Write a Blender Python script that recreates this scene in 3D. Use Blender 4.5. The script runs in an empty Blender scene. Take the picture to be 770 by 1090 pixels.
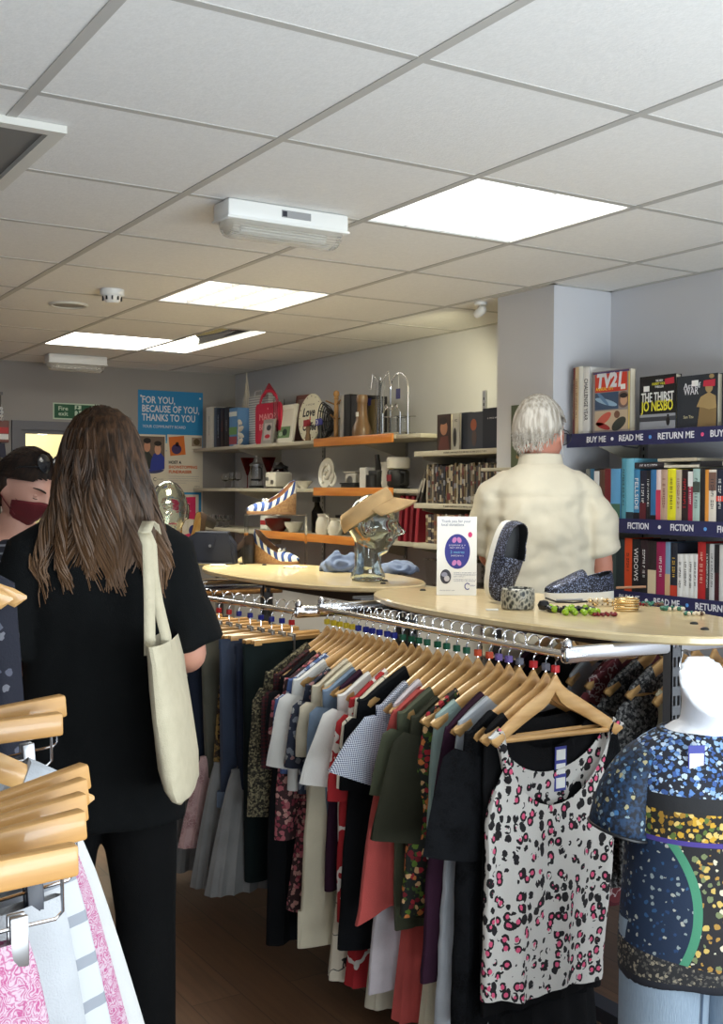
import bpy, bmesh, math, random
from mathutils import Vector, Matrix, noise
from math import sin, cos, pi, radians as R, sqrt, exp
random.seed(7)
S = bpy.context.scene
COL = S.collection

# ------------------------------------------------------------------ camera
FPX = 1194.0
YAW, PITCH, ROLL = 0.5524, -0.0195, 0.0059
EYE = Vector((0, 0, 1.5))
_f = Vector((sin(YAW)*cos(PITCH), cos(YAW)*cos(PITCH), sin(PITCH)))
_r0 = Vector((cos(YAW), -sin(YAW), 0)); _u0 = _r0.cross(_f)
_r = _r0*cos(ROLL) + _u0*sin(ROLL); _u = _u0*cos(ROLL) - _r0*sin(ROLL)
cam_d = bpy.data.cameras.new('camera'); cam = bpy.data.objects.new('camera', cam_d); COL.objects.link(cam)
cam.matrix_world = Matrix(((_r.x, _u.x, -_f.x, EYE.x), (_r.y, _u.y, -_f.y, EYE.y), (_r.z, _u.z, -_f.z, EYE.z), (0, 0, 0, 1)))
cam_d.sensor_fit = 'VERTICAL'; cam_d.sensor_height = 36; cam_d.lens = 36*FPX/1090
cam_d.clip_start = .02
S.camera = cam

def ray(x, y): return _f + _r*((x-385)/FPX) - _u*((y-545)/FPX)
def atX(x, y, X): d = ray(x, y); return EYE + d*(X/d.x)
def atY(x, y, Y): d = ray(x, y); return EYE + d*(Y/d.y)
def atZ(x, y, Z): d = ray(x, y); return EYE + d*((Z-EYE.z)/d.z)
def atD(x, y, D): return EYE + ray(x, y)*D

# ------------------------------------------------------------------ shader helpers
class N:
    """a float/vector socket with arithmetic"""
    def __init__(s, t, sock): s.t, s.k = t, sock
    def _m(s, op, *o, clamp=False):
        n = s.t.nodes.new('ShaderNodeMath'); n.operation = op; n.use_clamp = clamp
        for i, v in enumerate((s,)+o):
            if isinstance(v, N): s.t.links.new(v.k, n.inputs[i])
            else: n.inputs[i].default_value = v
        return N(s.t, n.outputs[0])
    def __add__(s, o): return s._m('ADD', o)
    def __sub__(s, o): return s._m('SUBTRACT', o)
    def __mul__(s, o): return s._m('MULTIPLY', o)
    def lt(s, o): return s._m('LESS_THAN', o)
    def gt(s, o): return s._m('GREATER_THAN', o)
    def absv(s): return s._m('ABSOLUTE')
    def sn(s): return s._m('SINE')
    def frac(s): return s._m('FRACT')
    def mx(s, o): return s._m('MAXIMUM', o)
    def step(s, a, b):
        n = s.t.nodes.new('ShaderNodeMapRange'); n.interpolation_type = 'SMOOTHSTEP'
        s.t.links.new(s.k, n.inputs[0]); n.inputs[1].default_value = a; n.inputs[2].default_value = b
        return N(s.t, n.outputs[0])

class Sh:
    """material being written"""
    def __init__(s, name, rough=.8, metal=0., **kw):
        s.m = bpy.data.materials.new(name); s.m.use_nodes = True; s.t = s.m.node_tree
        s.b = s.t.nodes['Principled BSDF']
        s.b.inputs['Roughness'].default_value = rough; s.b.inputs['Metallic'].default_value = metal
        for k, v in kw.items(): s.b.inputs[k.replace('_', ' ')].default_value = v
        s._co = {}
    def co(s, kind='Object', scale=(1, 1, 1)):
        key = (kind, tuple(scale))
        if key not in s._co:
            tc = s.t.nodes.new('ShaderNodeTexCoord'); mp = s.t.nodes.new('ShaderNodeMapping')
            mp.inputs['Scale'].default_value = scale
            s.t.links.new(tc.outputs[kind], mp.inputs[0]); s._co[key] = mp.outputs[0]
        return s._co[key]
    def xyz(s, kind='Object'):
        n = s.t.nodes.new('ShaderNodeSeparateXYZ'); s.t.links.new(s.co(kind), n.inputs[0])
        return [N(s.t, o) for o in n.outputs]
    def noise(s, scale, detail=2, co=None, out=0, rough=.5):
        n = s.t.nodes.new('ShaderNodeTexNoise'); n.inputs['Scale'].default_value = scale; n.inputs['Detail'].default_value = detail
        n.inputs['Roughness'].default_value = rough
        s.t.links.new(co or s.co(), n.inputs['Vector']); return N(s.t, n.outputs[out])
    def voro(s, scale, feature='F1', co=None, rnd=1.0, out='Distance', warp=0):
        n = s.t.nodes.new('ShaderNodeTexVoronoi'); n.feature = feature; n.inputs['Scale'].default_value = scale
        n.inputs['Randomness'].default_value = rnd
        co = co or s.co()
        if warp:
            w = s.t.nodes.new('ShaderNodeTexNoise'); w.inputs['Scale'].default_value = scale*1.3
            s.t.links.new(co, w.inputs['Vector'])
            v = s.t.nodes.new('ShaderNodeVectorMath'); v.operation = 'MULTIPLY_ADD'
            s.t.links.new(w.outputs['Color'], v.inputs[0]); v.inputs[1].default_value = (warp,)*3; s.t.links.new(co, v.inputs[2]); co = v.outputs[0]
        s.t.links.new(co, n.inputs['Vector'])
        if out == 'Color':
            sp = s.t.nodes.new('ShaderNodeSeparateXYZ'); s.t.links.new(n.outputs['Color'], sp.inputs[0]); return N(s.t, sp.outputs[0])
        return N(s.t, n.outputs[out])
    def mix(s, fac, a, b):
        n = s.t.nodes.new('ShaderNodeMix'); n.data_type = 'RGBA'
        for k, v in ((0, fac), (6, a), (7, b)):
            if isinstance(v, N): s.t.links.new(v.k, n.inputs[k])
            elif k == 0: n.inputs[0].default_value = v
            else: n.inputs[k].default_value = (*v[:3], 1)
        return N(s.t, n.outputs[2])
    def ramp(s, fac, stops, const=False):
        n = s.t.nodes.new('ShaderNodeValToRGB'); cr = n.color_ramp
        if const: cr.interpolation = 'CONSTANT'
        while len(cr.elements) < len(stops): cr.elements.new(.5)
        for e, (p, c) in zip(cr.elements, stops): e.position = p; e.color = (*c[:3], 1)
        s.t.links.new(fac.k, n.inputs[0]); return N(s.t, n.outputs[0])
    def color(s, c):
        if isinstance(c, N): s.t.links.new(c.k, s.b.inputs['Base Color'])
        else: s.b.inputs['Base Color'].default_value = (*c[:3], 1)
        return s
    def link(s, inp, v): s.t.links.new(v.k, s.b.inputs[inp]); return s
    def bump(s, h, strength=.3, dist=.01):
        n = s.t.nodes.new('ShaderNodeBump'); n.inputs['Strength'].default_value = strength; n.inputs['Distance'].default_value = dist
        s.t.links.new(h.k, n.inputs['Height']); s.t.links.new(n.outputs[0], s.b.inputs['Normal']); return s

def srgb(*c):
    c = c[0] if len(c) == 1 else c
    return tuple(((v/255/12.92) if v/255 <= .04045 else ((v/255+.055)/1.055)**2.4) for v in c)
_mc = {}
def plain(name, c, rough=.6, metal=0., **kw):
    k = (name, tuple(c), rough, metal)
    if k not in _mc: _mc[k] = Sh(name, rough, metal, **kw).color(c).m
    return _mc[k]
def fabric(name, c, var=.12, rough=.9, weave=1.0):
    """plain cloth: slight tone variation and a fine weave"""
    k = ('fab', name, tuple(c))
    if k in _mc: return _mc[k]
    s = Sh(name, rough); s.b.inputs['Sheen Weight'].default_value = .08 if max(c) > .06 else 0; s.b.inputs['Specular IOR Level'].default_value = .5 if max(c) > .06 else .2
    n = s.noise(9, 4)
    s.color(s.mix(n.step(.3, .7), [v*(1-var) for v in c], [min(1, v*(1+var)) for v in c]))
    s.bump(s.noise(420, 1)*.4*weave + s.noise(14, 3), .35, .006)
    _mc[k] = s.m; return s.m
def emit(name, c, st):
    m = bpy.data.materials.new(name); m.use_nodes = True; t = m.node_tree
    b = t.nodes['Principled BSDF']; b.inputs['Base Color'].default_value = (*c, 1)
    b.inputs['Emission Color'].default_value = (*c, 1); b.inputs['Emission Strength'].default_value = st
    return m

# ------------------------------------------------------------------ mesh helpers
class MB:
    def __init__(s): s.v = []; s.f = []
    def add(s, vs, fs):
        o = len(s.v); s.v += [Vector(v) for v in vs]; s.f += [tuple(i+o for i in f) for f in fs]; return s
    def box(s, a, b, bev=0):
        (x0, y0, z0), (x1, y1, z1) = [(min(p, q)) for p, q in zip(a, b)], [(max(p, q)) for p, q in zip(a, b)]
        if bev:
            bm = bmesh.new(); bmesh.ops.create_cube(bm, size=1)
            for v in bm.verts: v.co = Vector(((x0+x1)/2+v.co.x*(x1-x0), (y0+y1)/2+v.co.y*(y1-y0), (z0+z1)/2+v.co.z*(z1-z0)))
            bmesh.ops.bevel(bm, geom=bm.edges[:], offset=min(bev, .49*min(x1-x0, y1-y0, z1-z0)), segments=2, affect='EDGES', profile=.5)
            bm.verts.index_update(); s.add([v.co for v in bm.verts], [[v.index for v in f.verts] for f in bm.faces]); bm.free(); return s
        return s.add([(x0,y0,z0),(x1,y0,z0),(x1,y1,z0),(x0,y1,z0),(x0,y0,z1),(x1,y0,z1),(x1,y1,z1),(x0,y1,z1)],
                     [(0,3,2,1),(4,5,6,7),(0,1,5,4),(1,2,6,5),(2,3,7,6),(3,0,4,7)])
    def loft(s, rings, cap0=True, cap1=True, closed=True):
        n = len(rings[0]); o = []; fs = []
        for r in rings: o += list(r)
        for i in range(len(rings)-1):
            for j in range(n if closed else n-1):
                k = (j+1) % n; fs.append((i*n+j, i*n+k, (i+1)*n+k, (i+1)*n+j))
        if cap0: fs.append(tuple(range(n-1, -1, -1)))
        if cap1: fs.append(tuple(range((len(rings)-1)*n, len(rings)*n)))
        return s.add(o, fs)
    def tube(s, pts, r, n=8, cap=True, flat=None):
        """sweep; r scalar or list"""
        pts = [Vector(p) for p in pts]; m = len(pts); rs = r if isinstance(r, (list, tuple)) else [r]*m
        t0 = (pts[1]-pts[0]).normalized(); up = Vector((0, 0, 1)) if abs(t0.z) < .9 else Vector((1, 0, 0))
        a = t0.cross(up).normalized(); rings = []
        for i, p in enumerate(pts):
            t = (pts[min(i+1, m-1)]-pts[max(i-1, 0)]).normalized()
            a = (a - t*a.dot(t)).normalized(); b = t.cross(a)
            fl = flat or 1
            rings.append([p + a*(rs[i]*cos(2*pi*k/n)) + b*(rs[i]*fl*sin(2*pi*k/n)) for k in range(n)])
        return s.loft(rings, cap, cap)
    def lathe(s, prof, n=24, c=(0, 0, 0), cap0=True, cap1=True, ax='z'):
        c = Vector(c); rings = []
        for r, z in prof:
            rr = []
            for k in range(n):
                a = 2*pi*k/n
                v = Vector((r*cos(a), r*sin(a), z))
                if ax == 'y': v = Vector((r*cos(a), z, -r*sin(a)))
                if ax == 'x': v = Vector((z, r*cos(a), r*sin(a)))
                rr.append(c+v)
            rings.append(rr)
        return s.loft(rings, cap0, cap1)
    def prism(s, outline, y0, y1, ax='y'):
        """outline of (x,z) extruded along y (or along x with (y,z), or z with (x,y))"""
        def V(p, d): return (p[0], d, p[1]) if ax == 'y' else ((d, p[0], p[1]) if ax == 'x' else (p[0], p[1], d))
        return s.loft([[V(p, y0) for p in outline], [V(p, y1) for p in outline]])
    def quad(s, a, b, c, d): return s.add([a, b, c, d], [(0, 1, 2, 3)])
    def xf(s, M): s.v = [M @ v for v in s.v]; return s
    def merge(s, o): return s.add(o.v, o.f)
    def mesh(s, name, mat=None, smooth=True, fix=True):
        me = bpy.data.meshes.new(name); me.from_pydata([tuple(v) for v in s.v], [], s.f)
        if fix:
            bm = bmesh.new(); bm.from_mesh(me); bmesh.ops.recalc_face_normals(bm, faces=bm.faces[:]); bm.to_mesh(me); bm.free()
        if smooth:
            me.polygons.foreach_set('use_smooth', [True]*len(me.polygons)); me.set_sharp_from_angle(angle=R(38))
        if mat is not None:
            for m in (mat if isinstance(mat, (list, tuple)) else [mat]): me.materials.append(m)
        me.update(); return me

def link(name, data, parent=None, M=None):
    o = bpy.data.objects.new(name, data); COL.objects.link(o)
    if parent is not None: o.parent = parent
    if M is not None: o.matrix_local = M
    return o
def tag(o, label, cat, group=None):
    o['label'] = label; o['category'] = cat
    if group: o['group'] = group
    return o
def thing(name, label, cat, loc=(0, 0, 0), rz=0., group=None, M=None):
    o = bpy.data.objects.new(name, None); COL.objects.link(o); o.empty_display_size = .05
    o.matrix_world = M if M is not None else Matrix.Translation(loc) @ Matrix.Rotation(rz, 4, 'Z')
    return tag(o, label, cat, group)
def part(name, mb, mat, parent=None, smooth=True, M=None, label=None):
    o = link(name, mb if isinstance(mb, bpy.types.Mesh) else mb.mesh(name, mat, smooth), parent, M)
    if label: o['label'] = label
    return o
def solo(name, mb, mat, label, cat, M=None, group=None, smooth=True):
    """a thing that is one mesh"""
    return tag(part(name, mb, mat, None, smooth, M), label, cat, group)
def struct(name, mb, mat, smooth=False, parent=None):
    o = part(name, mb, mat, parent, smooth)
    if parent is None: o['kind'] = 'structure'
    return o
def sub(o, lv=1, rl=None):
    m = o.modifiers.new('smooth', 'SUBSURF'); m.levels = lv; m.render_levels = rl or lv; return o
def frame(loc, x, y):
    x = Vector(x).normalized(); y = Vector(y).normalized(); z = x.cross(y)
    return Matrix(((x.x, y.x, z.x, loc[0]), (x.y, y.y, z.y, loc[1]), (x.z, y.z, z.z, loc[2]), (0, 0, 0, 1)))
def T(x=0, y=0, z=0): return Matrix.Translation((x, y, z))
def RX(a): return Matrix.Rotation(a, 4, 'X')
def RY(a): return Matrix.Rotation(a, 4, 'Y')
def RZ(a): return Matrix.Rotation(a, 4, 'Z')
WX = lambda p: frame(p, (0, -1, 0), (0, 0, 1))      # a sheet that faces -X
WY = lambda p: frame(p, (1, 0, 0), (0, 0, 1))       # a sheet that faces -Y
def text(s, size, mat, parent, M, name='lettering', align='CENTER', bold=0., ex=.0004, fit=None, spacing=1.0, shear=0):
    cu = bpy.data.curves.new('t', 'FONT'); cu.body = s; cu.size = size; cu.align_x = align; cu.align_y = 'CENTER'
    cu.extrude = ex; cu.offset = bold; cu.resolution_u = 2; cu.space_character = spacing; cu.shear = shear
    o = bpy.data.objects.new('t', cu); COL.objects.link(o)
    me = bpy.data.meshes.new_from_object(o.evaluated_get(bpy.context.evaluated_depsgraph_get()))
    bpy.data.objects.remove(o); bpy.data.curves.remove(cu)
    if fit and len(me.vertices):
        xs = [v.co.x for v in me.vertices]; w = max(xs)-min(xs)
        if w > 0: me.transform(Matrix.Diagonal((fit/w, 1, 1, 1)))
    me.materials.clear(); me.materials.append(mat); me.name = name
    return link(name, me, parent, M)
def bake(o, name=None):
    """apply an object's modifiers to its mesh data"""
    dg = bpy.context.evaluated_depsgraph_get()
    me = bpy.data.meshes.new_from_object(o.evaluated_get(dg)); o.modifiers.clear(); o.data = me
    return o
def rnd(a, b): return random.uniform(a, b)
# ------------------------------------------------------------------ shared materials
C = 2.353
TX = lambda i: (i+1.1167)*.6
TY = lambda j: (j+4.078)*.6
M_white = plain('white_plastic', srgb(232, 232, 228), .4)
M_wpaint = plain('white_metal', srgb(214, 212, 204), .45)
M_shelf = plain('cream_metal', srgb(178, 172, 156), .5)
M_black = plain('black_plastic', (.012, .012, .014), .45)
M_chrome = plain('chrome', (.78, .78, .8), .13, 1.)
M_steel = plain('dull_steel', (.42, .42, .43), .35, 1.)
M_post = plain('grey_post', srgb(104, 106, 110), .45, .2)
M_navy = plain('navy_strip', srgb(38, 40, 84), .5)
M_paper = plain('white_paper', srgb(238, 238, 234), .7)
M_ink = plain('dark_ink', (.02, .02, .03), .7)
M_lett = plain('white_ink', srgb(225, 225, 230), .6)
M_skin = Sh('skin', .5).color(srgb(206, 150, 128)); M_skin.b.inputs['Subsurface Weight'].default_value = .12
M_skin.b.inputs['Subsurface Radius'].default_value = (.01, .004, .002); M_skin = M_skin.m

def wood(name, c1, c2, sc=(60, 60, 4), rough=.42, coat=.25):
    s = Sh(name, rough); co = s.co('Object', sc)
    n = s.noise(1.0, 4, co); s.color(s.ramp(n, [(.3, c1), (.7, c2)])); s.b.inputs['Coat Weight'].default_value = coat
    return s.m
M_hang = wood('hanger_wood', srgb(196, 148, 88), srgb(222, 178, 118), (5, 60, 60))
M_hang2 = wood('clamp_wood', srgb(176, 128, 70), srgb(200, 154, 92), (5, 60, 60))
M_top = wood('maple_board', srgb(208, 186, 140), srgb(222, 202, 160), (40, 5, 40), .3, .4)
M_pine = wood('varnished_pine', srgb(196, 112, 40), srgb(224, 148, 70), (50, 4, 40), .4)
M_mugtree = wood('dark_wood', srgb(120, 84, 46), srgb(150, 108, 62), (30, 30, 6))
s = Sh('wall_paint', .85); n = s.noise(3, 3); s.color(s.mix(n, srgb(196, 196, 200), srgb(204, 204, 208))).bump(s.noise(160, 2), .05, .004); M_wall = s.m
s = Sh('wall_paint_dimmed', .85); n = s.noise(3, 3); s.color(s.mix(n, srgb(150, 146, 142), srgb(158, 154, 150))).bump(s.noise(160, 2), .05, .004); M_wall_dimmed = s.m  # darker copy of the wall paint: the end wall's dimness is put into the colour
s = Sh('ceiling_tile', .95)
n = s.noise(75, 6, rough=.7); v = s.voro(120)
s.color(s.mix(n.step(.3, .75), srgb(228, 227, 224), srgb(236, 235, 232))).bump(n + v*.5, .14, .004); M_tile = s.m
M_grid = plain('ceiling_grid', srgb(184, 182, 177), .5)
s = Sh('floor_laminate', .38)
co = s.co('Object', (1, 1, 1)); br = s.t.nodes.new('ShaderNodeTexBrick')
mp = s.t.nodes.new('ShaderNodeMapping'); mp.inputs['Rotation'].default_value = (0, 0, pi/2); s.t.links.new(s.co(), mp.inputs[0])
s.t.links.new(mp.outputs[0], br.inputs['Vector']); br.inputs['Scale'].default_value = 1; br.inputs['Brick Width'].default_value = 1.2; br.inputs['Row Height'].default_value = .16
br.inputs['Mortar Size'].default_value = .0015
for k, c in (('Color1', srgb(122, 90, 66)), ('Color2', srgb(104, 74, 52)), ('Mortar', srgb(56, 38, 26))): br.inputs[k].default_value = (*c, 1)
gr = s.noise(1, 5, s.co('Object', (60, 3, 1)))
s.color(s.mix(gr.step(.35, .75)*.5, N(s.t, br.outputs[0]), srgb(84, 58, 40))); M_floor = s.m

# ------------------------------------------------------------------ room shell
XL, XR, XF, YF, YE = -2.2, 3.43, 3.6, -1.3, 7.65
struct('floor', MB().box((XL-.1, YF-.1, -.1), (XF+.1, 9.4, 0)), M_floor)
mb = MB().box((XL-.1, YE+.1, C), (XF+.1, 9.5, C+.05)); holes = {(2, 0), (2, 3), (2, 6)}
zt = C+.0012
for i in range(-6, 6):
    for j in range(-10, 9):
        x0, x1, y0, y1 = max(TX(i), XL), min(TX(i+1), XF), max(TY(j), YF), min(TY(j+1), YE)
        if x1 <= x0 or y1 <= y0 or (i, j) in holes: continue
        if i == 3 and j in (5, 6): x0 = TX(3.47)
        mb.box((x0, y0, zt), (x1, y1, zt+.012))
struct('ceiling', mb, M_tile)
mb = MB()
for i in range(-5, 6):
    x = TX(i)
    if XL < x < XF: mb.box((x-.012, YF, C-.0015), (x+.012, YE, C+.02))
for j in range(-9, 9):
    y = TY(j)
    if YF < y < YE:
        for i in range(-6, 6):
            x0, x1 = max(TX(i)+.012, XL), min(TX(i+1)-.012, XF)
            if x1 <= x0 or (i == 3 and j == 6): continue
            mb.box((x0, y-.011, C-.0005), (x1, y+.011, C+.02))
mb.box((XL, YE-.022, C-.002), (XF, YE, C+.01)).box((XF-.022, 3.91, C-.002), (XF, YE, C+.01)).box((XR-.022, YF, C-.002), (XR, 3.54, C+.01))
mb.box((3.11-.02, 3.52, C-.002), (XR, 3.54, C+.01)).box((3.09, 3.52, C-.002), (3.11, 3.93, C+.01))
struct('trim_1', mb, M_grid)
struct('wall_right', MB().box((XR, YF, 0), (XR+.3, 3.60, C+.02)).box((XF, 3.60, 0), (XF+.13, YE+.1, C+.02)), M_wall)
struct('wall_pillar', MB().box((3.11, 3.54, 0), (XF+.05, 3.91, C+.02)), M_wall)
DX0, DX1, DZ = 1.95, 2.80, 1.955
struct('wall_end', MB().box((XL, YE, 0), (DX0, YE+.1, C+.02)).box((DX1, YE, 0), (XF, YE+.1, C+.02)).box((DX0, YE, DZ), (DX1, YE+.1, C+.02)), M_wall_dimmed)
struct('wall_left', MB().box((XL-.1, YF, 0), (XL, YE, C+.02)), M_wall)
# shop front behind the camera, glazed from knee height
wx = (-1.9, -.2, 1.5, 3.2)
mb = MB().box((XL, YF-.1, 0), (XR, YF, .35)).box((XL, YF-.1, 2.2), (XR, YF, C+.02)).box((XL, YF-.1, .35), (wx[0], YF, 2.2)).box((wx[3], YF-.1, .35), (XR, YF, 2.2))
struct('wall_front', mb, M_wall)
mb = MB()
for x in wx: mb.box((x-.03, YF-.09, .35), (x+.03, YF-.02, 2.2))
mb.box((wx[0], YF-.09, .35), (wx[3], YF-.02, .41)).box((wx[0], YF-.09, 2.14), (wx[3], YF-.02, 2.2))
struct('window_1', mb, M_post)
bb = MB().box((XL, YE-.014, 0), (DX0-.06, YE, .1)).box((DX1+.06, YE-.014, 0), (XF, YE, .1))
struct('baseboard_end', bb, M_wpaint)
struct('baseboard_right', MB().box((XR-.014, YF, 0), (XR, 3.54, .1)).box((XF-.014, 3.91, 0), (XF, YE, .1)), M_wpaint)

# end-wall door with a glazed upper panel and the lit room behind it
M_dgrey = plain('grey_door_paint', srgb(98, 98, 104), .5)
mb = MB()
mb.box((DX0, YE-.02, 0), (DX0+.06, YE+.09, DZ)).box((DX1-.06, YE-.02, 0), (DX1, YE+.09, DZ)).box((DX0+.06, YE-.02, DZ-.06), (DX1-.06, YE+.09, DZ))
door = struct('door_1', mb, M_dgrey)
dl = MB(); a, b = DX0+.06, DX1-.06
dl.box((a, YE, .01), (a+.035, YE+.045, DZ-.06)).box((b-.2, YE, .01), (b, YE+.045, DZ-.06)).box((a+.035, YE, DZ-.085), (b-.2, YE+.045, DZ-.06)).box((a+.035, YE, .01), (b-.2, YE+.045, 1.0))
part('door_leaf', dl, M_dgrey, door, False)
M_pane = Sh('pane_glass', .02); M_pane.b.inputs['Transmission Weight'].default_value = 1; M_pane.b.inputs['IOR'].default_value = 1.02; M_pane = M_pane.m
part('door_pane', MB().box((a+.035, YE+.02, 1.0), (b-.2, YE+.024, DZ-.085)), M_pane, door, False)
part('door_handle', MB().tube([(b-.06, YE-.05, 1.02), (b-.16, YE-.05, 1.02)], .01).tube([(b-.06, YE, 1.02), (b-.06, YE-.05, 1.02)], .009), M_steel, door)
M_cor = plain('back_room_paint', srgb(226, 214, 170), .8)
struct('wall_back_room', MB().box((.8, 9.2, 0), (XF, 9.3, C)).box((.7, YE+.1, 0), (.8, 9.3, C)), M_cor)
mb = MB().box((2.0, 9.05, 1.62), (2.35, 9.2, 1.9)).box((2.02, 9.0, 1.5), (2.3, 9.2, 1.56))
solo('wall_cupboard', MB().box((1.98, 8.85, 1.45), (2.32, 9.2, 1.92), .01).box((2.0, 8.835, 1.47), (2.3, 8.85, 1.9), .005), M_wpaint, 'pale wall cupboard in the lit room seen through the glazed door', 'cupboard')

# ------------------------------------------------------------------ ceiling fittings
M_tube = emit('lit_panel', (1.0, .98, .93), 9.0)
M_tube2 = emit('lit_panel_warm', (1.0, .96, .86), 9.0)
def troffer(i, j, label, mat, louvre=False):
    t = thing('ceiling_light', label, 'light', ((TX(i)+TX(i+1))/2, (TY(j)+TY(j+1))/2, C), group=None)
    h = .286
    mb = MB()
    for sx in (-1, 1):
        mb.box((sx*h, -h, .0), (sx*(h+.012), h, .09)).box((-h, sx*h, 0), (h, sx*(h+.012), .09))
    mb.box((-h, -h, .085), (h, h, .092))
    part('housing', mb, M_white, t, False)
    part('diffuser', MB().box((-h+.002, -h+.002, .030 if louvre else .006), (h-.002, h-.002, .036 if louvre else .012)), mat, t, False)
    if louvre:
        lv = MB()
        for k in range(1, 4):
            x = -h+2*h*k/4
            lv.add([(x-.016, -h, .026), (x+.016, -h, .026), (x, -h, -.001), (x-.016, h, .026), (x+.016, h, .026), (x, h, -.001)], [(0, 1, 2), (5, 4, 3), (0, 3, 4, 1), (1, 4, 5, 2), (2, 5, 3, 0)])
        for k in range(0, 9):
            y = -h+.01+2*(h-.01)*k/8
            lv.add([(-h, y-.012, .026), (-h, y+.012, .026), (-h, y, .002), (h, y-.012, .026), (h, y+.012, .026), (h, y, .002)], [(0, 1, 2), (5, 4, 3), (0, 3, 4, 1), (1, 4, 5, 2), (2, 5, 3, 0)])
        part('louvre', lv, plain('louvre_white', (.9, .9, .88), .25), t, False)
    return t
troffer(2, 0, 'large lit square ceiling light with white louvre, nearest the camera', M_tube, True)
troffer(2, 3, 'lit square ceiling light panel in the middle of the row', M_tube2, True)
troffer(2, 6, 'lit square ceiling light panel farthest off, by the end wall', M_tube2)
# long fitting with a mirrored reflector, lit at its far end only
x0, x1, y0, y1 = TX(3)+.012, TX(3.47), TY(5)+.012, TY(7)-.06
t = thing('ceiling_light', 'long ceiling light with mirrored reflector and lit far end', 'light', ((x0+x1)/2, (y0+y1)/2, C))
hx, hy = (x1-x0)/2, (y1-y0)/2
part('housing', MB().box((-hx, -hy, .12), (hx, hy, .13)).box((-hx, -hy, 0), (-hx+.006, hy, .12)).box((hx-.006, -hy, 0), (hx, hy, .12)).box((-hx, -hy, 0), (hx, -hy+.01, .12)).box((-hx, hy-.01, 0), (hx, hy, .12)), M_white, t, False)
part('edge_strip', MB().box((hx-.05, -hy+.01, -.002), (hx, hy-.01, .004)), emit('glowing_frame_strip', (1, .96, .86), 3.0), t, False)  # white frame strip, no lamp: its brightness is put in as emission
part('lit_end', MB().box((-hx+.006, hy-.20, .004), (hx-.05, hy-.01, .010)), M_tube2, t, False)
rf = MB(); rg = []
for k in range(9):
    a = pi*k/8; rg.append((-(hx-.03)*cos(a)-.022, .012+.085*sin(a)))
rf.loft([[(x, -hy+.012, z) for x, z in rg], [(x, hy-.20, z) for x, z in rg]], False, False, closed=False)
part('reflector', rf, plain('mirror_reflector', (.8, .8, .78), .06, 1.), t)

def bulkhead(p, length, label, lit=False):
    t = thing('emergency_light', label, 'light', p)
    L = length/2
    part('body', MB().box((-L, -.055, -.052), (L, .055, 0), .008), M_white, t)
    prof = []
    for q in range(33):
        a = pi*q/32; rb_ = 1+.05*(q % 2); prof.append((-.052*cos(a)*rb_, -.054-.048*abs(sin(a))**.7*rb_))
    rings = []
    n = 26
    for k in range(n+1):
        u = -1+2*k/n; e = sqrt(max(0, 1-max(0, (abs(u)-.86)/.14)**2*.75)); rib = 1
        rings.append([(u*(L-.006), y*e, -.054+(z+.054)*e*rib) for y, z in prof])
    s = Sh('ribbed_cover', .12); s.color((.90, .88, .82)); s.b.inputs['Transmission Weight'].default_value = .8; s.b.inputs['IOR'].default_value = 1.3
    part('ribbed_cover', MB().loft(rings), s.m, t)
    part('inner_tube', MB().tube([(-L+.06, 0, -.075), (L-.06, 0, -.075)], .009), M_white, t)
    part('rim', MB().box((-L-.003, -.058, -.058), (L+.003, .058, -.05), .003), M_white, t)
    return t
e = bulkhead((1.595, 3.06, C), .41, 'white emergency light with ribbed clear cover, the larger one near the camera')
part('rating_label', MB().box((-.03, -.0562, -.036), (.07, -.0552, -.014)), plain('label_grey', srgb(150, 150, 150), .6), e, False)
part('label_mark', MB().box((-.027, -.0568, -.033), (-.012, -.0562, -.017)), M_ink, e, False)
bulkhead((2.225, 7.12, C), .38, 'white emergency light far off above the fire exit sign')
t = thing('smoke_detector', 'white round smoke detector on the ceiling', 'smoke detector', (1.62, 4.68, C))
part('base', MB().lathe([(.052, 0), (.052, -.02), (.048, -.026)]), M_white, t)
part('sensor', MB().lathe([(.042, -.026), (.036, -.044), (.03, -.05), (.026, -.056), (.0, -.058)]), M_white, t)
mb = MB()
for k in range(10):
    a = 2*pi*k/10; mb.box((-.003, -.003, -.046), (.003, .003, -.03)); M = RZ(a) @ T(.0405, 0, 0)
    mb.v[-8:] = [M @ v for v in mb.v[-8:]]
part('slot', mb, M_black, t, False)
t = thing('ceiling_speaker', 'flat round ceiling speaker beyond the smoke detector', 'speaker', (1.577, 5.158, C))
part('grille', MB().lathe([(.075, 0), (.072, -.004), (.0, -.006)], 32), plain('speaker_grey', srgb(150, 146, 138), .7), t)
part('rim', MB().lathe([(.09, 0), (.09, -.006), (.084, -.01), (.075, -.008), (.075, 0)], 32, cap0=False, cap1=False), M_wpaint, t)
t = thing('ceiling_vent', 'grey ceiling vent panel in a white frame at the top left', 'vent', (.5, 2.93, C))
mb = MB(); h = .3
for sx in (-1, 1): mb.box((sx*h, -h, -.018), (sx*(h-.035), h, 0)).box((-h+.035, sx*h, -.018), (h-.035, sx*(h-.035), 0))
part('frame', mb, M_wpaint, t, False)
part('panel', MB().box((-h+.035, -h+.035, -.004), (h-.035, h-.035, 0)), plain('vent_grey', srgb(120, 118, 114), .8), t, False)

# small spotlight by the pillar that washes the far wall
t = thing('ceiling_spotlight', 'small white ceiling spotlight by the pillar, aimed along the far wall', 'light', (3.13, 4.06, C))
part('mount', MB().lathe([(.03, 0), (.03, -.012), (.008, -.016), (.008, -.04), (0, -.04)], 18), M_white, t)
part('lamp_head', MB().lathe([(.018, -.02), (.021, 0), (.02, .03), (.010, .042), (0, .043)], 20, cap0=False).xf(T(0, .01, -.045) @ RX(R(68))), M_white, t)
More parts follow.
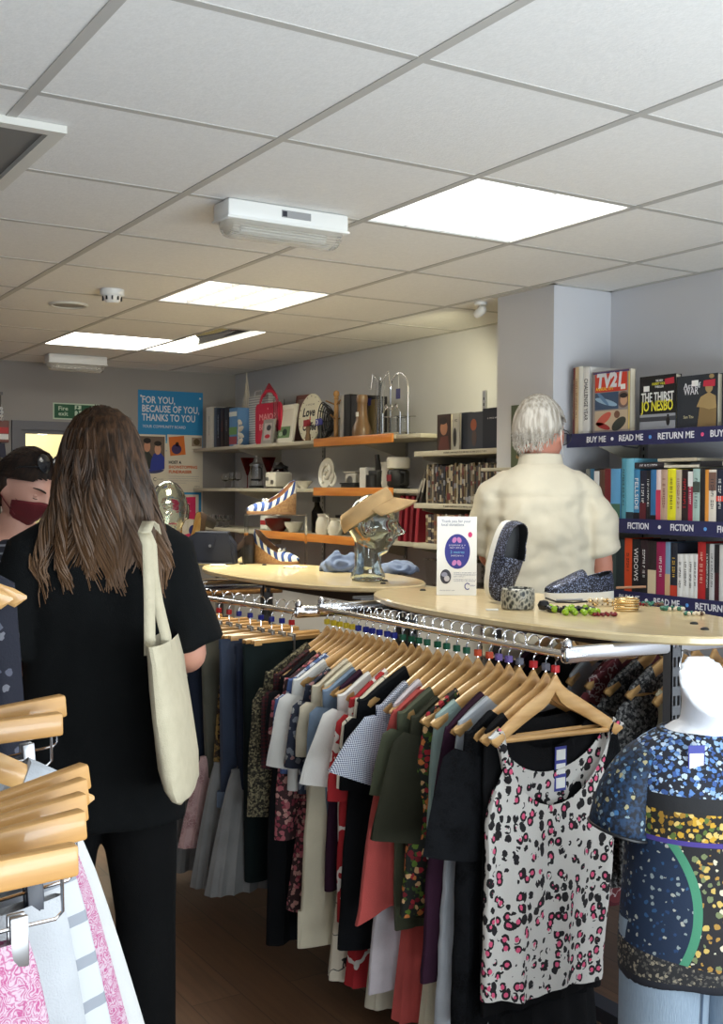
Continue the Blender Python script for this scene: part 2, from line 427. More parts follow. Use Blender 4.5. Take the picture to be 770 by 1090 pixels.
# ------------------------------------------------------------------ light
d = bpy.data.lights.new('far_wall_spot', 'SPOT'); d.energy = 30; d.color = (1, .93, .60); d.spot_size = R(84); d.spot_blend = .8; d.shadow_soft_size = .05
o = bpy.data.objects.new('far_wall_spot', d); COL.objects.link(o); o.location = (3.11, 4.14, C-.10); o.rotation_euler = (Vector((3.6, 5.5, 1.75))-Vector((3.11, 4.14, C-.10))).to_track_quat('-Z', 'Y').to_euler()
W = bpy.data.worlds.new('sky'); S.world = W; W.use_nodes = True
bg = W.node_tree.nodes['Background']; bg.inputs[0].default_value = (.72, .86, 1.0, 1); bg.inputs[1].default_value = .32
def area(name, loc, rot, sx, sy, power, col):
    d = bpy.data.lights.new(name, 'AREA'); d.shape = 'RECTANGLE'; d.size = sx; d.size_y = sy; d.energy = power; d.color = col
    o = bpy.data.objects.new(name, d); COL.objects.link(o); o.location = loc; o.rotation_euler = rot; return o
area('daylight_shop_front', (1.25, YF+.12, .75), (R(153), 0, R(-2)), 3.6, 1.2, 200, (.84, .94, 1.0))
area('daylight_shop_front_right', (2.35, YF+.03, 1.32), (R(90), 0, R(-14)), 1.6, 1.7, 42, (.84, .94, 1.0))
for (i, j, e, c) in ((2, 0, 5, (1, .98, .92)), (2, 3, 24, (1, .94, .70)), (2, 6, 25, (1, .94, .68))):     # the tubes' light below each louvre
    a_ = area('ceiling_tubes', ((TX(i)+TX(i+1))/2, (TY(j)+TY(j+1))/2, C-.012), (0, 0, 0), .54, .54, e, c); a_.data.spread = R(125)
d = bpy.data.lights.new('back_room_lamp', 'POINT'); d.energy = 45; d.color = (1, .93, .74); d.shadow_soft_size = .2
o = bpy.data.objects.new('back_room_lamp', d); COL.objects.link(o); o.location = (2.4, 8.5, 2.1)
for i, (x, y) in enumerate(((3.05, 5.3), (3.0, 4.5))):   # warm spot tracks over the far shelves
    pass
V = S.view_settings; V.view_transform = 'Standard'; V.look = 'None'; V.gamma = 1; V.use_curve_mapping = False; V.exposure = -0.15
S.cycles.max_bounces = 8; S.cycles.transparent_max_bounces = 12; S.cycles.transmission_bounces = 10
S.cycles.use_denoising = True
try: S.cycles.denoiser = 'OPENIMAGEDENOISE'
except Exception: pass
S.cycles.sample_clamp_indirect = 6
# ------------------------------------------------------------------ clothes racks
RZ1 = 1.105
def oval_top(name, cx, cy, a, b, z, label, th=.022, power=2.25):
    n = 72; ring = []
    for k in range(n):
        t = 2*pi*k/n; c_, s_ = cos(t), sin(t)
        ring.append((a*math.copysign(abs(c_)**(2/power), c_), b*math.copysign(abs(s_)**(2/power), s_)))
    mb = MB(); rs = []
    for d, dz in ((.006, 0), (0, .005), (0, th-.005), (.005, th)):
        rs.append([(x*(1-d/a), y*(1-d/b), dz-th) for x, y in ring])
    mb.loft(rs)
    t = thing(name, label, 'table', (cx, cy, z))
    part('board', mb, M_top, t)
    for x, y in ((0, -b*.83), (0, b*.83), (.07, -b*.7), (.07, b*.7)): part('screw_cap', MB().lathe([(.011, 0), (.01, .004), (.006, .006), (0, .006)], 12, (x, y, 0), cap0=False), M_black, t)
    return t
def upright(x, y, top, par, name='upright'):
    mb = MB()
    # channel section with pairs of slots
    w, d, th = .036, .030, .003
    mb.box((x+w/2-th, y-d/2, .03), (x+w/2, y+d/2, top)).box((x-w/2, y-d/2, .03), (x-w/2+th, y+d/2, top))
    z = .10
    prev = .03
    xs = ((-w/2, -.012), (-.003, .003), (.012, w/2))
    for (p, q) in xs: mb.box((x+p, y-d/2, .03), (x+q, y-d/2+th, top))
    while z < top-.02:
        for (p, q) in ((-.012, -.003), (.003, .012)): mb.box((x+p, y-d/2, prev), (x+q, y-d/2+th, z))
        prev = z+.026; z += .05
    for (p, q) in ((-.012, -.003), (.003, .012)): mb.box((x+p, y-d/2, prev), (x+q, y-d/2+th, top))
    return part(name, mb, M_post, par, False)
def oval_bar(p, q, r=.016):
    return MB().tube([p, q], r, 14, flat=.62) if abs(p[2]-q[2]) < 1e-6 else MB().tube([p, q], r, 12)
def gondola(name, label, cx, y0, y1, xl, xr, z, xl2=None, low=None):
    t = thing(name, label, 'clothes rack', (cx, (y0+y1)/2, 0))
    ox, oy = cx, (y0+y1)/2; L = lambda x, y, zz: (x-ox, y-oy, zz)
    for y in (y0+.0, y1-.0):
        upright(0, y-oy, 1.128, t)
        ft = MB().box(L(xl+.12, y-.02, .02), L(xr-.12, y+.02, .06), .004)
        for sx in (xl+.14, xr-.14): ft.lathe([(.018, 0), (.018, .012), (.008, .014), (.008, .03)], 12, L(sx, y, 0))
        part('foot_bar', ft, M_post, t)
        x2 = xl if (xl2 is None or y < oy) else xl2
        e = MB().box(L(x2-.014, y-.012, z-.020), L(xr+.014, y+.012, z+.020), .008)
        part('end_bar', e, M_chrome, t)
        for x in (x2, xr): part('finial', MB().lathe([(.010, .014), (.013, .024), (.011, .034), (.004, .040), (0, .041)], 12, L(x, y, z)), M_chrome, t)
    part('rail', oval_bar(L(xl, y0, z), L(xl2 if xl2 is not None else xl, y1, z)), M_chrome, t, label='chrome rail on the aisle side')
    part('rail', oval_bar(L(xr, y0, z), L(xr, y1, z)), M_chrome, t, label='chrome rail on the bookshelf side')
    part('spine_board', MB().box(L(cx-.012, y0+.02, 1.075), L(cx+.012, y1-.02, 1.128)), plain('dark_board', srgb(52, 40, 34), .6), t, False)
    part('base_board', MB().box(L(cx-.03, y0+.02, .04), L(cx+.03, y1-.02, .08)), plain('base_grey', srgb(60, 64, 74), .6), t, False)
    if low:
        part('low_rail', oval_bar(L(*low[0]), L(*low[1]), .011), M_chrome, t)
        for p in low:
            part('low_rail_arm', MB().tube([L(*p), L(cx, p[1], p[2])], .009), M_chrome, t)
    for y in (y0, y1):
        for sx in (-1, 1): br = MB(); br.prism([(0, 1.10), (sx*.20, 1.122), (sx*.20, 1.130), (0, 1.130)], y-oy-.004+.012, y-oy+.004+.012); part('bracket', br, M_post, t, False)
    ring = MB().tube([(.03, y0-oy-.005+.02*sin(a)*0, 1.06+.03*sin(a)) if 0 else (.035+.022*cos(a), y0-oy-.012, 1.045+.045*sin(a)) for a in [2*pi*k/20 for k in range(17)]], .0035, 6)
    part('hook', ring, M_steel, t)
    return t
gondola('clothes_rack', 'long chrome clothes rack under the nearer maple table top', 2.2, 2.035, 3.235, 1.84, 2.56, RZ1, low=((1.86, 2.19, .698), (1.86, 3.18, .698)))
R2A, R2B, R2Z = (1.80, 3.32), (1.67, 4.40), 1.088
gondola('clothes_rack', 'chrome clothes rack under the farther maple table top with the glass head', 2.22, 3.32, 4.40, 1.80, 2.5, R2Z, xl2=1.67,
        low=((1.76, 3.34, .67), (1.68, 4.38, .67)))
TZ = 1.153
oval_top('oval_table', 2.22, 2.57, .325, .75, TZ, 'oval maple table top at the right, with glittery shoes and bracelets on it')
oval_top('oval_table', 2.25, 4.10, .31, .73, TZ, 'oval maple table top in the middle, with wedge shoes and a glass head')

# ------------------------------------------------------------------ hangers
def sh_z(x, w=.215):            # shoulder line of a wooden hanger below the rail
    u = min(1, abs(x)/w)
    return -.070 - .018*(1-(1-min(1, u*5))**2) - .118*u**1.12
def arm_mesh(w=.215):
    mb = MB(); rings = []
    n = 22
    for k in range(n+1):
        x = -w + 2*w*k/n; u = abs(x)/w
        h = .046-.016*u; th = .012+.008*u
        if u > .93: f = sqrt(max(.04, 1-((u-.93)/.07)**2)); h *= f; th *= max(.5, f)
        z = sh_z(x, w) - h/2 + (.006 if u < .05 else 0)
        ys = -.02*u*u
        e = .3
        rings.append([(x, ys+th/2*a, z+h/2*b) for a, b in ((-1, -.6), (-.5, -1), (.5, -1), (1, -.6), (1, .6), (.5, 1), (-.5, 1), (-1, .6))])
    return mb.loft(rings)
def hook_mb(drop=.070):
    pts = [(.0, 0, -drop), (0, 0, -drop+.012), (0, 0, -.036), (-.004, 0, -.026)]
    for k in range(13):
        a = -pi*.28 + (pi*1.18)*k/12
        pts.append((.0205*cos(a)-.001+.0, 0, .0015+.0195*sin(a)))
    # swing so that the hook rests on the rail
    return MB().tube([(p[0], p[1], p[2]) for p in pts[:3]] + [(.016, 0, -.018)] + pts[4:], .0019, 6)
HM = {}
HM['arm'] = arm_mesh().mesh('arm', M_hang); HM['arm_small'] = arm_mesh(.19).mesh('arm', M_hang)
HM['hook'] = hook_mb().mesh('hook', M_chrome)
HM['bar'] = MB().tube([(-.19, -.014, -.212), (.19, -.014, -.212)], .0065, 8).mesh('trouser_bar', M_hang)
CUBE = {'red': (196, 40, 44), 'grey': (110, 110, 122), 'lilac': (120, 100, 170), 'orange': (214, 84, 50), 'green': (22, 92, 66), 'blue': (30, 42, 140), 'yellow': (214, 190, 40)}
for k, c in CUBE.items():
    HM['cube_'+k] = MB().box((-.008, -.008, -.062), (.008, .008, -.044), .002).box((-.0095, -.004, -.058), (.0095, .004, -.048), .001).mesh('size_marker', plain('marker_'+k, srgb(*c), .4))
HM['slat'] = MB().box((-.165, -.012, -.142), (.165, -.001, -.100), .005).mesh('front_slat', M_hang2)
HM['slat2'] = MB().box((-.165, .001, -.142), (.165, .012, -.100), .005).mesh('rear_slat', M_hang2)
HM['clasp'] = MB().box((-.007, -.016, -.150), (.007, .016, -.094), .003).box((-.003, -.02, -.100), (.003, .02, -.09), .001).mesh('clasp', M_steel)
HM['hook_c'] = hook_mb(.10).mesh('hook', M_chrome)
_hg = 'wooden hangers on the racks'
def hanger(M, what, cube=None, kind='arm', bar=False):
    if kind == 'clamp':
        t = thing('clamp_hanger', f'wooden clamp hanger gripping {what}', 'hanger', M=M, group='clamp hangers on the racks')
        link('front_slat', HM['slat'], t); link('rear_slat', HM['slat2'], t); link('clasp', HM['clasp'], t); link('hook', HM['hook_c'], t)
    else:
        t = thing('clothes_hanger', f'wooden hanger holding {what}', 'hanger', M=M, group=_hg)
        link('arm', HM[kind], t); link('hook', HM['hook'], t)
        if bar: link('trouser_bar', HM['bar'], t)
    if cube: link('size_marker', HM['cube_'+cube], t)
    return t

# ------------------------------------------------------------------ garments, in the frame of their hanger (x along it, z up from the rail)
def body_mb(L, ws=.20, wh=.24, neck=.10, nf=.09, nb=.03, arm=0., th=.016, fold=.010, seed=0, nu=56, nv=26, waist=None, hem=0., asym=0.):
    rn = random.Random(seed); k1, k2, p1, p2 = rn.randint(3, 5), rn.randint(6, 9), rn.uniform(0, 6), rn.uniform(0, 6)
    rings = []
    for j in range(nv+1):
        s = j/nv; s = s**1.25; ring = []
        dep = s*L
        w = ws + (wh-ws)*(s**.8)
        if arm: w -= arm*exp(-((dep-.10)/.07)**2)*(1 if dep > .0 else 0)
        if waist: w -= waist*exp(-((s-.45)/.2)**2)
        t = max(.0135, th*(.55+.7*min(1, s*3))); A = fold*min(1, max(0, s-.06)*2.2)
        for k in range(nu):
            u = 2*pi*k/nu; x = w*cos(u); sd = sin(u)
            y = t*math.copysign(abs(sd)**.6, sd) + A*(sin(k1*x/w*3+p1+s*1.5)*.8+.5*sin(k2*x/w*2.4+p2-s*2)) + .010*min(1, s*4)*noise.noise(Vector((x*9, sd*.6+seed, dep*5))) + .005*min(1, s*4)*noise.noise(Vector((x*24+dep*9, sd*.7+seed, dep*13)))
            zt = sh_z(x)+.005 if abs(x) > neck else None
            if zt is None:
                e = sh_z(neck)+.005; d = nf if sd < 0 else nb
                zt = e - d*sqrt(max(0, 1-(x/neck)**2))*(abs(sd)**.25)
            yo = -.02*min(1, abs(x)/.215)**2*(1-s)**3
            zb = sh_z(.1)-L - hem*sin(k1*x/w*2+p2)*.5 + asym*x/w
            ring.append((x, y+yo, zt+(zb-zt)*s))
        rings.append(ring)
    # close the shoulders over the hanger, leave the neck open
    top = [(x, (y if abs(x) <= neck else -.02*min(1, abs(x)/.215)**2+(y+.02*min(1, abs(x)/.215)**2)*.12), z+(.0 if abs(x) <= neck else .005)) for x, y, z in rings[0]]
    return MB().loft([top]+rings, False, False)
def sleeve_mb(side, Ls, ws=.20, r1=.085, r2=.075, out=.30, th=.014, th2=.020, flare=0., seed=0, n=20):
    rn = random.Random(seed*7+side); p = rn.uniform(0, 6); rings = []; m = 10
    z0 = sh_z(ws*.97)
    for j in range(m+1):
        s = j/m
        d = Vector((side*out*(1-.45*s), 0, -1)).normalized()
        c = Vector((side*(ws-.045+ (out*Ls*(s-.25*s*s))), -.016, z0-.052 - Ls*s*.95))
        a = Vector((-d.z*1.0, 0, d.x)) * side
        r = r1+(r2-r1)*s+flare*s*s; t = th+(th2-th)*s
        if j == 0: r *= .75
        rings.append([c + a*(r*cos(2*pi*k/n)) + Vector((0, t*sin(2*pi*k/n)+.004*sin(3*2*pi*k/n+p)*s+.009*min(1, s*3)*noise.noise(Vector((cos(2*pi*k/n)*1.6+s*1.2, seed*1.7+(sin(2*pi*k/n) > 0), s*2.6))), 0)) for k in range(n)])
    return MB().loft(rings, False, False)
GARM = []
def garment(name, label, cat, M, mat, L, sleeve=0., slmat=None, cuff=None, trim=None, seed=None, tagp=False, **kw):
    sd = seed if seed is not None else len(GARM)+3
    skw = {k[3:]: kw.pop(k) for k in list(kw) if k.startswith('sl_')}
    t = thing(name, label, cat, M=M, group=None); GARM.append(t)
    part('body', body_mb(L, seed=sd, **kw), mat, t)
    if sleeve:
        for sx in (-1, 1): part('sleeve', sleeve_mb(sx, sleeve, kw.get('ws', .20), seed=sd, **skw), slmat or mat, t)
    if tagp:
        tg = MB().box((.015, -.022, -.36), (.052, -.0205, -.25))
        part('price_tag', tg, plain('tag_blue', srgb(60, 66, 150), .6), t, False)
        for z in (-.283, -.318, -.353): part('tag_panel', MB().box((.019, -.0232, z), (.048, -.022, z+.026)), M_paper, t.children[-1] if 0 else t, False)
    return t
def trousers_mb(L, w=.17, th=.02, seed=0, legw=.105, z0=-.118):
    rn = random.Random(seed); mb = MB()
    for sx in (-1, 1):
        rings = []
        for j in range(15):
            s = j/14; c = sx*(w/2*(1-.12*s)); r = (w/2+.004)*(1-s)+legw*s*.95; ring = []
            for k in range(24):
                u = 2*pi*k/24
                ring.append((c+r*cos(u), sx*.004+(th*(.5+.6*min(1, s*2)))*math.copysign(abs(sin(u))**.6, sin(u))+.004*s*sin(3*u+sx), z0-L*s))
            rings.append(ring)
        mb.loft(rings, False, True)
    return mb
def skirt_mb(L, w=.16, wh=.24, th=.02, fold=.014, seed=0, z0=-.118, nf=9, nu=72, hem=0.):
    rn = random.Random(seed); p = rn.uniform(0, 6); rings = []
    for j in range(15):
        s = j/14; ring = []; ww = w+(wh-w)*s**.8
        for k in range(nu):
            u = 2*pi*k/nu; f = fold*(.15+s)*sin(nf*u*2+p)
            ring.append((ww*cos(u)+f*.3*cos(u), (th*(.5+s))*math.copysign(abs(sin(u))**.7, sin(u))+f*sin(u)*1.0+.3*f, z0-L*s+hem*s*sin(nf*u*2)))
        rings.append(ring)
    return MB().loft(rings, False, False)
def bottoms(name, label, cat, M, mat, mb, belt=None, cuff=None):
    t = thing(name, label, cat, M=M); GARM.append(t)
    part('legs' if cat == 'trousers' else 'skirt_body', mb, mat, t)
    if belt:
        wv = belt[0]; part('waistband', MB().loft([[( (wv+.004)*cos(2*pi*k/40), .016*sin(2*pi*k/40), z) for k in range(40)] for z in (-.112, -.145)], False, False), belt[1], t)
    if cuff:
        L, w2, m2 = cuff; cm = MB()
        for sx in (-1, 1): cm.loft([[(sx*w2*.98+(w2+.006)*cos(2*pi*k/24), .028*sin(2*pi*k/24), z) for k in range(24)] for z in (-.118-L-.004, -.118-L+.05)], False, False)
        part('turned_up_cuff', cm, m2, t)
    return t
# ------------------------------------------------------------------ printed cloths
def f_leopard():
    s = Sh('leopard_print', .85); co = s.co('Object', (1, 1.0, .82))
    d = s.voro(46, co=co, rnd=.75, warp=.005); n = s.noise(100, 2); big = s.voro(46, co=co, rnd=.75, warp=.005, out='Color')
    d2 = d + (n-.5)*.2
    blk = d2.gt(.25)*d2.lt(.47)*(s.noise(58, 1).gt(.42)); pk = d2.lt(.25)*big.gt(.2)
    small = big.lt(.2)*d2.lt(.36)
    c = s.mix(blk, srgb(214, 210, 204), (.012, .010, .012)); c = s.mix(pk, c, srgb(226, 92, 130)); c = s.mix(small, c, (.012, .01, .012))
    s.color(c).bump(s.noise(300, 1), .15, .004); return s.m
def f_floral(name, base, cols, scale=38, th=.42, rough=.85, leaf=None, leafs=60, rnd_=1.0, co=None):
    s = Sh(name, rough); c = base
    if leaf: c = s.mix(s.noise(leafs, 1).gt(.58), base, leaf)
    cell = s.voro(scale, out='Color', warp=.01, rnd=rnd_); d = s.voro(scale, warp=.01, rnd=rnd_) + (s.noise(scale*3, 1)-.5)*.35
    st = [(k/len(cols), col) for k, col in enumerate(cols)]
    fl = s.ramp(cell, st, True) if len(cols) > 1 else cols[0]
    s.color(s.mix(d.lt(th), c, fl)).bump(s.noise(260, 1), .15, .004); return s.m
def f_dots(name, base, dot, scale=36, r=.33):
    s = Sh(name, .85); d = s.voro(scale, rnd=.0 if r < .36 else .3)
    s.color(s.mix(d.lt(r), base, dot)); return s.m
def f_check(name, base, c2, px=.006, axis='xz', soft=False, w=.5):
    s = Sh(name, .85); x, y, z = s.xyz(); e = N(s.t, z.k)
    a = (x*(1/px)).frac().lt(w); b = (z*(1/px)).frac().lt(w)
    if axis == 'x': m = a
    elif axis == 'z': m = b
    else: m = (a+b)*.5
    s.color(s.mix(m, base, c2)); return s.m
def f_tweed(name, a, b, c, sc=220, dist=.006):
    s = Sh(name, .95); n = s.noise(sc, 2, rough=.7); v = s.voro(sc*.8, out='Color')
    s.color(s.ramp(n*.6+v*.4, [(.38, a), (.52, b), (.66, c)])).bump(n, .5, dist); return s.m
def f_paisley(name, base, line):
    s = Sh(name, .9); n = s.noise(44, 3); d = s.voro(58, warp=.02)
    m = ((d+n*.6)*40).sn(); m2 = s.noise(120, 3)
    s.color(s.mix((m*.28+m2).step(.2, .9), base, line)).bump(s.noise(200, 2)+m*.2, .2, .004); return s.m
def f_leafy(name, base, c1, c2=None, sc=14, th=.12, w=.1):
    s = Sh(name, .85); n = s.noise(sc, 3); b = ((n*7).sn()).absv().lt(w+.12)
    c = s.mix(b, base, c1)
    if c2: c = s.mix((s.noise(sc*.8, 1).gt(.6)), c, c2)
    s.color(c); return s.m
def f_lace(name, c, c2):
    s = Sh(name, .9); v = s.voro(95, feature='DISTANCE_TO_EDGE', warp=.006); b = s.noise(16, 2).step(.4, .6)
    s.color(s.mix(v.step(.02, .10)*(b), c, c2)).bump(v + b*.4, .5, .004); return s.m
F = {}
F['leopard'] = f_leopard()
F['lace'] = f_lace('black_lace', (.006, .0065, .008), (.0015, .0015, .002)); F['lace'].node_tree.nodes['Principled BSDF'].inputs['Specular IOR Level'].default_value = .15
F['black'] = fabric('black_knit', (.006, .006, .007)); F['blacks'] = fabric('black_crepe', (.005, .0055, .007))
F['greyblue'] = fabric('pale_grey_cotton', srgb(170, 174, 180)); F['plum'] = fabric('plum_jersey', srgb(52, 26, 44))
F['mint'] = fabric('mint_cotton', srgb(146, 166, 160))
F['floralr'] = f_floral('dark_flower_print', (.012, .014, .010), [srgb(170, 40, 50), srgb(202, 120, 60), srgb(92, 120, 40), srgb(214, 170, 120), srgb(120, 24, 36)], 52, .44, leaf=srgb(62, 84, 30))
F['olive'] = fabric('dark_olive_crepe', srgb(50, 50, 38)); F['olive2'] = fabric('olive_cotton', srgb(74, 78, 58))
F['coral'] = fabric('coral_crepe', srgb(186, 78, 72)); F['lilacw'] = fabric('lilac_white_cotton', srgb(208, 200, 204))
F['gingham'] = f_check('navy_gingham', srgb(214, 218, 226), srgb(40, 50, 90), .005)
F['branch'] = f_leafy('cream_branch_print', srgb(226, 214, 192), (.03, .03, .03), None, 10, w=-.05)
F['redleaf'] = f_leafy('red_leaf_print', srgb(172, 34, 40), srgb(230, 222, 214), None, 9, w=.12)
F['white'] = fabric('white_cotton', srgb(226, 224, 218), .05); F['cream'] = fabric('cream_cotton', srgb(212, 202, 176), .06)
F['beige'] = fabric('beige_linen', srgb(200, 190, 168), .06); F['denimp'] = fabric('pale_denim', srgb(120, 140, 164))
F['navyfl'] = f_floral('navy_flower_print', srgb(38, 44, 62), [srgb(150, 150, 150), srgb(120, 124, 134), srgb(160, 120, 120)], 40, .40)
F['batik'] = f_leafy('blue_batik_print', srgb(82, 104, 156), srgb(206, 212, 226), None, 26, w=.12)
F['pinkfl'] = f_floral('pink_flower_print', srgb(70, 46, 48), [srgb(196, 110, 118), srgb(160, 70, 84), srgb(214, 160, 150)], 62, .5)
F['tweed'] = f_tweed('speckled_tweed', srgb(34, 32, 26), srgb(74, 68, 52), srgb(140, 130, 100))
F['velvet'] = fabric('bottle_green_velvet', srgb(18, 28, 28)); F['tartan'] = f_check('burgundy_check', srgb(76, 22, 28), srgb(30, 20, 24), .012)
F['greytw'] = f_tweed('grey_tweed', srgb(70, 72, 68), srgb(112, 114, 106), srgb(160, 160, 150)); F['oliveg'] = fabric('grey_olive_twill', srgb(86, 84, 72))
F['denim'] = fabric('dark_denim', srgb(34, 40, 54)); F['denimb'] = fabric('mid_denim', srgb(50, 60, 80)); F['cuff'] = fabric('denim_underside', srgb(104, 118, 138))
F['browngold'] = f_tweed('brown_gold_weave', srgb(36, 28, 20), srgb(62, 46, 30), srgb(140, 110, 60), 90)
F['greypl'] = fabric('grey_pleat_cloth', srgb(128, 126, 124)); F['pinklace'] = f_lace('pink_lace', srgb(196, 160, 156), srgb(158, 118, 118))
F['greendot'] = f_dots('green_dot_print', srgb(92, 116, 74), srgb(60, 84, 50), 60, .36); F['redruf'] = fabric('rose_red_cotton', srgb(176, 60, 78))
F['polka'] = f_dots('polka_dot_print', (.016, .017, .022), srgb(196, 192, 186), 26, .27)
F['redwhite'] = f_leafy('red_sprig_print', srgb(112, 46, 52), srgb(190, 170, 170), srgb(86, 30, 38), 26, w=.05)
F['greyw'] = f_tweed('grey_weave', srgb(44, 44, 46), srgb(84, 84, 84), srgb(150, 148, 146), 160)
F['redk'] = fabric('crimson_knit', srgb(150, 30, 52)); F['ivorylace'] = f_lace('ivory_lace', srgb(206, 196, 168), srgb(170, 158, 130))

# ------------------------------------------------------------------ clothes on the near rail, front to back
def hm(x, y, z, rz=0., ry=0.): return T(x, y, z) @ RZ(rz) @ RY(ry)
def zlen(y, py):                # how far a hem seen at picture height py hangs below the rail
    D = (1.63*.5247+y*.8513); return RZ1 - (1.5-(py-522)*D/FPX) - .14
near = [
 # y, short, name, cat, mat, hem py, sleeve, cube, kwargs
 (2.075, 'the pink and black leopard print vest', 'vest_top', 'top', 'leopard', 1082, 0, 'red', dict(ws=.222, wh=.19, neck=.175, nf=.205, nb=.13, arm=.06, th=.024, fold=.010, waist=.0, hem=.012)),
 (2.112, 'the black top hidden behind the leopard vest', 'blouse', 'top', 'black', 1096, 0, 'grey', dict(neck=.13, nf=.10, tagp=True, wh=.19)),
 (2.158, 'the black lace top with short sleeves', 'lace_top', 'top', 'lace', 1100, .25, 'red', dict(neck=.13, nf=.06, wh=.235, sl_r1=.10, sl_r2=.095, sl_out=.34, sl_th2=.030, th=.02)),
 (2.212, 'the long pale grey tunic', 'tunic', 'top', 'greyblue', 1130, 0, 'grey', dict(neck=.10, wh=.235, fold=.014, th=.02, nf=.04)),
 (2.258, 'the long plum tunic', 'tunic', 'top', 'plum', 1048, 0, 'lilac', dict(neck=.09, wh=.29, ws=.222, th=.018)),
 (2.296, 'the pale mint sleeveless blouse', 'blouse', 'top', 'mint', 925, 0, 'lilac', dict(neck=.13, wh=.212, ws=.2)),
 (2.336, 'the black blouse printed with red and green flowers', 'blouse', 'top', 'floralr', 985, 0, 'orange', dict(neck=.10, wh=.262, th=.02)),
 (2.386, 'the dark olive loose top with wide sleeves', 'blouse', 'top', 'olive', 985, .27, 'orange', dict(neck=.13, wh=.225, th=.02, sl_r1=.088, sl_r2=.095, sl_out=.34, sl_th2=.03)),
 (2.436, 'the olive cotton top with short sleeves', 'blouse', 'top', 'olive2', 1000, .17, 'green', dict(neck=.12, wh=.22, sl_r2=.085)),
 (2.482, 'the coral drape top', 'blouse', 'top', 'coral', 962, 0, 'green', dict(neck=.12, wh=.325, ws=.225, fold=.016, th=.02, hem=.03, asym=.05)),
 (2.53, 'the long lilac white dress', 'summer_dress', 'dress', 'lilacw', 1062, 0, 'green', dict(neck=.10, wh=.275, fold=.018, th=.018)),
 (2.572, 'the navy gingham blouse with ruffled sleeves', 'blouse', 'top', 'gingham', 900, .15, 'green', dict(neck=.12, wh=.20, sl_r1=.08, sl_r2=.12, sl_out=.75, sl_th2=.035)),
 (2.622, 'the long plain black top', 'tunic', 'top', 'blacks', 1020, .2, 'green', dict(neck=.07, wh=.265, fold=.012, th=.02, sl_r2=.075, sl_out=.15)),
 (2.664, 'the cream blouse with black branch print', 'blouse', 'top', 'branch', 985, .2, 'green', dict(neck=.12, wh=.24, sl_r2=.07, sl_out=.2)),
 (2.704, 'the red blouse with white leaf print', 'blouse', 'top', 'redleaf', 985, .24, 'green', dict(neck=.09, wh=.262, sl_out=.25)),
 (2.75, 'the white cotton tee with loose sleeves', 'tee_shirt', 'top', 'white', 905, .21, 'green', dict(neck=.12, wh=.22, th=.02, sl_r1=.085, sl_r2=.11, sl_out=.38, sl_th2=.03)),
 (2.796, 'the dark plum sleeveless tunic', 'tunic', 'top', 'plum', 955, 0, 'blue', dict(neck=.12, wh=.24)),
 (2.834, 'the pale denim blue shirt', 'shirt', 'top', 'denimp', 890, .2, 'blue', dict(neck=.11, wh=.21, sl_out=.2, sl_r2=.07)),
 (2.876, 'the long cream dress with banded hem', 'summer_dress', 'dress', 'cream', 1012, 0, 'blue', dict(neck=.10, wh=.275, fold=.012, th=.022, ws=.208)),
 (2.918, 'the long beige tunic', 'tunic', 'top', 'beige', 975, .16, 'blue', dict(neck=.10, wh=.24, sl_out=.2)),
 (2.956, 'the navy flower print blouse', 'blouse', 'top', 'navyfl', 850, .2, 'blue', dict(neck=.13, wh=.245, th=.02, sl_out=.25, sl_r2=.08)),
 (2.998, 'the white tee behind the navy flower print', 'tee_shirt', 'top', 'white', 850, .22, 'blue', dict(neck=.12, wh=.235, sl_out=.30, sl_r2=.075)),
 (3.038, 'the blue and white batik blouse', 'blouse', 'top', 'batik', 830, .2, 'yellow', dict(neck=.08, wh=.25, sl_out=.25, sl_r2=.07)),
 (3.076, 'the pink flower print blouse', 'blouse', 'top', 'pinkfl', 900, .2, 'yellow', dict(neck=.09, wh=.26, sl_out=.2)),
 (3.116, 'the long black dress', 'evening_dress', 'dress', 'blacks', 1010, .12, 'yellow', dict(neck=.09, wh=.27, th=.024, fold=.014)),
 (3.156, 'the burgundy checked shirt', 'shirt', 'top', 'tartan', 820, .25, 'yellow', dict(neck=.10, wh=.22, sl_out=.15, sl_r2=.06)),
 (3.198, 'the speckled tweed jacket', 'jacket', 'jacket', 'tweed', 830, .42, 'yellow', dict(neck=.06, wh=.245, th=.026, fold=.006, sl_r1=.085, sl_r2=.06, sl_out=.16, sl_th=.022)),
]
for y, short, name, cat, mk, py, sl, cube, kw in near:
    i = round((y-2.0)*1000); rn = random.Random(i)
    M = hm(1.84, y, RZ1+.0145, rn.uniform(-.09, .09) if y > 2.1 else 0.03, rn.uniform(-.02, .02) if y > 2.1 else .035)
    hanger(M, short, cube, bar=(y < 2.12))
    lab = short.replace('the ', '', 1) + ' hung on the near rail'
    if sl: kw = dict(kw, ws=.232)
    t = garment(name, lab, cat, M, F[mk], max(.3, zlen(y, py)), sl, **kw)
    if mk == 'cream':
        L = zlen(y, py); z = sh_z(.1)-L
        part('hem_band', MB().loft([[(.277*cos(2*pi*k/48), .034*sin(2*pi*k/48), zz) for k in range(48)] for zz in (z-.004, z+.105)], False, False), F['cream'], t)
HM['low_wire'] = MB().tube([(-.15, 0, -.125), (-.15, 0, -.105), (0, 0, -.098), (.15, 0, -.105), (.15, 0, -.125)], .002, 6).mesh('wire', M_chrome)
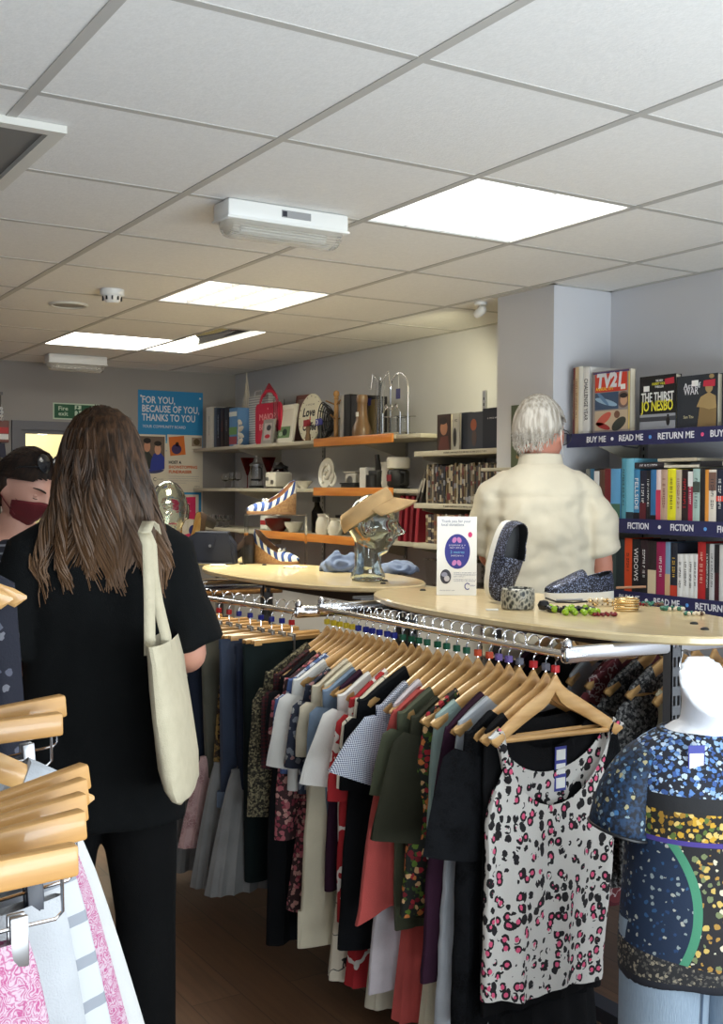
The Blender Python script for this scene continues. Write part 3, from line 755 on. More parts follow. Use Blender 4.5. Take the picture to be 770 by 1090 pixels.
# lower tier of the near rack: only their hems show under the long clothes
lowc = [(2.20, 'the charcoal skirt', 'black', .52), (2.33, 'the cream cotton skirt', 'cream', .54), (2.46, 'the coral red skirt', 'coral', .50), (2.58, 'the taupe linen skirt', 'beige', .52), (2.70, 'the red leaf print skirt', 'redleaf', .50), (2.80, 'the white branch print skirt', 'branch', .52), (2.92, 'the grey twill skirt', 'greypl', .46), (3.06, 'the pink flower print skirt', 'pinkfl', .40)]
for y, short, mk, L in lowc:
    M = hm(1.86, y, .71, rnd(-.08, .08)); hg_ = thing('clip_hanger', f'metal clip hanger holding {short}', 'hanger', M=M, group='metal clip hangers on the low rail'); link('hook', HM['hook_c'], hg_); link('wire', HM['low_wire'], hg_); link('clasp', HM['clasp'], hg_)
    bottoms('skirt', short.replace('the ', '', 1) + ' low down under the long clothes of the near rack', 'skirt', M, F[mk], skirt_mb(L, .17, .23, .03, .016, int(y*10), nf=7), belt=(.17, F[mk]))
# ------------------------------------------------------------------ rear side of the same rack
rear = [
 (2.09, 'the crimson knit top', 'jumper', 'top', 'redk', .62, .3, 'red', {}),
 (2.15, 'the dark green print top', 'blouse', 'top', 'navyfl', .6, .2, 'red', {}),
 (2.21, 'the ivory lace vest', 'vest_top', 'top', 'ivorylace', .55, 0, 'red', dict(neck=.15, nf=.16)),
 (2.28, 'the ivory lace camisole with long straps', 'camisole', 'top', 'ivorylace', .6, 0, 'red', dict(neck=.17, nf=.17, arm=.04)),
 (2.36, 'the charcoal woven top', 'jumper', 'top', 'greyw', .62, .3, 'red', dict(neck=.10)),
 (2.43, 'the grey woven cardigan', 'cardigan', 'cardigan', 'greyw', .66, .4, 'red', dict(neck=.07)),
 (2.53, 'the dark red blouse with white sprigs', 'blouse', 'top', 'redwhite', .75, .42, 'red', dict(neck=.07, th=.03)),
 (2.63, 'the grey blue tee', 'tee_shirt', 'top', 'greyblue', .6, .2, 'red', {}),
 (2.71, 'the black polka dot blouse', 'blouse', 'top', 'polka', .7, .3, 'red', dict(neck=.12, th=.026)),
 (2.80, 'the black jersey top', 'tee_shirt', 'top', 'black', .66, .25, 'red', {}),
 (2.90, 'the maroon tunic', 'tunic', 'top', 'plum', .7, .3, 'orange', {}),
]
for y, short, name, cat, mk, L, sl, cube, kw in rear:
    rn = random.Random(int(y*1000)); M = hm(2.56, y, RZ1+.0145, rn.uniform(-.15, .15), rn.uniform(-.02, .02))
    hanger(M, short + ' behind the table upright' if y < 2.25 else short + ' on the far rail', cube, bar=(2.2 < y < 2.4))
    kw = dict(dict(neck=.11, th=.02, wh=.22), **kw)
    garment(name, short.replace('the ', '', 1) + ' hung on the rail toward the bookshelves', cat, M, F[mk], L, sl, **kw)
# ------------------------------------------------------------------ trousers and skirts on the farther rack
def on2(y, dz=0): u = (y-3.32)/1.08; return 1.80-.13*u
far = [
 (3.36, 'the bottle green velvet trousers', 'velvet', 'trousers', .78, None),
 (3.42, 'the dark denim jeans', 'denim', 'trousers', .74, None),
 (3.48, 'the cropped mid blue jeans with turned up cuffs', 'denimb', 'trousers', .56, 'cuff'),
 (3.55, 'the brown and gold woven skirt', 'browngold', 'skirt', .60, None),
 (3.62, 'the grey olive twill trousers', 'oliveg', 'trousers', .62, None),
 (3.69, 'the second pair of dark denim jeans', 'denim', 'trousers', .66, None),
 (3.76, 'the grey tweed trousers', 'greytw', 'trousers', .62, None),
 (3.83, 'the rose red ruffled skirt', 'redruf', 'skirt', .62, None),
 (3.91, 'the pale olive tweed trousers', 'greytw', 'trousers', .7, None),
 (3.99, 'the black crepe trousers', 'blacks', 'trousers', .72, None),
 (4.07, 'the navy jeans near the far end', 'denim', 'trousers', .7, None),
 (4.16, 'the beige linen trousers', 'beige', 'trousers', .66, None),
 (4.25, 'the grey twill trousers at the far end', 'oliveg', 'trousers', .66, None),
 (4.33, 'the black skirt at the far end', 'black', 'skirt', .6, None),
]
cubes = ['red', 'blue', 'blue', 'blue', 'blue', 'blue', 'red', 'red', 'red', 'red', 'yellow', 'yellow', 'red', 'red']
for (y, short, mk, cat, L, cf), cb in zip(far, cubes):
    rn = random.Random(int(y*977)); M = hm(on2(y), y, R2Z+.0145, .13+rn.uniform(-.15, .15), rn.uniform(-.03, .03))
    hanger(M, short, cb, 'clamp')
    mb = trousers_mb(L, .2, .022, int(y*100)) if cat == 'trousers' else skirt_mb(L, .16, .22, seed=int(y*100))
    bottoms('trousers' if cat == 'trousers' else 'skirt', short.replace('the ', '', 1) + ' clamped on the farther rail', cat, M, F[mk], mb,
            belt=(.2 if cat == 'trousers' else .16, F[mk]), cuff=(L, .1, F['cuff']) if cf else None)
low = [
 (3.40, 'the grey pleated skirt nearest on the low rail', 'greypl', .40, .26),
 (3.52, 'the second grey pleated skirt on the low rail', 'greypl', .41, .25),
 (3.62, 'the pink lace skirt', 'pinklace', .30, .25),
 (3.74, 'the third grey pleated skirt on the low rail', 'greypl', .42, .27),
 (3.86, 'the green dotted skirt', 'greendot', .34, .26),
 (4.0, 'the black cotton skirt on the low rail', 'black', .32, .25),
 (4.14, 'the rose red skirt on the low rail', 'redruf', .34, .25),
]
for y, short, mk, L, wh in low:
    rn = random.Random(int(y*577)); M = hm(1.76-.08*(y-3.34)/1.04, y, .67+.011, .1, 0)
    hg_ = thing('clip_hanger', f'metal clip hanger holding {short}', 'hanger', M=M, group='metal clip hangers on the low rail'); link('hook', HM['hook_c'], hg_); link('wire', HM['low_wire'], hg_); link('clasp', HM['clasp'], hg_)
    bottoms('skirt', short.replace('the ', '', 1) + (' under the trousers' if 'low rail' not in short else ''), 'skirt', M, F[mk], skirt_mb(L, .17, wh, .03, .02, int(y*10), nf=11), belt=(.17, F[mk]))
# ------------------------------------------------------------------ people
def head_mb(face=1.0, sub_=5, ears=True, k=1.0):
    """a head facing -Y, centre of the skull at the origin, about .24 tall"""
    bm = bmesh.new(); bmesh.ops.create_icosphere(bm, subdivisions=sub_, radius=1)
    G = lambda x, z, a, b: exp(-(x/a)**2-(z/b)**2)
    out = MB()
    for v in bm.verts:
        n = v.co.normalized(); x, y, z = n.x*.076, n.y*.097, n.z*.120
        if z < 0:
            t = (-z/.12)
            x *= 1-.30*t**1.6; y = y*(1-.12*t) if y < 0 else y*(1-.50*t**1.1)
        if y < 0:
            y *= .96; f = min(1, -n.y*1.6)
            y -= f*face*(.026*G(x, z+.026, .011, .016)+.014*G(x, z+.008, .009, .026) + .007*G(abs(x)-.028, z-.026, .026, .009)
                   + .008*G(x, z+.062, .022, .010) + .004*G(x, z+.075, .02, .006) + .013*G(x, z+.100, .026, .018) + .007*G(abs(x)-.045, z+.024, .02, .022))
            y += f*face*(.012*G(abs(x)-.031, z-.004, .015, .011) + .004*G(x, z+.069, .024, .0035) + .004*G(x, z+.084, .02, .006))
        v.co = Vector((x, y, z))*k
    bm.verts.index_update(); out.add([v.co for v in bm.verts], [[v.index for v in f.verts] for f in bm.faces]); bm.free()
    if ears:
        for sx in (-1, 1):
            e = []
            for j in range(9):
                a = j/8; w = .019*sqrt(max(.02, 1-(2*a-1)**2)); e.append([Vector((sx*(.070+.012*a*0+.010*cos(q)+.004), .012+w*sin(q)*.85+.006*a, -.036+.062*a))*k for q in [2*pi*i/14 for i in range(14)]])
            out.loft(e)
    return out
def skinned(verts, edges, radii, root=0, lv=2):
    me = bpy.data.meshes.new('tmp'); me.from_pydata(verts, edges, []); o = bpy.data.objects.new('tmp', me); COL.objects.link(o)
    o.modifiers.new('s', 'SKIN'); sv = me.skin_vertices[0].data
    for i, r in enumerate(radii): sv[i].radius = r if isinstance(r, tuple) else (r, r); sv[i].use_root = (i == root)
    m = o.modifiers.new('b', 'SUBSURF'); m.levels = lv; m.render_levels = lv
    bpy.context.view_layer.update(); bake(o); mb = MB(); mb.add([v.co.copy() for v in o.data.vertices], [tuple(p.vertices) for p in o.data.polygons])
    d = o.data; bpy.data.objects.remove(o); bpy.data.meshes.remove(d); return mb
def fuse(name, mb, mat, parent, voxel=.008, smooth=3, M=None, wr=None, label=None):
    """one continuous surface out of overlapping closed pieces; wr displaces it along its normals"""
    me = mb.mesh(name, mat); o = link(name, me, None)
    r = o.modifiers.new('r', 'REMESH'); r.mode = 'VOXEL'; r.voxel_size = voxel; r.use_smooth_shade = True
    q = o.modifiers.new('q', 'SMOOTH'); q.factor = .5; q.iterations = smooth
    bpy.context.view_layer.update(); bake(o); me = o.data
    if wr:
        ns = [v.normal.copy() for v in me.vertices]
        for v, n in zip(me.vertices, ns): v.co += n*wr(v.co, n)
    me.materials.clear(); me.materials.append(mat); me.polygons.foreach_set('use_smooth', [True]*len(me.polygons)); me.update()
    o.parent = parent
    if M is not None: o.matrix_local = M
    if label: o['label'] = label
    return o
def hand_mb(wrist, direc, palm_n, side, curl=.5, sc=1.0):
    """palm and five curled fingers; direc = along the hand, palm_n = normal of the palm, side = thumb side"""
    d = Vector(direc).normalized(); n = Vector(palm_n).normalized(); s = Vector(side).normalized(); w = Vector(wrist)
    V = [w]; E = []; Rr = [(.024*sc, .019*sc)]
    V.append(w+d*.05*sc); E.append((0, 1)); Rr.append((.036*sc, .016*sc)); V.append(w+d*.085*sc); E.append((1, 2)); Rr.append((.038*sc, .014*sc))
    mb = skinned(V, E, Rr)
    for off, L, yy in ((.027, .070, .078), (.009, .080, .086), (-.009, .075, .084), (-.026, .058, .074)):
        p = w + d*yy*sc*.8 + s*off*sc; pts = [p]; c = 0
        dd = d.copy()
        for q in (.42, .33, .25):
            dd = (d*cos(c+curl*.5) + n*sin(c+curl*.5)); c += curl; pts.append(pts[-1]+dd*L*q*1.25*sc)
        mb.merge(skinned(pts, [(0, 1), (1, 2), (2, 3)], [.0088*sc, .0084*sc, .0078*sc, .0066*sc]))
    p = w + d*.025*sc + s*.022*sc
    mb.merge(skinned([p, p+(s*.7+d*.6+n*.25)*.034*sc, p+(s*.75+d*1.2+n*.5)*.046*sc, p+(s*.7+d*1.7+n*.8)*.055*sc], [(0, 1), (1, 2), (2, 3)], [.0115*sc, .0105*sc, .0095*sc, .0075*sc]))
    return mb
def body(parent, k, elbows, wrists, knees=None, head_at=(0, -.025, 1.625), head_rot=Matrix(), mat=None, width=1.0, ankles=None, hand_dir=None, hipw=.09, hk=1.0, lids=False):
    P_ = lambda *v: Vector(v)*k
    knees = knees or ((-.10, -.02, .49), (.10, -.02, .49)); ankles = ankles or ((-.105, .02, .09), (.105, .02, .09))
    V = [P_(0, 0, .96), P_(0, .0, 1.10), P_(0, .0, 1.28), P_(0, .01, 1.42), P_(0, .005, 1.50), P_(0, -.01, 1.56)]
    Rr = [(.125, .10), (.115, .09), (.135, .10), (.085, .07), (.056, .056), (.052, .055)]; Rr = [(a*k, b*k) for a, b in Rr]
    E = [(0, 1), (1, 2), (2, 3), (3, 4), (4, 5)]
    def add(p, par, r): V.append(P_(*p)); Rr.append((r*k, r*k)); E.append((par, len(V)-1)); return len(V)-1
    for i, sx in ((0, -1), (1, 1)):
        h = add((sx*hipw, 0, .90), 0, .085); kn = add(knees[i], h, .056); an = add(ankles[i], kn, .038); add((ankles[i][0]+sx*.02, ankles[i][1]-.13, .035), an, .034)
        s_ = add((sx*.155*width, .01, 1.425), 3, .052); e = add(elbows[i], s_, .040); w = add(wrists[i], e, .027)
    mb = skinned(V, E, Rr)
    for i, sx in ((0, -1), (1, 1)):
        w = Vector(wrists[i])*k; e = Vector(elbows[i])*k; d = (w-e).normalized()
        side = Vector((0, 0, 1)) if abs(d.z) < .6 else Vector((0, -1, 0)); nrm = Vector((-sx, 0, 0))
        mb.merge(hand_mb(w, d, nrm, side, .45, k))
    hm_ = head_mb(k=k); M = T(*(Vector(head_at)*k)) @ head_rot @ Matrix.Diagonal((hk, hk, hk, 1)); mb.merge(hm_.xf(M))
    o = fuse('body', mb, mat or M_skin, parent, .0075, 2)
    ey = plain('eye_white', (.8, .8, .78), .2); ir = plain('eye_iris', (.05, .035, .02), .2)
    for sx in (-1, 1):
        p = M @ (Vector((sx*.031, -.0755+.0055*lids, .003))*k)
        e = part('eye', MB().lathe([(.0105*k*sin(a), -.0105*k*cos(a)) for a in [pi*i/8 for i in range(9)]], 14, cap0=False, cap1=False), (mat or M_skin) if lids else ey, parent, M=M.to_3x3().to_4x4().copy() if 0 else T(*p))
        if lids:
            part('eyelash', MB().tube([M @ (Vector((sx*.031+.014*q, -.0800-.0025*(1-q*q), -.003-.003*(1-q*q)))*k) for q in (-1, -.5, 0, .5, 1)], .0012*k, 6), ir, parent); continue
        part('iris', MB().lathe([(0, -.0006), (.005*k, -.0002), (.0055*k, .001)], 14, cap0=False, cap1=False), ir, e, M=(M.to_3x3().to_4x4() @ T(0, -.0112*k, 0) @ RX(R(-90))))
    return o, M
def tubeg(pts, rs, n=20, flat=1.0):
    return MB().tube(pts, rs, n, flat=flat)
def ringloft(rows, n=40, p=2.3):
    rg = []
    for z, cx, cy, rx, ry in rows:
        rg.append([(cx+rx*math.copysign(abs(cos(2*pi*i/n))**(2/p), cos(2*pi*i/n)), cy+ry*math.copysign(abs(sin(2*pi*i/n))**(2/p), sin(2*pi*i/n)), z) for i in range(n)])
    return MB().loft(rg)
def shoes(parent, k, ankles, mat):
    for a in ankles:
        sx = 1 if a[0] > 0 else -1; mb = MB(); rg = []
        for y, w, h in ((.07, .02, .05), (.06, .034, .075), (.02, .038, .085), (-.04, .040, .07), (-.10, .046, .055), (-.15, .042, .045), (-.18, .022, .03)):
            rg.append([((a[0]+sx*.012*(-y/.15))*k+w*cos(q), a[1]*k+y, max(.002, h*.5+h*.5*sin(q))) for q in [2*pi*i/16 for i in range(16)]])
        mb.loft(rg); part('shoe', mb, mat, parent)
def strands(n, path, r=.0022, seg=12, seed=1):
    rn = random.Random(seed); mb = MB()
    for i in range(n):
        pts = path(rn)
        if not pts: continue
        m = len(pts); mb.tube(pts, [r*(1-.55*(j/(m-1))) for j in range(m)], 3, cap=False)
    return mb
def M_hair(name, c1, c2, tip=None, z0=0, z1=1, rough=.48):
    s = Sh(name, rough); n = s.noise(1, 3, s.co('Object', (90, 90, 9))); c = s.mix(n.step(.3, .7), c1, c2)
    if tip: z = s.xyz()[2]; c = s.mix(z.step(z1, z0)*.75, c, tip) if z0 < z1 else c
    s.color(c); s.b.inputs['Specular IOR Level'].default_value = .35; s.bump(n, .5, .004); return s.m
def face_dir(x, y): return math.atan2(x, -y)

# --- woman in black, seen from behind
k = 1.69/1.75
pr = thing('person', 'person with long wavy brown hair in a black tee and trousers, seen from behind', 'person', (.878, 2.61, 0), face_dir(.30, .95))
EL = ((-.225, .045, 1.13), (.235, .04, 1.13)); WR = ((-.19, -.20, 1.08), (.17, -.22, 1.10))
KN = ((-.11, -.01, .49), (.105, -.03, .49)); AN = ((-.115, .03, .09), (.115, .0, .09))
body(pr, k, EL, WR, KN, ankles=AN, head_rot=RX(R(10)) @ RZ(R(-6)))
M_bt = fabric('black_tee', (.0026, .0032, .0036), .15); M_btr = fabric('black_trousers', (.0024, .0026, .003), .1)
tee = ringloft([(z*k, 0, cy*k, rx*k, ry*k) for z, cy, rx, ry in ((1.49, .012, .075, .06), (1.475, .012, .10, .075), (1.455, .012, .145, .090), (1.42, .012, .185, .105), (1.36, .008, .196, .122), (1.28, .004, .192, .130), (1.16, 0, .184, .126), (1.04, 0, .188, .130), (.92, .004, .198, .138), (.80, .006, .205, .142), (.735, .006, .206, .143))])
for i, sx in ((0, -1), (1, 1)):
    e = Vector(EL[i]); s_ = Vector((sx*.15, .012, 1.425))
    tee.merge(tubeg([Vector((sx*.05, .012, 1.44))*k, Vector((sx*.115, .012, 1.425))*k, Vector((sx*.165, .014, 1.395))*k, s_.lerp(e, .4)*k, (s_.lerp(e, .9)+Vector((sx*.008, 0, 0)))*k], [.045*k, .058*k, .068*k, .073*k, .077*k]))
def wr_tee(p, n):
    return (.010*noise.noise(Vector((p.x*9, p.y*9, p.z*2.4))) + .005*noise.noise(Vector((p.x*22, p.y*20, p.z*7))))*min(1, max(0, (1.46*k-p.z)*5))
fuse('black_tee', tee, M_bt, pr, .009, 3, wr=wr_tee)
tr = ringloft([(z*k, 0, 0, rx*k, ry*k) for z, rx, ry in ((1.0, .16, .115), (.92, .178, .13), (.84, .178, .13), (.80, .15, .11))])
for i in (0, 1):
    a, b = Vector(KN[i]), Vector(AN[i]); h = Vector(((-1, 1)[i]*.085, .0, .88))
    tr.merge(tubeg([h*k, h.lerp(a, .5)*k, a*k, a.lerp(b, .6)*k, (b+Vector((0, 0, -.03)))*k], [.10*k, .092*k, .076*k, .072*k, .070*k]))
fuse('trousers', tr, M_btr, pr, .010, 3)
shoes(pr, k, AN, M_black)
HC = Vector((0, -.025, 1.625))*k       # head centre
hprof = [(.128, .010, .012, .010), (.120, .034, .040, .012), (.098, .062, .076, .014), (.06, .080, .098, .016), (.0, .092, .106, .022), (-.06, .104, .102, .034), (-.12, .117, .090, .050), (-.17, .131, .080, .062), (-.215, .143, .070, .070), (-.255, .146, .060, .078), (-.285, .130, .045, .082)]
def hshape(dz):
    for (a, b) in zip(hprof, hprof[1:]):
        if b[0] <= dz <= a[0]:
            t = (a[0]-dz)/(a[0]-b[0]); return [a[i]+(b[i]-a[i])*t for i in (1, 2, 3)]
    return list(hprof[0][1:]) if dz > .1 else list(hprof[-1][1:])
rows = []
for dz, rx, ry, cy in hprof: rows.append((HC.z+dz, 0, HC.y+cy+.012, rx*.93, ry*.9))
MH = M_hair('brown_hair', srgb(38, 26, 17), srgb(82, 57, 38), srgb(118, 86, 58), HC.z-.30, HC.z-.02)
def wr_h(p, n): return .008*noise.noise(Vector((math.atan2(p.x, p.y-HC.y)*5, 0, p.z*3.5))) + .006*noise.noise(Vector((math.atan2(p.x, p.y-HC.y)*13, 5, p.z*5)))
hair = fuse('hair', ringloft(rows, 48, 2.0), MH, pr, .008, 2, wr=wr_h)
def wstrand(rn):
    th = rn.gauss(0, 1.15)
    if abs(th) > 2.35: return None
    z0 = rn.choice((.126, .126, .12, .1, .07, .02, -.05)); ln = -.25+.05*noise.noise(Vector((th*2.2, 3, 0)))-.03*rn.random() + (-.035 if abs(th) > 1.0 else 0) + max(-.03, min(.03, rn.gauss(0, .02)))
    ph = 9*noise.noise(Vector((th*1.6, 0, 0)))+rn.gauss(0, .35); fr = 26+5*noise.noise(Vector((th*2, 9, 0))); am = rn.uniform(.007, .013); ro = rn.uniform(.96, 1.07); pts = []
    for j in range(17):
        dz = z0+(ln-z0)*j/16; rx, ry, cy = hshape(max(dz, -.284)); g = max(0, min(1, (.12-dz)*5)); a = th + .13*sin(fr*dz+ph)*g
        w = am*sin(fr*dz+ph+1.5)*g + max(0, -.2-dz)*.1
        pts.append((HC.x+(rx*ro+w)*sin(a), HC.y+cy+.012+(ry*ro+w)*cos(a), HC.z+dz))
    return pts
part('hair_strands', strands(1500, wstrand, .0024, seed=4), MH, hair)

# --- man in a cream shirt, seen from behind
k = 1.855/1.75
mr = thing('person', 'person with short white hair and glasses in a cream short-sleeved shirt', 'person', (2.795, 3.25, 0), face_dir(.60, .80))
EL = ((-.222, .02, 1.16), (.185, -.09, 1.17)); WR = ((-.225, -.10, .93), (.10, -.27, 1.12))
hr = RX(R(12)) @ RZ(R(-26))
_, HM_ = body(mr, k, EL, WR, head_at=(0, -.040, 1.618), hk=1.10, head_rot=hr, mat=plain('ruddy_skin', srgb(204, 138, 116), .5))
M_cs = fabric('cream_shirt', srgb(200, 192, 172), .05)
sh = ringloft([(z*k, 0, cy*k, rx*k, ry*k) for z, cy, rx, ry in ((1.512, .012, .080, .068), (1.49, .014, .115, .085), (1.455, .016, .150, .100), (1.41, .016, .178, .118), (1.34, .014, .190, .134), (1.24, .010, .190, .142), (1.12, .006, .188, .142), (1.0, .004, .192, .146), (.88, .004, .198, .150), (.82, .004, .198, .150))])
for i, sx in ((0, -1), (1, 1)):
    e = Vector(EL[i]); s_ = Vector((sx*.165, .016, 1.425))
    sh.merge(tubeg([Vector((sx*.05, .014, 1.45))*k, Vector((sx*.105, .016, 1.435))*k, Vector((sx*.155, .016, 1.395))*k, s_.lerp(e, .4)*k, (s_.lerp(e, .86)+Vector((sx*.004, 0, 0)))*k], [.045*k, .062*k, .072*k, .077*k, .080*k]))
def wr_sh(p, n):
    x, z = p.x, p.z; b = max(0, n.y)
    fold = .013*noise.noise(Vector((x*5, p.y*6, z*9))) + .012*noise.noise(Vector((x*9+z*5, 3, z*13))) + .004*noise.noise(Vector((x*26, 3, z*30)))
    v = -.010*exp(-((abs(x)-.165)/.022)**2)*(1 if z < 1.50 else 0)*b
    yk = -.006*exp(-((z-1.395*k)/.008)**2)*b; dg = .012*max(0, sin((z+abs(x)*1.3)*34))*exp(-((abs(x)-.10)/.07)**2)*exp(-((z-1.25*k)/.12)**2)
    return (fold*1.3+v*1.4+yk+dg)*min(1, max(0, (1.52*k-z)*6))
fuse('shirt', sh, M_cs, mr, .009, 2, wr=wr_sh)
cl = MB(); rg = []
for z, rx, ry, cy in ((1.495, .088, .080, .006), (1.515, .080, .074, .004), (1.545, .074, .070, -.002), (1.548, .068, .064, -.002), (1.51, .07, .066, .004)):
    rg.append([(rx*k*cos(2*pi*i/32), (cy+ry*sin(2*pi*i/32))*k, (z-.02*max(0, -sin(2*pi*i/32)))*k) for i in range(32)])
part('collar', cl.loft(rg, False, False), M_cs, mr)
pk = MB()
for x0, x1, z0, z1 in ((-.075, .075, 1.0, 1.185),):
    pass
tr = ringloft([(z*k, 0, 0, rx*k, ry*k) for z, rx, ry in ((1.02, .175, .13), (.92, .19, .14), (.84, .19, .14), (.80, .16, .12))])
for sx in (-1, 1):
    tr.merge(tubeg([(sx*.09*k, 0, .88*k), (sx*.095*k, -.01, .66*k), (sx*.10*k, -.02*k, .49*k), (sx*.105*k, .0, .25*k), (sx*.105*k, .02*k, .05)], [.105*k, .10*k, .086*k, .080*k, .078*k]))
fuse('trousers', tr, fabric('grey_trousers', srgb(70, 70, 76)), mr, .011, 3)
shoes(mr, k, ((-.105, .02, .09), (.105, .02, .09)), plain('brown_leather', (.06, .03, .016), .4))
MW = M_hair('white_hair', srgb(150, 142, 130), srgb(206, 201, 192), rough=.85)
hv = head_mb(0, 4, False, k); hv.v = [Vector((v.x*1.07, v.y*1.06 + .004, v.z*1.05+.003)) for v in hv.v]
keep = MB()
def in_hair(v): return (v.z > .052*k or v.y > (.012+.10*max(0, -v.z/.1))*k) and v.z > -.068*k
idx = {}
for i, v in enumerate(hv.v):
    if in_hair(v): idx[i] = len(keep.v); keep.v.append(v)
keep.f = [tuple(idx[i] for i in f) for f in hv.f if all(i in idx for i in f)]
hairm = part('hair', keep, MW, mr, M=HM_); mo = hairm.modifiers.new('thick', 'SOLIDIFY'); mo.thickness = .012*k; mo.offset = 0
def mstrand(rn):
    while True:
        d = Vector((rn.gauss(0, 1), rn.gauss(.2, 1), rn.gauss(.3, 1))).normalized(); p = Vector((d.x*.082, d.y*.104+.004, d.z*.127+.003))*k
        if in_hair(p): break
    down = Vector((d.x*.3, .55 if d.z > .2 else .2, -.75)); t = (down - d*down.dot(d)).normalized()
    sw = Vector((rn.uniform(-.5, .5), rn.uniform(-.2, .3), rn.uniform(-.25, .25))); t = (t+sw*1.3).normalized(); L = rn.uniform(.010, .022)
    pts = []
    for j in range(5):
        q = p + t*L*j/4; q2 = Vector((q.x/.082, q.y/.104, q.z/.127))/k; f = 1.0+.015+.075*(j/4)*rn.random(); q = q*(f/max(.6, q2.length)); pts.append(q)
    return pts
part('hair_strands', strands(3000, mstrand, .0017, seed=9), MW, hairm)
gl = thing('x', 'x', 'x'); bpy.data.objects.remove(gl)
g = link('glasses', MB().tube([Vector((sx*.074, -.09, .008))*k if 0 else Vector(q)*k for sx in (1,) for q in ((.080, .022, .006), (.079, -.04, .012), (.072, -.098, .010))], .0016, 6).mesh('temple_arm', M_black), mr, HM_)
g2 = MB().tube([Vector(q)*k for q in ((-.080, .022, .006), (-.079, -.04, .012), (-.072, -.098, .010))], .0016, 6)
part('temple_arm', g2, M_black, g)
for sx in (-1, 1):
    part('rim', MB().tube([Vector((sx*.036+.032*cos(a), -.102-.004*cos(a)*0, .004+.021*sin(a)))*k for a in [2*pi*i/24 for i in range(25)]], .0014, 6), M_black, g)
    part('lens', MB().prism([((sx*.036+.031*cos(a))*k, (.004+.020*sin(a))*k) for a in [2*pi*i/24 for i in range(24)]], -.1025*k, -.1015*k), M_pane, g)
part('mask_loop', MB().tube([Vector(q)*k for q in ((-.077, .016, .012), (-.084, .030, -.006), (-.082, .022, -.030), (-.070, -.02, -.055), (-.058, -.06, -.07))], .0016, 6), M_white, mr, M=HM_)

# --- person with a red face mask behind her
k = 1.625/1.75
qr = thing('person', 'person in a dark red face mask with sunglasses on dark hair, facing the camera', 'person', (.872, 3.36, 0), face_dir(.45, -.72))
EL = ((-.225, .03, 1.13), (.225, .03, 1.13)); WR = ((-.12, -.20, 1.06), (.12, -.20, 1.06))
hr = RX(R(22)) @ RY(R(4))
_, HQ = body(qr, k, EL, WR, head_at=(0, -.035, 1.615), lids=True, head_rot=hr, mat=plain('fair_skin', srgb(208, 156, 136), .5))
s = Sh('navy_stripe_jersey', .85); z = s.xyz()[2]; s.color(s.mix((z*45).frac().lt(.25), srgb(30, 32, 44), srgb(120, 122, 130))); M_st = s.m
tp = ringloft([(z*k, 0, cy*k, rx*k, ry*k) for z, cy, rx, ry in ((1.455, .012, .12, .075), (1.44, .012, .15, .088), (1.41, .012, .18, .10), (1.34, .008, .186, .118), (1.24, 0, .18, .125), (1.1, 0, .165, .115), (.98, 0, .18, .13), (.84, 0, .19, .135))])
for i, sx in ((0, -1), (1, 1)):
    e = Vector(EL[i]); s_ = Vector((sx*.15, .012, 1.415)); tp.merge(tubeg([Vector((sx*.06, .012, 1.43))*k, Vector((sx*.12, .012, 1.41))*k, Vector((sx*.16, .012, 1.38))*k, s_.lerp(e, .4)*k, s_.lerp(e, .8)*k], [.04*k, .054*k, .062*k, .066*k, .064*k]))
fuse('striped_top', tp, M_st, qr, .009, 3, wr=lambda p, n: .005*noise.noise(Vector((p.x*9, p.y*9, p.z*4))))
tr = ringloft([(z*k, 0, 0, rx*k, ry*k) for z, rx, ry in ((.98, .16, .115), (.9, .175, .13), (.82, .17, .12))])
for sx in (-1, 1): tr.merge(tubeg([(sx*.085*k, 0, .88*k), (sx*.10*k, -.02*k, .49*k), (sx*.105*k, .02*k, .06)], [.10*k, .076*k, .068*k]))
fuse('trousers', tr, F['denim'], qr, .011, 3); shoes(qr, k, ((-.105, .02, .09), (.105, .02, .09)), M_black)
# mask: a patch of the face pushed out, with ear loops
hd = head_mb(1, 5, False, k)
from mathutils.bvhtree import BVHTree
bv = BVHTree.FromPolygons([tuple(v) for v in hd.v], hd.f); mk = MB(); rows = []
for j in range(13):
    f = j/12; row_ = []
    for i in range(33):
        u = -1+2*i/32; a_ = u*1.22; zt_ = -.012-.020*abs(u)**1.5+.004*(1-abs(u)); zb_ = -.112+.030*abs(u)**1.6; zz = (zt_+(zb_-zt_)*f)*k
        o_ = Vector((sin(a_)*.3, -cos(a_)*.3, zz)); hit = bv.ray_cast(o_, Vector((-sin(a_), cos(a_), 0)))[0]
        d_ = Vector((sin(a_), -cos(a_), 0)); p_ = hit if hit is not None else d_*.06+Vector((0, 0, zz))
        row_.append(p_ + d_*(.006+.006*exp(-(u/.45)**2)*sin(pi*min(1, f*1.1))+.0012*sin(f*22)))
    rows.append(row_)
mk.loft(rows, False, False, closed=False)
for sx in (-1, 1):
    part('eyebrow', MB().tube([Vector((sx*(.014+.036*q), -.096+.020*q*q+.004*q, .021+.007*sin(pi*q*.7)))*k for q in (0, .25, .5, .75, 1)], [.0022, .003, .003, .0024, .0014], 6), plain('brow_hair', (.03, .018, .012), .8), qr, M=HQ)
m_ = part('face_mask', mk, fabric('dark_red_cotton', srgb(104, 26, 32)), qr, M=HQ); mo = m_.modifiers.new('thick', 'SOLIDIFY'); mo.thickness = .002
for sx in (-1, 1):
    part('ear_loop', MB().tube([Vector((sx*x, y, z))*k for x, y, z in ((.062, -.045, -.03), (.074, -.005, -.01), (.080, .022, .0), (.082, .03, -.02), (.073, .0, -.045), (.056, -.045, -.075))], .0017, 6), fabric('dark_red_cotton', srgb(104, 26, 32)), m_)
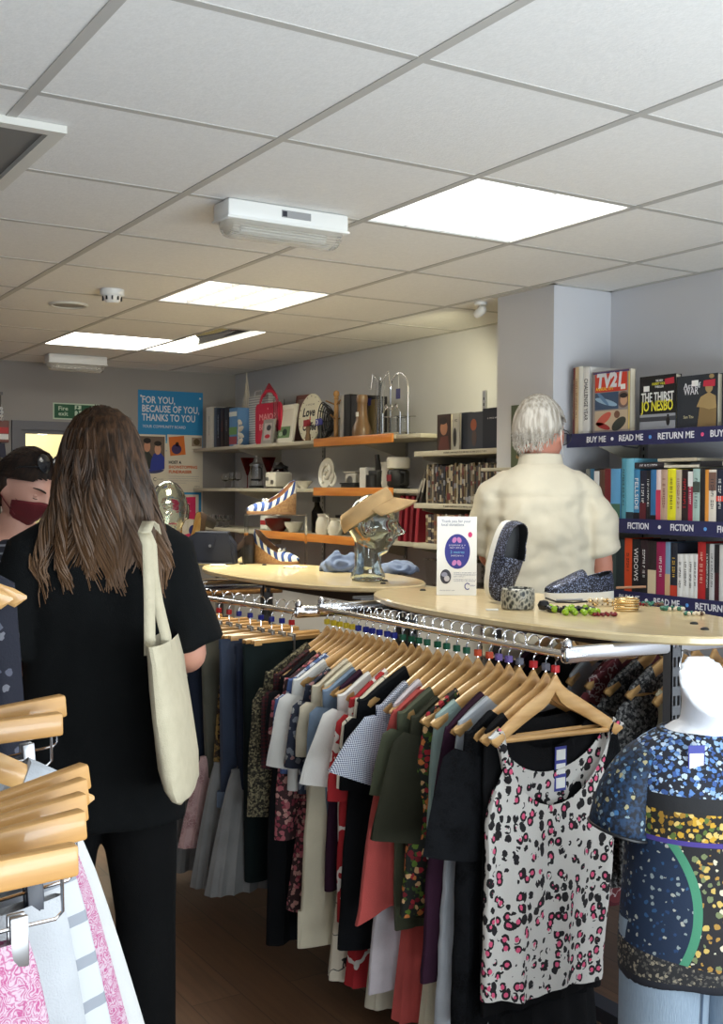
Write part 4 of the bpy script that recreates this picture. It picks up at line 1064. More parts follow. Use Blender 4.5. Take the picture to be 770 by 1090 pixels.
MD = M_hair('dark_hair', srgb(28, 19, 14), srgb(56, 38, 26))
hv = head_mb(0, 4, False, k); hv.v = [Vector((v.x*1.08, v.y*1.07+.003, v.z*1.06+.003)) for v in hv.v]; keep = MB(); idx = {}
def in_hair2(v): return (v.z > (.058+.25*max(0, -v.y-.06*k))*k or v.y > (.0+.25*max(0, -v.z/.1)*.1)*k) and v.z > -.075*k
for i, v in enumerate(hv.v):
    if in_hair2(v): idx[i] = len(keep.v); keep.v.append(v)
keep.f = [tuple(idx[i] for i in f) for f in hv.f if all(i in idx for i in f)]
h2 = part('hair', keep, MD, qr, M=HQ); mo = h2.modifiers.new('thick', 'SOLIDIFY'); mo.thickness = .012; mo.offset = 0
def qstrand(rn):
    a = rn.uniform(-1.9, 1.9); ph = rn.uniform(.95, 1.04); pts = []
    z0 = rn.uniform(.05, .118)
    for j in range(9):
        t = j/8; y = -.075+.165*t; zz = (z0)*(1-t*.6) - .02*t; xx = .082*sqrt(max(.02, 1-(y/.108)**2))*(a/1.9)
        rr = sqrt((xx/.086)**2+(y/.108)**2+(zz/.13)**2); f = 1.03*ph/max(rr, .3); pts.append(Vector((xx*f, y*f, zz*f))*k)
    return pts
part('hair_strands', strands(700, qstrand, .0018, seed=12), MD, h2)
part('hair_bun', MB().lathe([(0, -.04), (.025, -.032), (.04, -.01), (.04, .012), (.026, .032), (0, .04)], 20, cap0=False, cap1=False), MD, h2, M=T(0, .135*k, .01))
sg = part('sunglasses', MB().tube([Vector((x, y, z))*k for x, y, z in ((.079, .03, .03), (.078, -.02, .075), (.066, -.062, .092))], .003, 6).tube([Vector((-x, y, z))*k for x, y, z in ((.079, .03, .03), (.078, -.02, .075), (.066, -.062, .092))], .003, 6).tube([Vector((x, -.064-.014*(1-(x/.07)**2), .094))*k for x in (-.068, -.04, 0, .04, .068)], .003, 6), M_black, qr, M=HQ)
for sx in (-1, 1):
    part('dark_lens', MB().lathe([(0, .004), (.022, .003), (.029, 0), (.026, -.003), (0, -.001)], 20, cap0=False, cap1=False), plain('dark_lens', (.008, .008, .01), .08), sg, M=T(sx*.034*k, -.068*k, .108*k) @ RX(R(55)))
# ------------------------------------------------------------------ wall shelving
def wall_shelf(name, label, X, y0, y1, z, depth, mat=None, strip=None, brackets=(), ez=.022, wallx=None, lip=None, grp=None):
    """a shelf on the right-hand wall: front edge at X, top at z"""
    wallx = wallx or XF
    t = thing(name, label, 'shelf', (wallx, (y0+y1)/2, z)); oy = (y0+y1)/2; d = wallx-X
    part('board', MB().box((-d, y0-oy, -ez), (-.002, y1-oy, 0), .003), mat or M_shelf, t)
    for y in brackets:
        part('bracket', MB().prism([(-.002, -ez), (-d*.92, -ez), (-d*.92, -ez-.012), (-.04, -ez-.085), (-.002, -ez-.085)], y-oy-.003, y-oy+.003), M_shelf, t, False)
    return t
def dashes(length, size, seed=1):
    """a line of marks standing for lettering too small to read"""
    rn = random.Random(seed); mb = MB(); x = -length/2
    while x < length/2-size*.5:
        w = size*rn.uniform(.35, .6); k = rn.randrange(4)
        if k == 0: mb.box((x, -size*.4, 0), (x+w*.3, size*.4, .0004))
        elif k == 1: mb.box((x, -size*.4, 0), (x+w*.25, size*.3, .0004)).box((x+w*.25, size*.1, 0), (x+w, size*.35, .0004))
        elif k == 2: mb.box((x, -size*.35, 0), (x+w, -size*.15, .0004)).box((x, size*.15, 0), (x+w, size*.35, .0004))
        else: mb.box((x, -size*.3, 0), (x+w*.25, size*.35, .0004)).box((x+w*.7, -size*.3, 0), (x+w, size*.35, .0004))
        x += w+size*.16 + (size*.45 if rn.random() < .16 else 0)
    return mb
# pine covered and plain cream shelves on the far wall
XSF = 3.25
SZ = (1.795, 1.508, 1.232)
lv = ('top', 'middle', 'bottom')
ypine = ((5.80, 4.95), (5.80, 4.95), (6.55, 5.20))
yl = (7.62, 7.62, 7.62)
for q in range(3):
    wall_shelf('wall_shelf', f'plain cream {lv[q]} shelf in the far corner', XSF, ypine[q][0], yl[q], SZ[q], .35, brackets=(6.9,))
    t = wall_shelf('wall_shelf', f'{lv[q]} wall shelf with an orange pine front edge', XSF, ypine[q][1], ypine[q][0]-.002, SZ[q], .35, brackets=(5.35,))
    oy = (ypine[q][0]+ypine[q][1])/2
    part('pine_edge', MB().box((-(XF-XSF)-.014, ypine[q][1]-oy, -.042), (-(XF-XSF)-.001, ypine[q][0]-.003-oy, .006), .003), M_pine, t)
    wall_shelf('wall_shelf', f'cream {lv[q]} shelf end between the pine edge and the film shelves', XSF+.012, 4.72, ypine[q][1]-.002, SZ[q]-.002, .35)
def slot_strip(x, y, z0, z1, label):
    t = thing('shelf_upright', label, 'shelf upright', (x, y, z0)); mb = MB().box((-.012, -.013, 0), (0, .013, z1-z0))
    part('channel', mb, M_steel, t, False); sl = MB(); z = .03
    while z < z1-z0-.02: sl.box((-.0125, -.004, z), (-.0121, .004, z+.014)); z += .03
    part('slot', sl, M_black, t, False)
for y, w in ((5.35, 'behind the pine shelves'), (6.3, 'between the pine and corner shelves'), (7.0, 'in the corner')): slot_strip(XF, y, .9, 1.79 if y < 6 else 1.79, f'slotted steel shelf upright {w}')
slot_strip(XF, 4.62, .5, 2.02, 'slotted steel upright rising above the film shelves')
# film and book shelving beside the pillar
XD = 3.18
DZ_ = (1.695, 1.437, 1.237)
for z, w in zip(DZ_, ('upper', 'middle', 'lower')):
    t = wall_shelf('film_shelf', f'cream {w} film shelf beside the pillar', XD, 3.93, 4.66, z, .42, brackets=(4.63, 3.96), ez=.026)
    if w != 'lower': part('shelf_lettering', dashes(.34, .011, 3), M_ink, t, False, frame((-(XF-XD)-.0006, -.06, -.013), (0, -1, 0), (0, 0, 1)))
t = thing('shelf_post', 'cream steel post of the film shelves against the pillar', 'shelf post', (XD+.02, 3.935, 0))
part('post', MB().box((-.02, -.016, 0), (.02, .016, 1.86), .003), M_shelf, t); part('foot', MB().box((-.03, -.02, 0), (.06, .02, .02), .003), M_shelf, t)
# fiction shelves on the near wall
XN = 3.15
NZ = (1.731, 1.392, 1.112)
words = (('BUY ME', 'READ ME', 'RETURN ME'), ('FICTION',), ('BUY ME', 'READ ME', 'RETURN ME'))
cols = (srgb(225, 225, 230), srgb(90, 150, 220), srgb(220, 80, 130))
y_end = 3.50
names = ('upper', 'middle', 'lower')
M_gshelf = plain('grey_shelf_board', srgb(120, 122, 128), .5)
for q, z in enumerate(NZ):
    t = wall_shelf('book_shelf', f'grey {names[q]} shelf with a navy lettered front strip' + (' reading FICTION' if q == 1 else ''), XN+.004, 1.0, y_end, z, .28, mat=M_gshelf, wallx=XR, ez=.03, brackets=(3.36, 2.5, 1.6))
    oy = (1.0+y_end)/2
    part('lettered_strip', MB().box((-(XR-XN), 1.0-oy, -.052), (-(XR-XN)-.003+.006, y_end-oy, .004)), M_navy, t, False)
    y = 3.44-.055 if q != 1 else 3.232-.08; k = 0
    if q == 2: y = 3.175+.02
    while y > 1.3:
        w = words[q][k % len(words[q])]; wd = {'BUY ME': .118, 'READ ME': .138, 'RETURN ME': .19, 'FICTION': .118}[w]
        gap = .062 if q != 1 else .10
        text(w, .034, M_lett, t, frame((-(XR-XN)-.0012, y-oy-wd/2, -.024), (0, -1, 0), (0, 0, 1)), 'strip_lettering', fit=wd*.92, bold=.0006)
        yy = y-wd-gap/2
        part('strip_dot', MB().lathe([(.007, 0), (.007, .0012), (0, .0012)], 14), plain('dot_%d' % (k % 3), cols[k % 3], .6), t, False, frame((-(XR-XN)-.0004, yy-oy, -.024), (0, -1, 0), (0, 0, 1)))
        y -= wd+gap; k += 1
    br = MB().tube([(-.004, 3.36-oy, -.03), (-.02, 3.36-oy, -.05), (-.09, 3.36-oy, -.045), (-.14, 3.36-oy, -.034)], .005, 6)
    part('curved_bracket', br, M_post, t)
slot_strip(XR, 3.33, .5, 1.70, 'slotted steel upright behind the fiction shelves')

# ------------------------------------------------------------------ books
def pg(): return plain('book_pages', srgb(222, 212, 188), .9)
def book(name, label, cat, M, w, h, d, cover, group=None, spine_text=None, tcol=None, tsize=.6, band=None, emblem=None, lines=0):
    """M: origin at the bottom of the spine centre, x = thickness, y = up, z = out of the spine; the block runs back by d"""
    t = thing(name, label, cat, M=M, group=group)
    c = MB()
    c.box((-w/2, 0, -d), (-w/2+.0025, h, 0)).box((w/2-.0025, 0, -d), (w/2, h, 0))
    rg = []
    for x, z in ((-w/2, -.002), (-w/2*.8, .0005), (0, .0018), (w/2*.8, .0005), (w/2, -.002), (w/2, -.004), (-w/2, -.004)): rg.append((x, z))
    c.loft([[(x, 0, z) for x, z in rg], [(x, h, z) for x, z in rg]])
    part('cover', c, cover, t, False)
    part('pages', MB().box((-w/2+.0025, .003, -d+.003), (w/2-.0025, h-.003, -.004)), pg(), t, False)
    zz = .0026
    if band:
        for y0, y1, m in band: part('spine_band', MB().box((-w/2*.97, y0*h, .0008), (w/2*.97, y1*h, .0022)), m, t, False)
    if spine_text and spine_text[0] == '~':
        part('spine_lettering', dashes(h*float(spine_text[1:]), min(w*.5, .016), int(h*9999)+len(label)), tcol or M_lett, t, False, frame((0, h*.52, zz), (0, -1, 0), (1, 0, 0)))
    elif spine_text:
        text(spine_text, min(w*tsize*1.35, .03), tcol or M_lett, t, frame((0, h*.52, zz), (0, -1, 0), (1, 0, 0)), 'spine_lettering', fit=h*.62 if len(spine_text) > 5 else h*.42, ex=.0003)
    return t
def WXup(y, z, x):   # local x -> world -Y, y -> up, z -> -X  (spine faces the aisle)
    return frame((x, y, z), (0, -1, 0), (0, 0, 1))
_bm = {}
def bm_(c):
    k = tuple(c)
    if k not in _bm: _bm[k] = Sh('book_cloth', .5).color(srgb(*c)).m
    return _bm[k]
def ink(c): return plain('ink_%d_%d_%d' % tuple(c), srgb(*c), .6)
ORD = ['first', 'second', 'third', 'fourth', 'fifth', 'sixth', 'seventh', 'eighth', 'ninth', 'tenth', 'eleventh', 'twelfth', 'thirteenth', 'fourteenth', 'fifteenth', 'sixteenth', 'seventeenth', 'eighteenth', 'nineteenth', 'twentieth', 'twenty-first', 'twenty-second', 'twenty-third', 'twenty-fourth', 'twenty-fifth', 'twenty-sixth', 'twenty-seventh', 'twenty-eighth', 'twenty-ninth', 'thirtieth', 'thirty-first', 'thirty-second', 'thirty-third', 'thirty-fourth', 'thirty-fifth', 'thirty-sixth', 'thirty-seventh', 'thirty-eighth', 'thirty-ninth', 'fortieth', 'forty-first', 'forty-second', 'forty-third', 'forty-fourth', 'forty-fifth', 'forty-sixth']
XB = XN+.03
def row(specs, z, px_list_y, group, where, X=XB, lean=0):
    """specs: (px_left, px_right, px_top, colour word, rgb, spine text, text rgb, bands)"""
    for i, (a, b, top, cw, rgb, tx, tc, bands) in enumerate(specs):
        ya = atX(a, px_list_y, X).y; yb = atX(b, px_list_y, X).y; w = max(.008, ya-yb-.0006)
        h = atX((a+b)/2, top, X).z - z
        bd = [(p, q, bm_(m)) for p, q, m in bands] if bands else None
        book('book', f'{cw} book' + (' with lettering' if tx else '') + f', {ORD[i]} from the left {where}', 'book', WXup((ya+yb)/2, z+.0005, X), w, h, .155 if h < .26 else .19, bm_(rgb), group, tx, ink(tc) if tc else None, band=bd)
D_ = lambda *c: c
K, Wt, Y_ = (24, 24, 30), (230, 230, 228), (225, 215, 60)
fic = [
 (624, 628.5, 499, 'grey', (120, 122, 118), None, None, None), (628.5, 633, 499, 'blue', (60, 110, 140), None, None, None), (633, 638.5, 499, 'cream and black', (50, 46, 46), None, None, [(.55, .95, Wt)]),
 (638.5, 644, 500, 'brown', (92, 62, 48), None, None, None), (644, 650.5, 499, 'maroon', (112, 32, 40), None, None, None), (650.5, 661, 499, 'sky blue', (96, 160, 206), None, None, [(.02, .3, (70, 110, 90))]),
 (662, 667, 488, 'pale teal', (84, 150, 170), '~.6', (30, 50, 60), None), (667, 675, 488, 'light blue', (120, 190, 214), None, None, [(.0, .12, (40, 50, 60))]), (675, 681.5, 500, 'blue', (60, 130, 176), 'FELLSIDE', Wt, [(.0, .14, K)]),
 (681.5, 688.5, 501, 'dark navy', (30, 32, 50), '~.4', Wt, [(.0, .35, (90, 30, 40))]), (688.5, 693, 501, 'black', K, '~.6', Wt, None), (693, 699, 500, 'mid blue', (50, 110, 160), None, None, [(.0, .1, K)]),
 (699, 704, 500, 'white and pink', (226, 206, 204), None, None, [(.0, .6, (200, 60, 90))]), (704, 711, 500, 'tan', (190, 160, 140), '~.6', (120, 60, 60), None), (711, 720, 499, 'bright yellow', (228, 220, 40), '~.6', (60, 60, 40), None),
 (720, 726, 500, 'beige', (196, 180, 160), '~.6', (140, 70, 60), None), (726, 733, 500, 'black and red', (36, 22, 26), '~.6', (190, 40, 50), None), (733, 738, 502, 'crimson', (160, 30, 64), '~.4', Wt, [(.7, 1, Wt)]),
 (738, 745.5, 499, 'pale green', (170, 196, 190), '~.6', (70, 90, 90), [(.55, .75, (70, 80, 70))]), (745.5, 751, 499, 'black', (30, 28, 32), None, None, None), (751, 755, 500, 'orange', (224, 150, 60), None, None, None),
 (755, 763, 500, 'white', (230, 222, 210), '~.6', (50, 50, 60), [(.6, .95, (120, 90, 80))]), (763, 771, 500, 'navy', (28, 34, 56), '~.6', Wt, [(.4, .5, (220, 60, 50))]),
]
row(fic, NZ[1], 520, 'books on the fiction shelf', 'on the fiction shelf')
low_ = [
 (650, 656, 574, 'grey green', (66, 80, 80), None, None, None), (656, 665, 574, 'dark teal', (34, 52, 58), None, None, None), (665, 673, 573, 'orange red', (220, 78, 36), '~.4', (60, 20, 10), None),
 (673, 682, 574, 'black', K, 'WIDOWS', Wt, None), (682, 690, 575, 'charcoal and maroon', (46, 30, 36), '~.6', Wt, [(.0, .35, K)]), (690, 699, 576, 'black and cream', (40, 32, 34), None, None, [(.0, .45, (206, 190, 160))]),
 (699, 708.5, 577, 'magenta', (150, 30, 80), '~.4', Wt, None), (708.5, 714, 577, 'pale blue', (120, 150, 180), None, None, [(.0, .4, (200, 170, 130))]), (714, 721.5, 578, 'black, gold and red', (30, 34, 48), '~.4', (220, 180, 70), [(.0, .2, (190, 60, 40))]),
 (721.5, 727.5, 590, 'white', Wt, '~.6', K, None), (727.5, 733, 590, 'white', (226, 226, 224), '~.6', K, None), (733, 738.5, 590, 'white', (230, 230, 228), '~.6', K, None), (738.5, 743, 590, 'white', (222, 222, 220), '~.6', K, None),
 (743, 751.5, 577, 'red', (176, 34, 36), '~.6', (230, 190, 170), None), (751.5, 755.5, 579, 'dark grey', (52, 50, 50), '~.6', Wt, None), (755.5, 761, 579, 'pale grey', (200, 200, 200), '~.6', K, None), (761, 766, 580, 'maroon and black', (60, 18, 26), None, None, [(.5, 1, K)]), (766, 772, 580, 'light grey', (206, 206, 204), None, None, None),
]
row(low_, NZ[2], 610, 'books on the lower shelf', 'on the lower book shelf')
# books lying on the fiction row
def lying(y0, y1, z, th, cover, label, tx=None, d=.15, x=XB+.004):
    M = frame((x, (y0+y1)/2, z), (0, 0, 1), (0, 1, 0)); M = frame((x, y0, z+th/2), (0, 0, 1), (0, 1, 0))
    t = book('book', label, 'book', M, th, y1-y0, d, cover, None, None)
    if tx: part('spine_lettering', dashes((y1-y0)*.6, th*.5), M_lett, t, False, frame((0, (y1-y0)/2, .0026), (0, -1, 0), (1, 0, 0)))
    return t
za = atX(700, 499, XB).z+.003
lying(atX(706, 495, XB).y, atX(675, 495, XB).y, za, .022, bm_((44, 38, 44)), 'dark book lying flat on top of the fiction row, lettered spine', '~.6')
lying(atX(744, 495, XB).y, atX(706.6, 495, XB).y, za, .010, bm_((216, 208, 190)), 'cream book lying flat on top of the fiction row')
lying(atX(742, 492, XB).y, atX(700, 492, XB).y, za+.0235, .012, bm_((196, 184, 160)), 'tan book lying uppermost on the fiction row', None)
lying(atX(768, 494, XB).y, atX(745, 494, XB).y, za+.002, .02, bm_((30, 30, 36)), 'black book lying flat at the right end of the fiction row')
# upper shelf: standing annuals
z = NZ[0]+.001
up = [(606, 610, 392, 'maroon', (96, 30, 36), '~.6', None), (610, 616, 391, 'tan', (206, 180, 140), '~.6', (120, 60, 40)), (616, 620.5, 390, 'white', (228, 226, 216), None, None), (620.5, 627.5, 391, 'white and black', (226, 224, 220), 'CHALLENGE YEAR', K)]
for i, (a, b, top, cw, rgb, tx, tc) in enumerate(up):
    ya, yb = atX(a, 455, XB).y, atX(b, 455, XB).y; ya = min(ya, 3.485)
    book('book', f'tall {cw} annual, {ORD[i]} from the left on the upper shelf', 'book', WXup((ya+yb)/2, z, XB), max(.012, ya-yb-.0006), atX((a+b)/2, top, XB).z-z, .2, bm_(rgb), 'annuals on the upper shelf', tx, ink(tc) if tc else ink((200, 170, 120)))
def cover_book(name, label, M, w, h, cover, th=.018):
    """a book standing face out; M: origin bottom centre of the cover, x right, y up, z out"""
    t = thing(name, label, 'book', M=M)
    part('cover', MB().box((-w/2, 0, -.002), (w/2, h, 0)).box((-w/2, 0, -th), (w/2, h, -th+.002)).box((-w/2, 0, -th), (-w/2+.002, h, 0)), cover, t, False)
    part('pages', MB().box((-w/2+.002, .003, -th+.002), (w/2-.003, h-.003, -.002)), pg(), t, False)
    return t
def sheet(name, t, x0, y0, x1, y1, z, mat): return part(name, MB().box((x0, y0, z), (x1, y1, z+.0006)), mat, t, False)
def blob(name, t, pts, z, mat): return part(name, MB().prism(pts, z, z+.0005, ax='z'), mat, t, False)
def ell(cx, cy, rx, ry, n=22, a0=0, a1=2*pi, rot=0):
    o = []
    for i in range(n):
        a = a0+(a1-a0)*i/n; x, y = rx*cos(a), ry*sin(a); o.append((cx+x*cos(rot)-y*sin(rot), cy+x*sin(rot)+y*cos(rot)))
    return o
# picture annual with a red title band
a, b = atX(630.5, 440, XB), atX(671, 440, XB); w = a.y-b.y; h = atX(650, 394, XB).z-z
t = cover_book('book', 'comic annual with a red title band and a jet, facing out on the upper shelf', WXup((a.y+b.y)/2, z, XB), w, h, bm_((150, 142, 140)), .03)
sheet('title_band', t, -w*.42, h*.66, w*.42, h*.95, .0004, bm_((206, 62, 44))); sheet('purple_edge', t, -w*.47, h*.955, w*.47, h*.985, .0004, bm_((80, 60, 110)))
text('TV21', .075, M_lett, t, frame((-w*.04, h*.83, .0012), (1, 0, 0), (0, 1, 0)), 'title_lettering', bold=.004, fit=w*.66, shear=.15)
text('ANNUAL 1971', .02, ink((240, 200, 60)), t, frame((-w*.16, h*.71, .0012), (1, 0, 0), (0, 1, 0)), 'title_lettering', fit=w*.45)
sheet('price_sticker', t, w*.26, h*.68, w*.38, h*.76, .001, M_paper)
sheet('sky_panel', t, -w*.42, h*.38, w*.20, h*.65, .0004, bm_((60, 80, 108))); blob('jet', t, ell(-w*.12, h*.5, w*.3, h*.045, rot=-.25), .0008, bm_((150, 180, 206)))
blob('jet_wing', t, ell(-w*.2, h*.55, w*.2, h*.03, rot=-.7), .001, bm_((96, 130, 170)))
blob('portrait', t, ell(w*.33, h*.52, w*.16, h*.13), .0004, bm_((120, 96, 90))); blob('portrait_face', t, ell(w*.34, h*.51, w*.09, h*.085), .0009, bm_((206, 160, 130))); blob('portrait_hair', t, ell(w*.34, h*.58, w*.1, h*.04), .0013, bm_((40, 30, 30)))
sheet('action_panel', t, -w*.42, h*.05, w*.44, h*.36, .0004, bm_((196, 176, 150))); blob('red_figure', t, ell(-w*.18, h*.23, w*.22, h*.07, rot=.5), .0008, bm_((206, 96, 80))); blob('red_figure', t, ell(-w*.2, h*.12, w*.2, h*.045, rot=-.3), .0008, bm_((170, 50, 50)))
blob('dark_figure', t, ell(w*.22, h*.14, w*.2, h*.085, rot=.5), .001, bm_((56, 60, 54))); blob('dark_head', t, ell(w*.17, h*.29, w*.075, h*.06), .001, bm_((120, 84, 66))); sheet('yellow_edge', t, w*.455, h*.05, w*.495, h*.95, .0004, bm_((214, 190, 110)))
# black thriller and war book facing out
def at2(px0, px1, py, top):
    a, b = atX(px0, py, XB), atX(px1, py, XB); return a, b, a.y-b.y, atX((px0+px1)/2, top, XB).z-z
a, b, w, h = at2(681, 719.5, 445, 399.5)
t = cover_book('book', 'black thriller with large white and yellow title letters, facing out', WXup((a.y+b.y)/2, z, XB), w, h, bm_((18, 18, 22)), .03)
for s_, y, c, fw, sz in (('THE NEW', .90, Wt, .2, .012), ('HARRY HOLE', .845, Y_, .4, .014), ('THRILLER', .79, Wt, .24, .012), ('THE THIRST', .60, Wt, .9, .05), ('JO NESBO', .44, Y_, .88, .055)):
    text(s_, sz, ink(c), t, frame((w*(.0 if sz > .03 else .05), h*y, .0008), (1, 0, 0), (0, 1, 0)), 'cover_lettering', fit=w*fw, bold=.001 if sz > .03 else 0)
sheet('snow_scene', t, -w/2+.002, .002, w/2, h*.30, .0003, bm_((150, 154, 162))); sheet('dark_treeline', t, -w/2+.002, h*.17, w/2, h*.25, .0006, bm_((60, 62, 70)))
blob('walking_figure', t, ell(w*.3, h*.16, w*.05, h*.08), .001, bm_((20, 20, 24))); blob('figure_head', t, ell(w*.3, h*.265, w*.03, h*.022), .001, bm_((20, 20, 24)))
sheet('price_sticker', t, -w*.38, h*.72, -w*.22, h*.82, .001, M_paper); blob('red_sticker', t, [(w*.22, h*.82), (w*.46, h*.83), (w*.45, h*.94), (w*.2, h*.92)], .001, bm_((190, 40, 60)))
a, b, w, h = at2(720.5, 764, 445, 399)
t = cover_book('book', 'dark war book with a tan carved warrior on its cover, facing out', WXup((a.y+b.y)/2, z, XB), w, h, bm_((40, 46, 54)), .028)
text('Art of', .03, M_lett, t, frame((-w*.12, h*.80, .0008), (1, 0, 0), (0, 1, 0)), 'cover_lettering', fit=w*.42); text('WAR', .04, M_lett, t, frame((-w*.14, h*.70, .0008), (1, 0, 0), (0, 1, 0)), 'cover_lettering', fit=w*.36)
text('Sun Tzu', .016, ink((200, 190, 150)), t, frame((-w*.2, h*.22, .0008), (1, 0, 0), (0, 1, 0)), 'cover_lettering', fit=w*.24); sheet('price_sticker', t, -w*.12, h*.79, w*.04, h*.90, .0012, M_paper)
st_ = bm_((168, 142, 96)); st2 = bm_((134, 110, 72))
blob('statue_robe', t, [(w*.02, .003), (w*.47, .003), (w*.48, h*.42), (w*.38, h*.56), (w*.2, h*.56), (w*.08, h*.4)], .0006, st2); blob('statue_arms', t, [(-w*.0, h*.40), (w*.1, h*.58), (w*.3, h*.66), (w*.46, h*.58), (w*.48, h*.36), (w*.3, h*.34), (w*.16, h*.38)], .001, st_)
blob('statue_head', t, ell(w*.3, h*.74, w*.09, h*.09), .0012, st_); blob('statue_topknot', t, ell(w*.36, h*.95, w*.06, h*.04), .0012, st_); blob('red_headband', t, [(w*.16, h*.77), (w*.44, h*.76), (w*.45, h*.89), (w*.17, h*.88)], .0016, bm_((190, 44, 66)))
a, b = atX(764.6, 440, XB), atX(775, 440, XB)
book('book', 'black standing book at the right end of the upper shelf', 'book', WXup((a.y+b.y)/2-.03, z, XB), .03, .2, .15, bm_((30, 30, 34)))
# ------------------------------------------------------------------ films and books beside the pillar
XDB = XD+.03
def films(n, y0, y1, z, h, palette, where, grp, kind='film_case', lean=0., seed=3):
    rn = random.Random(seed); w = (y0-y1)/n; y = y0
    for i in range(n):
        ww = w*rn.uniform(.75, 1.25) if i < n-1 else w; ww = min(ww, y-y1)
        if ww < .006: break
        c, cw = palette[rn.randrange(len(palette))]; hh = h*rn.uniform(.95, 1.04)
        M = WXup(y-ww/2, z+.0005, XDB+rn.uniform(0, .006))
        bands = []; yq = rn.uniform(.03, .12)
        while yq < .92:
            hq = rn.uniform(.03, .2); bands.append((yq, min(.97, yq+hq), bm_(rn.choice(((150, 144, 134), (110, 96, 76), (90, 40, 40), (120, 122, 132), (60, 60, 66), (40, 38, 40), (84, 78, 70))) if kind == 'film_case' else rn.choice(((170, 160, 140), (110, 60, 50), (140, 120, 90)))))); yq += hq+rn.uniform(.1, .35)
        book(kind, f'{cw} {"film case" if kind == "film_case" else "book"}, {ORD[i]} from the left {where}', 'film' if kind == 'film_case' else 'book', M, ww-.0008, hh, .13, bm_(c), grp, band=bands)
        y -= ww
dark = [((34, 32, 34), 'black'), ((52, 46, 44), 'dark brown'), ((70, 66, 64), 'grey'), ((120, 110, 98), 'taupe'), ((40, 44, 56), 'navy'), ((150, 140, 122), 'pale grey'), ((60, 34, 34), 'dark maroon'), ((90, 76, 54), 'brown')]
warm = [((150, 74, 60), 'brick red'), ((180, 150, 120), 'tan'), ((120, 50, 46), 'maroon'), ((96, 76, 60), 'brown'), ((170, 164, 156), 'pale grey'), ((60, 54, 60), 'charcoal'), ((196, 176, 146), 'cream')]
films(44, 4.60, 3.96, DZ_[1], .188, dark, 'on the middle film shelf', 'film cases on the middle shelf', seed=5)
films(26, 4.60, 3.96, DZ_[2], .150, warm, 'on the lower film shelf', 'books on the lower film shelf', 'book', seed=8)
# leaning cases at the left end
for i, (y, an) in enumerate(((4.66, .34), (4.70, .5))):
    M = WXup(y, DZ_[1]+.001, XDB+.01) @ RZ(-an)
    book('film_case', f'film case leaning {"steeply " if i else ""}against the left end of the middle film row', 'film', M, .016, .185, .13, bm_(((40, 38, 40), (70, 64, 60))[i]), None, band=[(.3, .7, bm_((150, 144, 136)))])
# boxed sets facing out on the top
z = DZ_[0]+.001
items = [(465.5, 480, 441, (46, 28, 24), 'with a face on its cover'), (480, 489, 440, (170, 166, 158), 'pale, with a dark figure on its cover'), (489, 502, 439, (50, 54, 66), 'dark blue'), (498, 514, 438.5, (58, 62, 74), 'slate, with an orange glow on its cover'), (512, 523, 437.5, (44, 50, 66), 'blue black'), (514, 535, 434, (24, 28, 44), 'largest navy one at the right')]
for i, (a, b, top, rgb, d) in enumerate(items):
    X = XDB+.0+.028*(6-i)*.0 + (.02, .03, .05, .03, .045, .02)[i]
    pa, pb = atX(a, 470, X), atX(b, 470, X); w = pa.y-pb.y; h = atX((a+b)/2, top, X).z-z
    t = cover_book('boxed_film', f'boxed film {d}, face out above the film cases', WXup((pa.y+pb.y)/2, z, X), w, h, bm_(rgb), .014)
    t['category'] = 'film'
    if i == 0:
        blob('cover_face', t, ell(0, h*.62, w*.26, h*.2), .0004, bm_((150, 104, 80))); blob('cover_hair', t, ell(-w*.05, h*.82, w*.3, h*.1), .0008, bm_((30, 20, 18))); blob('cover_coat', t, [(-w*.4, .002), (w*.4, .002), (w*.3, h*.4), (-w*.25, h*.38)], .0004, bm_((84, 40, 34)))
    if i == 1: blob('cover_figure', t, ell(0, h*.35, w*.2, h*.26), .0004, bm_((40, 38, 40))); part('cover_lettering', dashes(w*.6, .016, 2), M_ink, t, False, frame((0, h*.8, .0006), (1, 0, 0), (0, 1, 0)))
    if i == 3: blob('orange_glow', t, ell(-w*.1, h*.66, w*.2, h*.16), .0004, bm_((150, 78, 50))); blob('cover_figure', t, ell(-w*.05, h*.3, w*.16, h*.22), .0006, bm_((80, 64, 64)))
    if i == 5: part('cover_lettering', dashes(w*.6, .009, 4), M_lett, t, False, frame((w*.05, h*.75, .0006), (1, 0, 0), (0, 1, 0)))
# leaflet and pictures on the pillar side, behind the man
t = cover_book('picture_card', 'painted landscape card against the pillar behind the man', WXup(3.72, 1.60, 3.105), .17, .27, bm_((84, 92, 66)), .006); t['category'] = 'picture'
for i in range(14):
    rn = random.Random(i); blob('painted_patch', t, ell(rn.uniform(-.07, .07), rn.uniform(.03, .2), rn.uniform(.008, .02), rn.uniform(.008, .016)), .0004+.0001*i, bm_(rn.choice(((150, 120, 80), (60, 90, 60), (170, 90, 70), (110, 130, 140), (40, 50, 40)))))
solo('pillar_ledge', MB().box((3.0, 3.6, 1.585), (3.11, 3.88, 1.599), .002), M_shelf, 'small cream ledge on the pillar holding the landscape card', 'ledge')
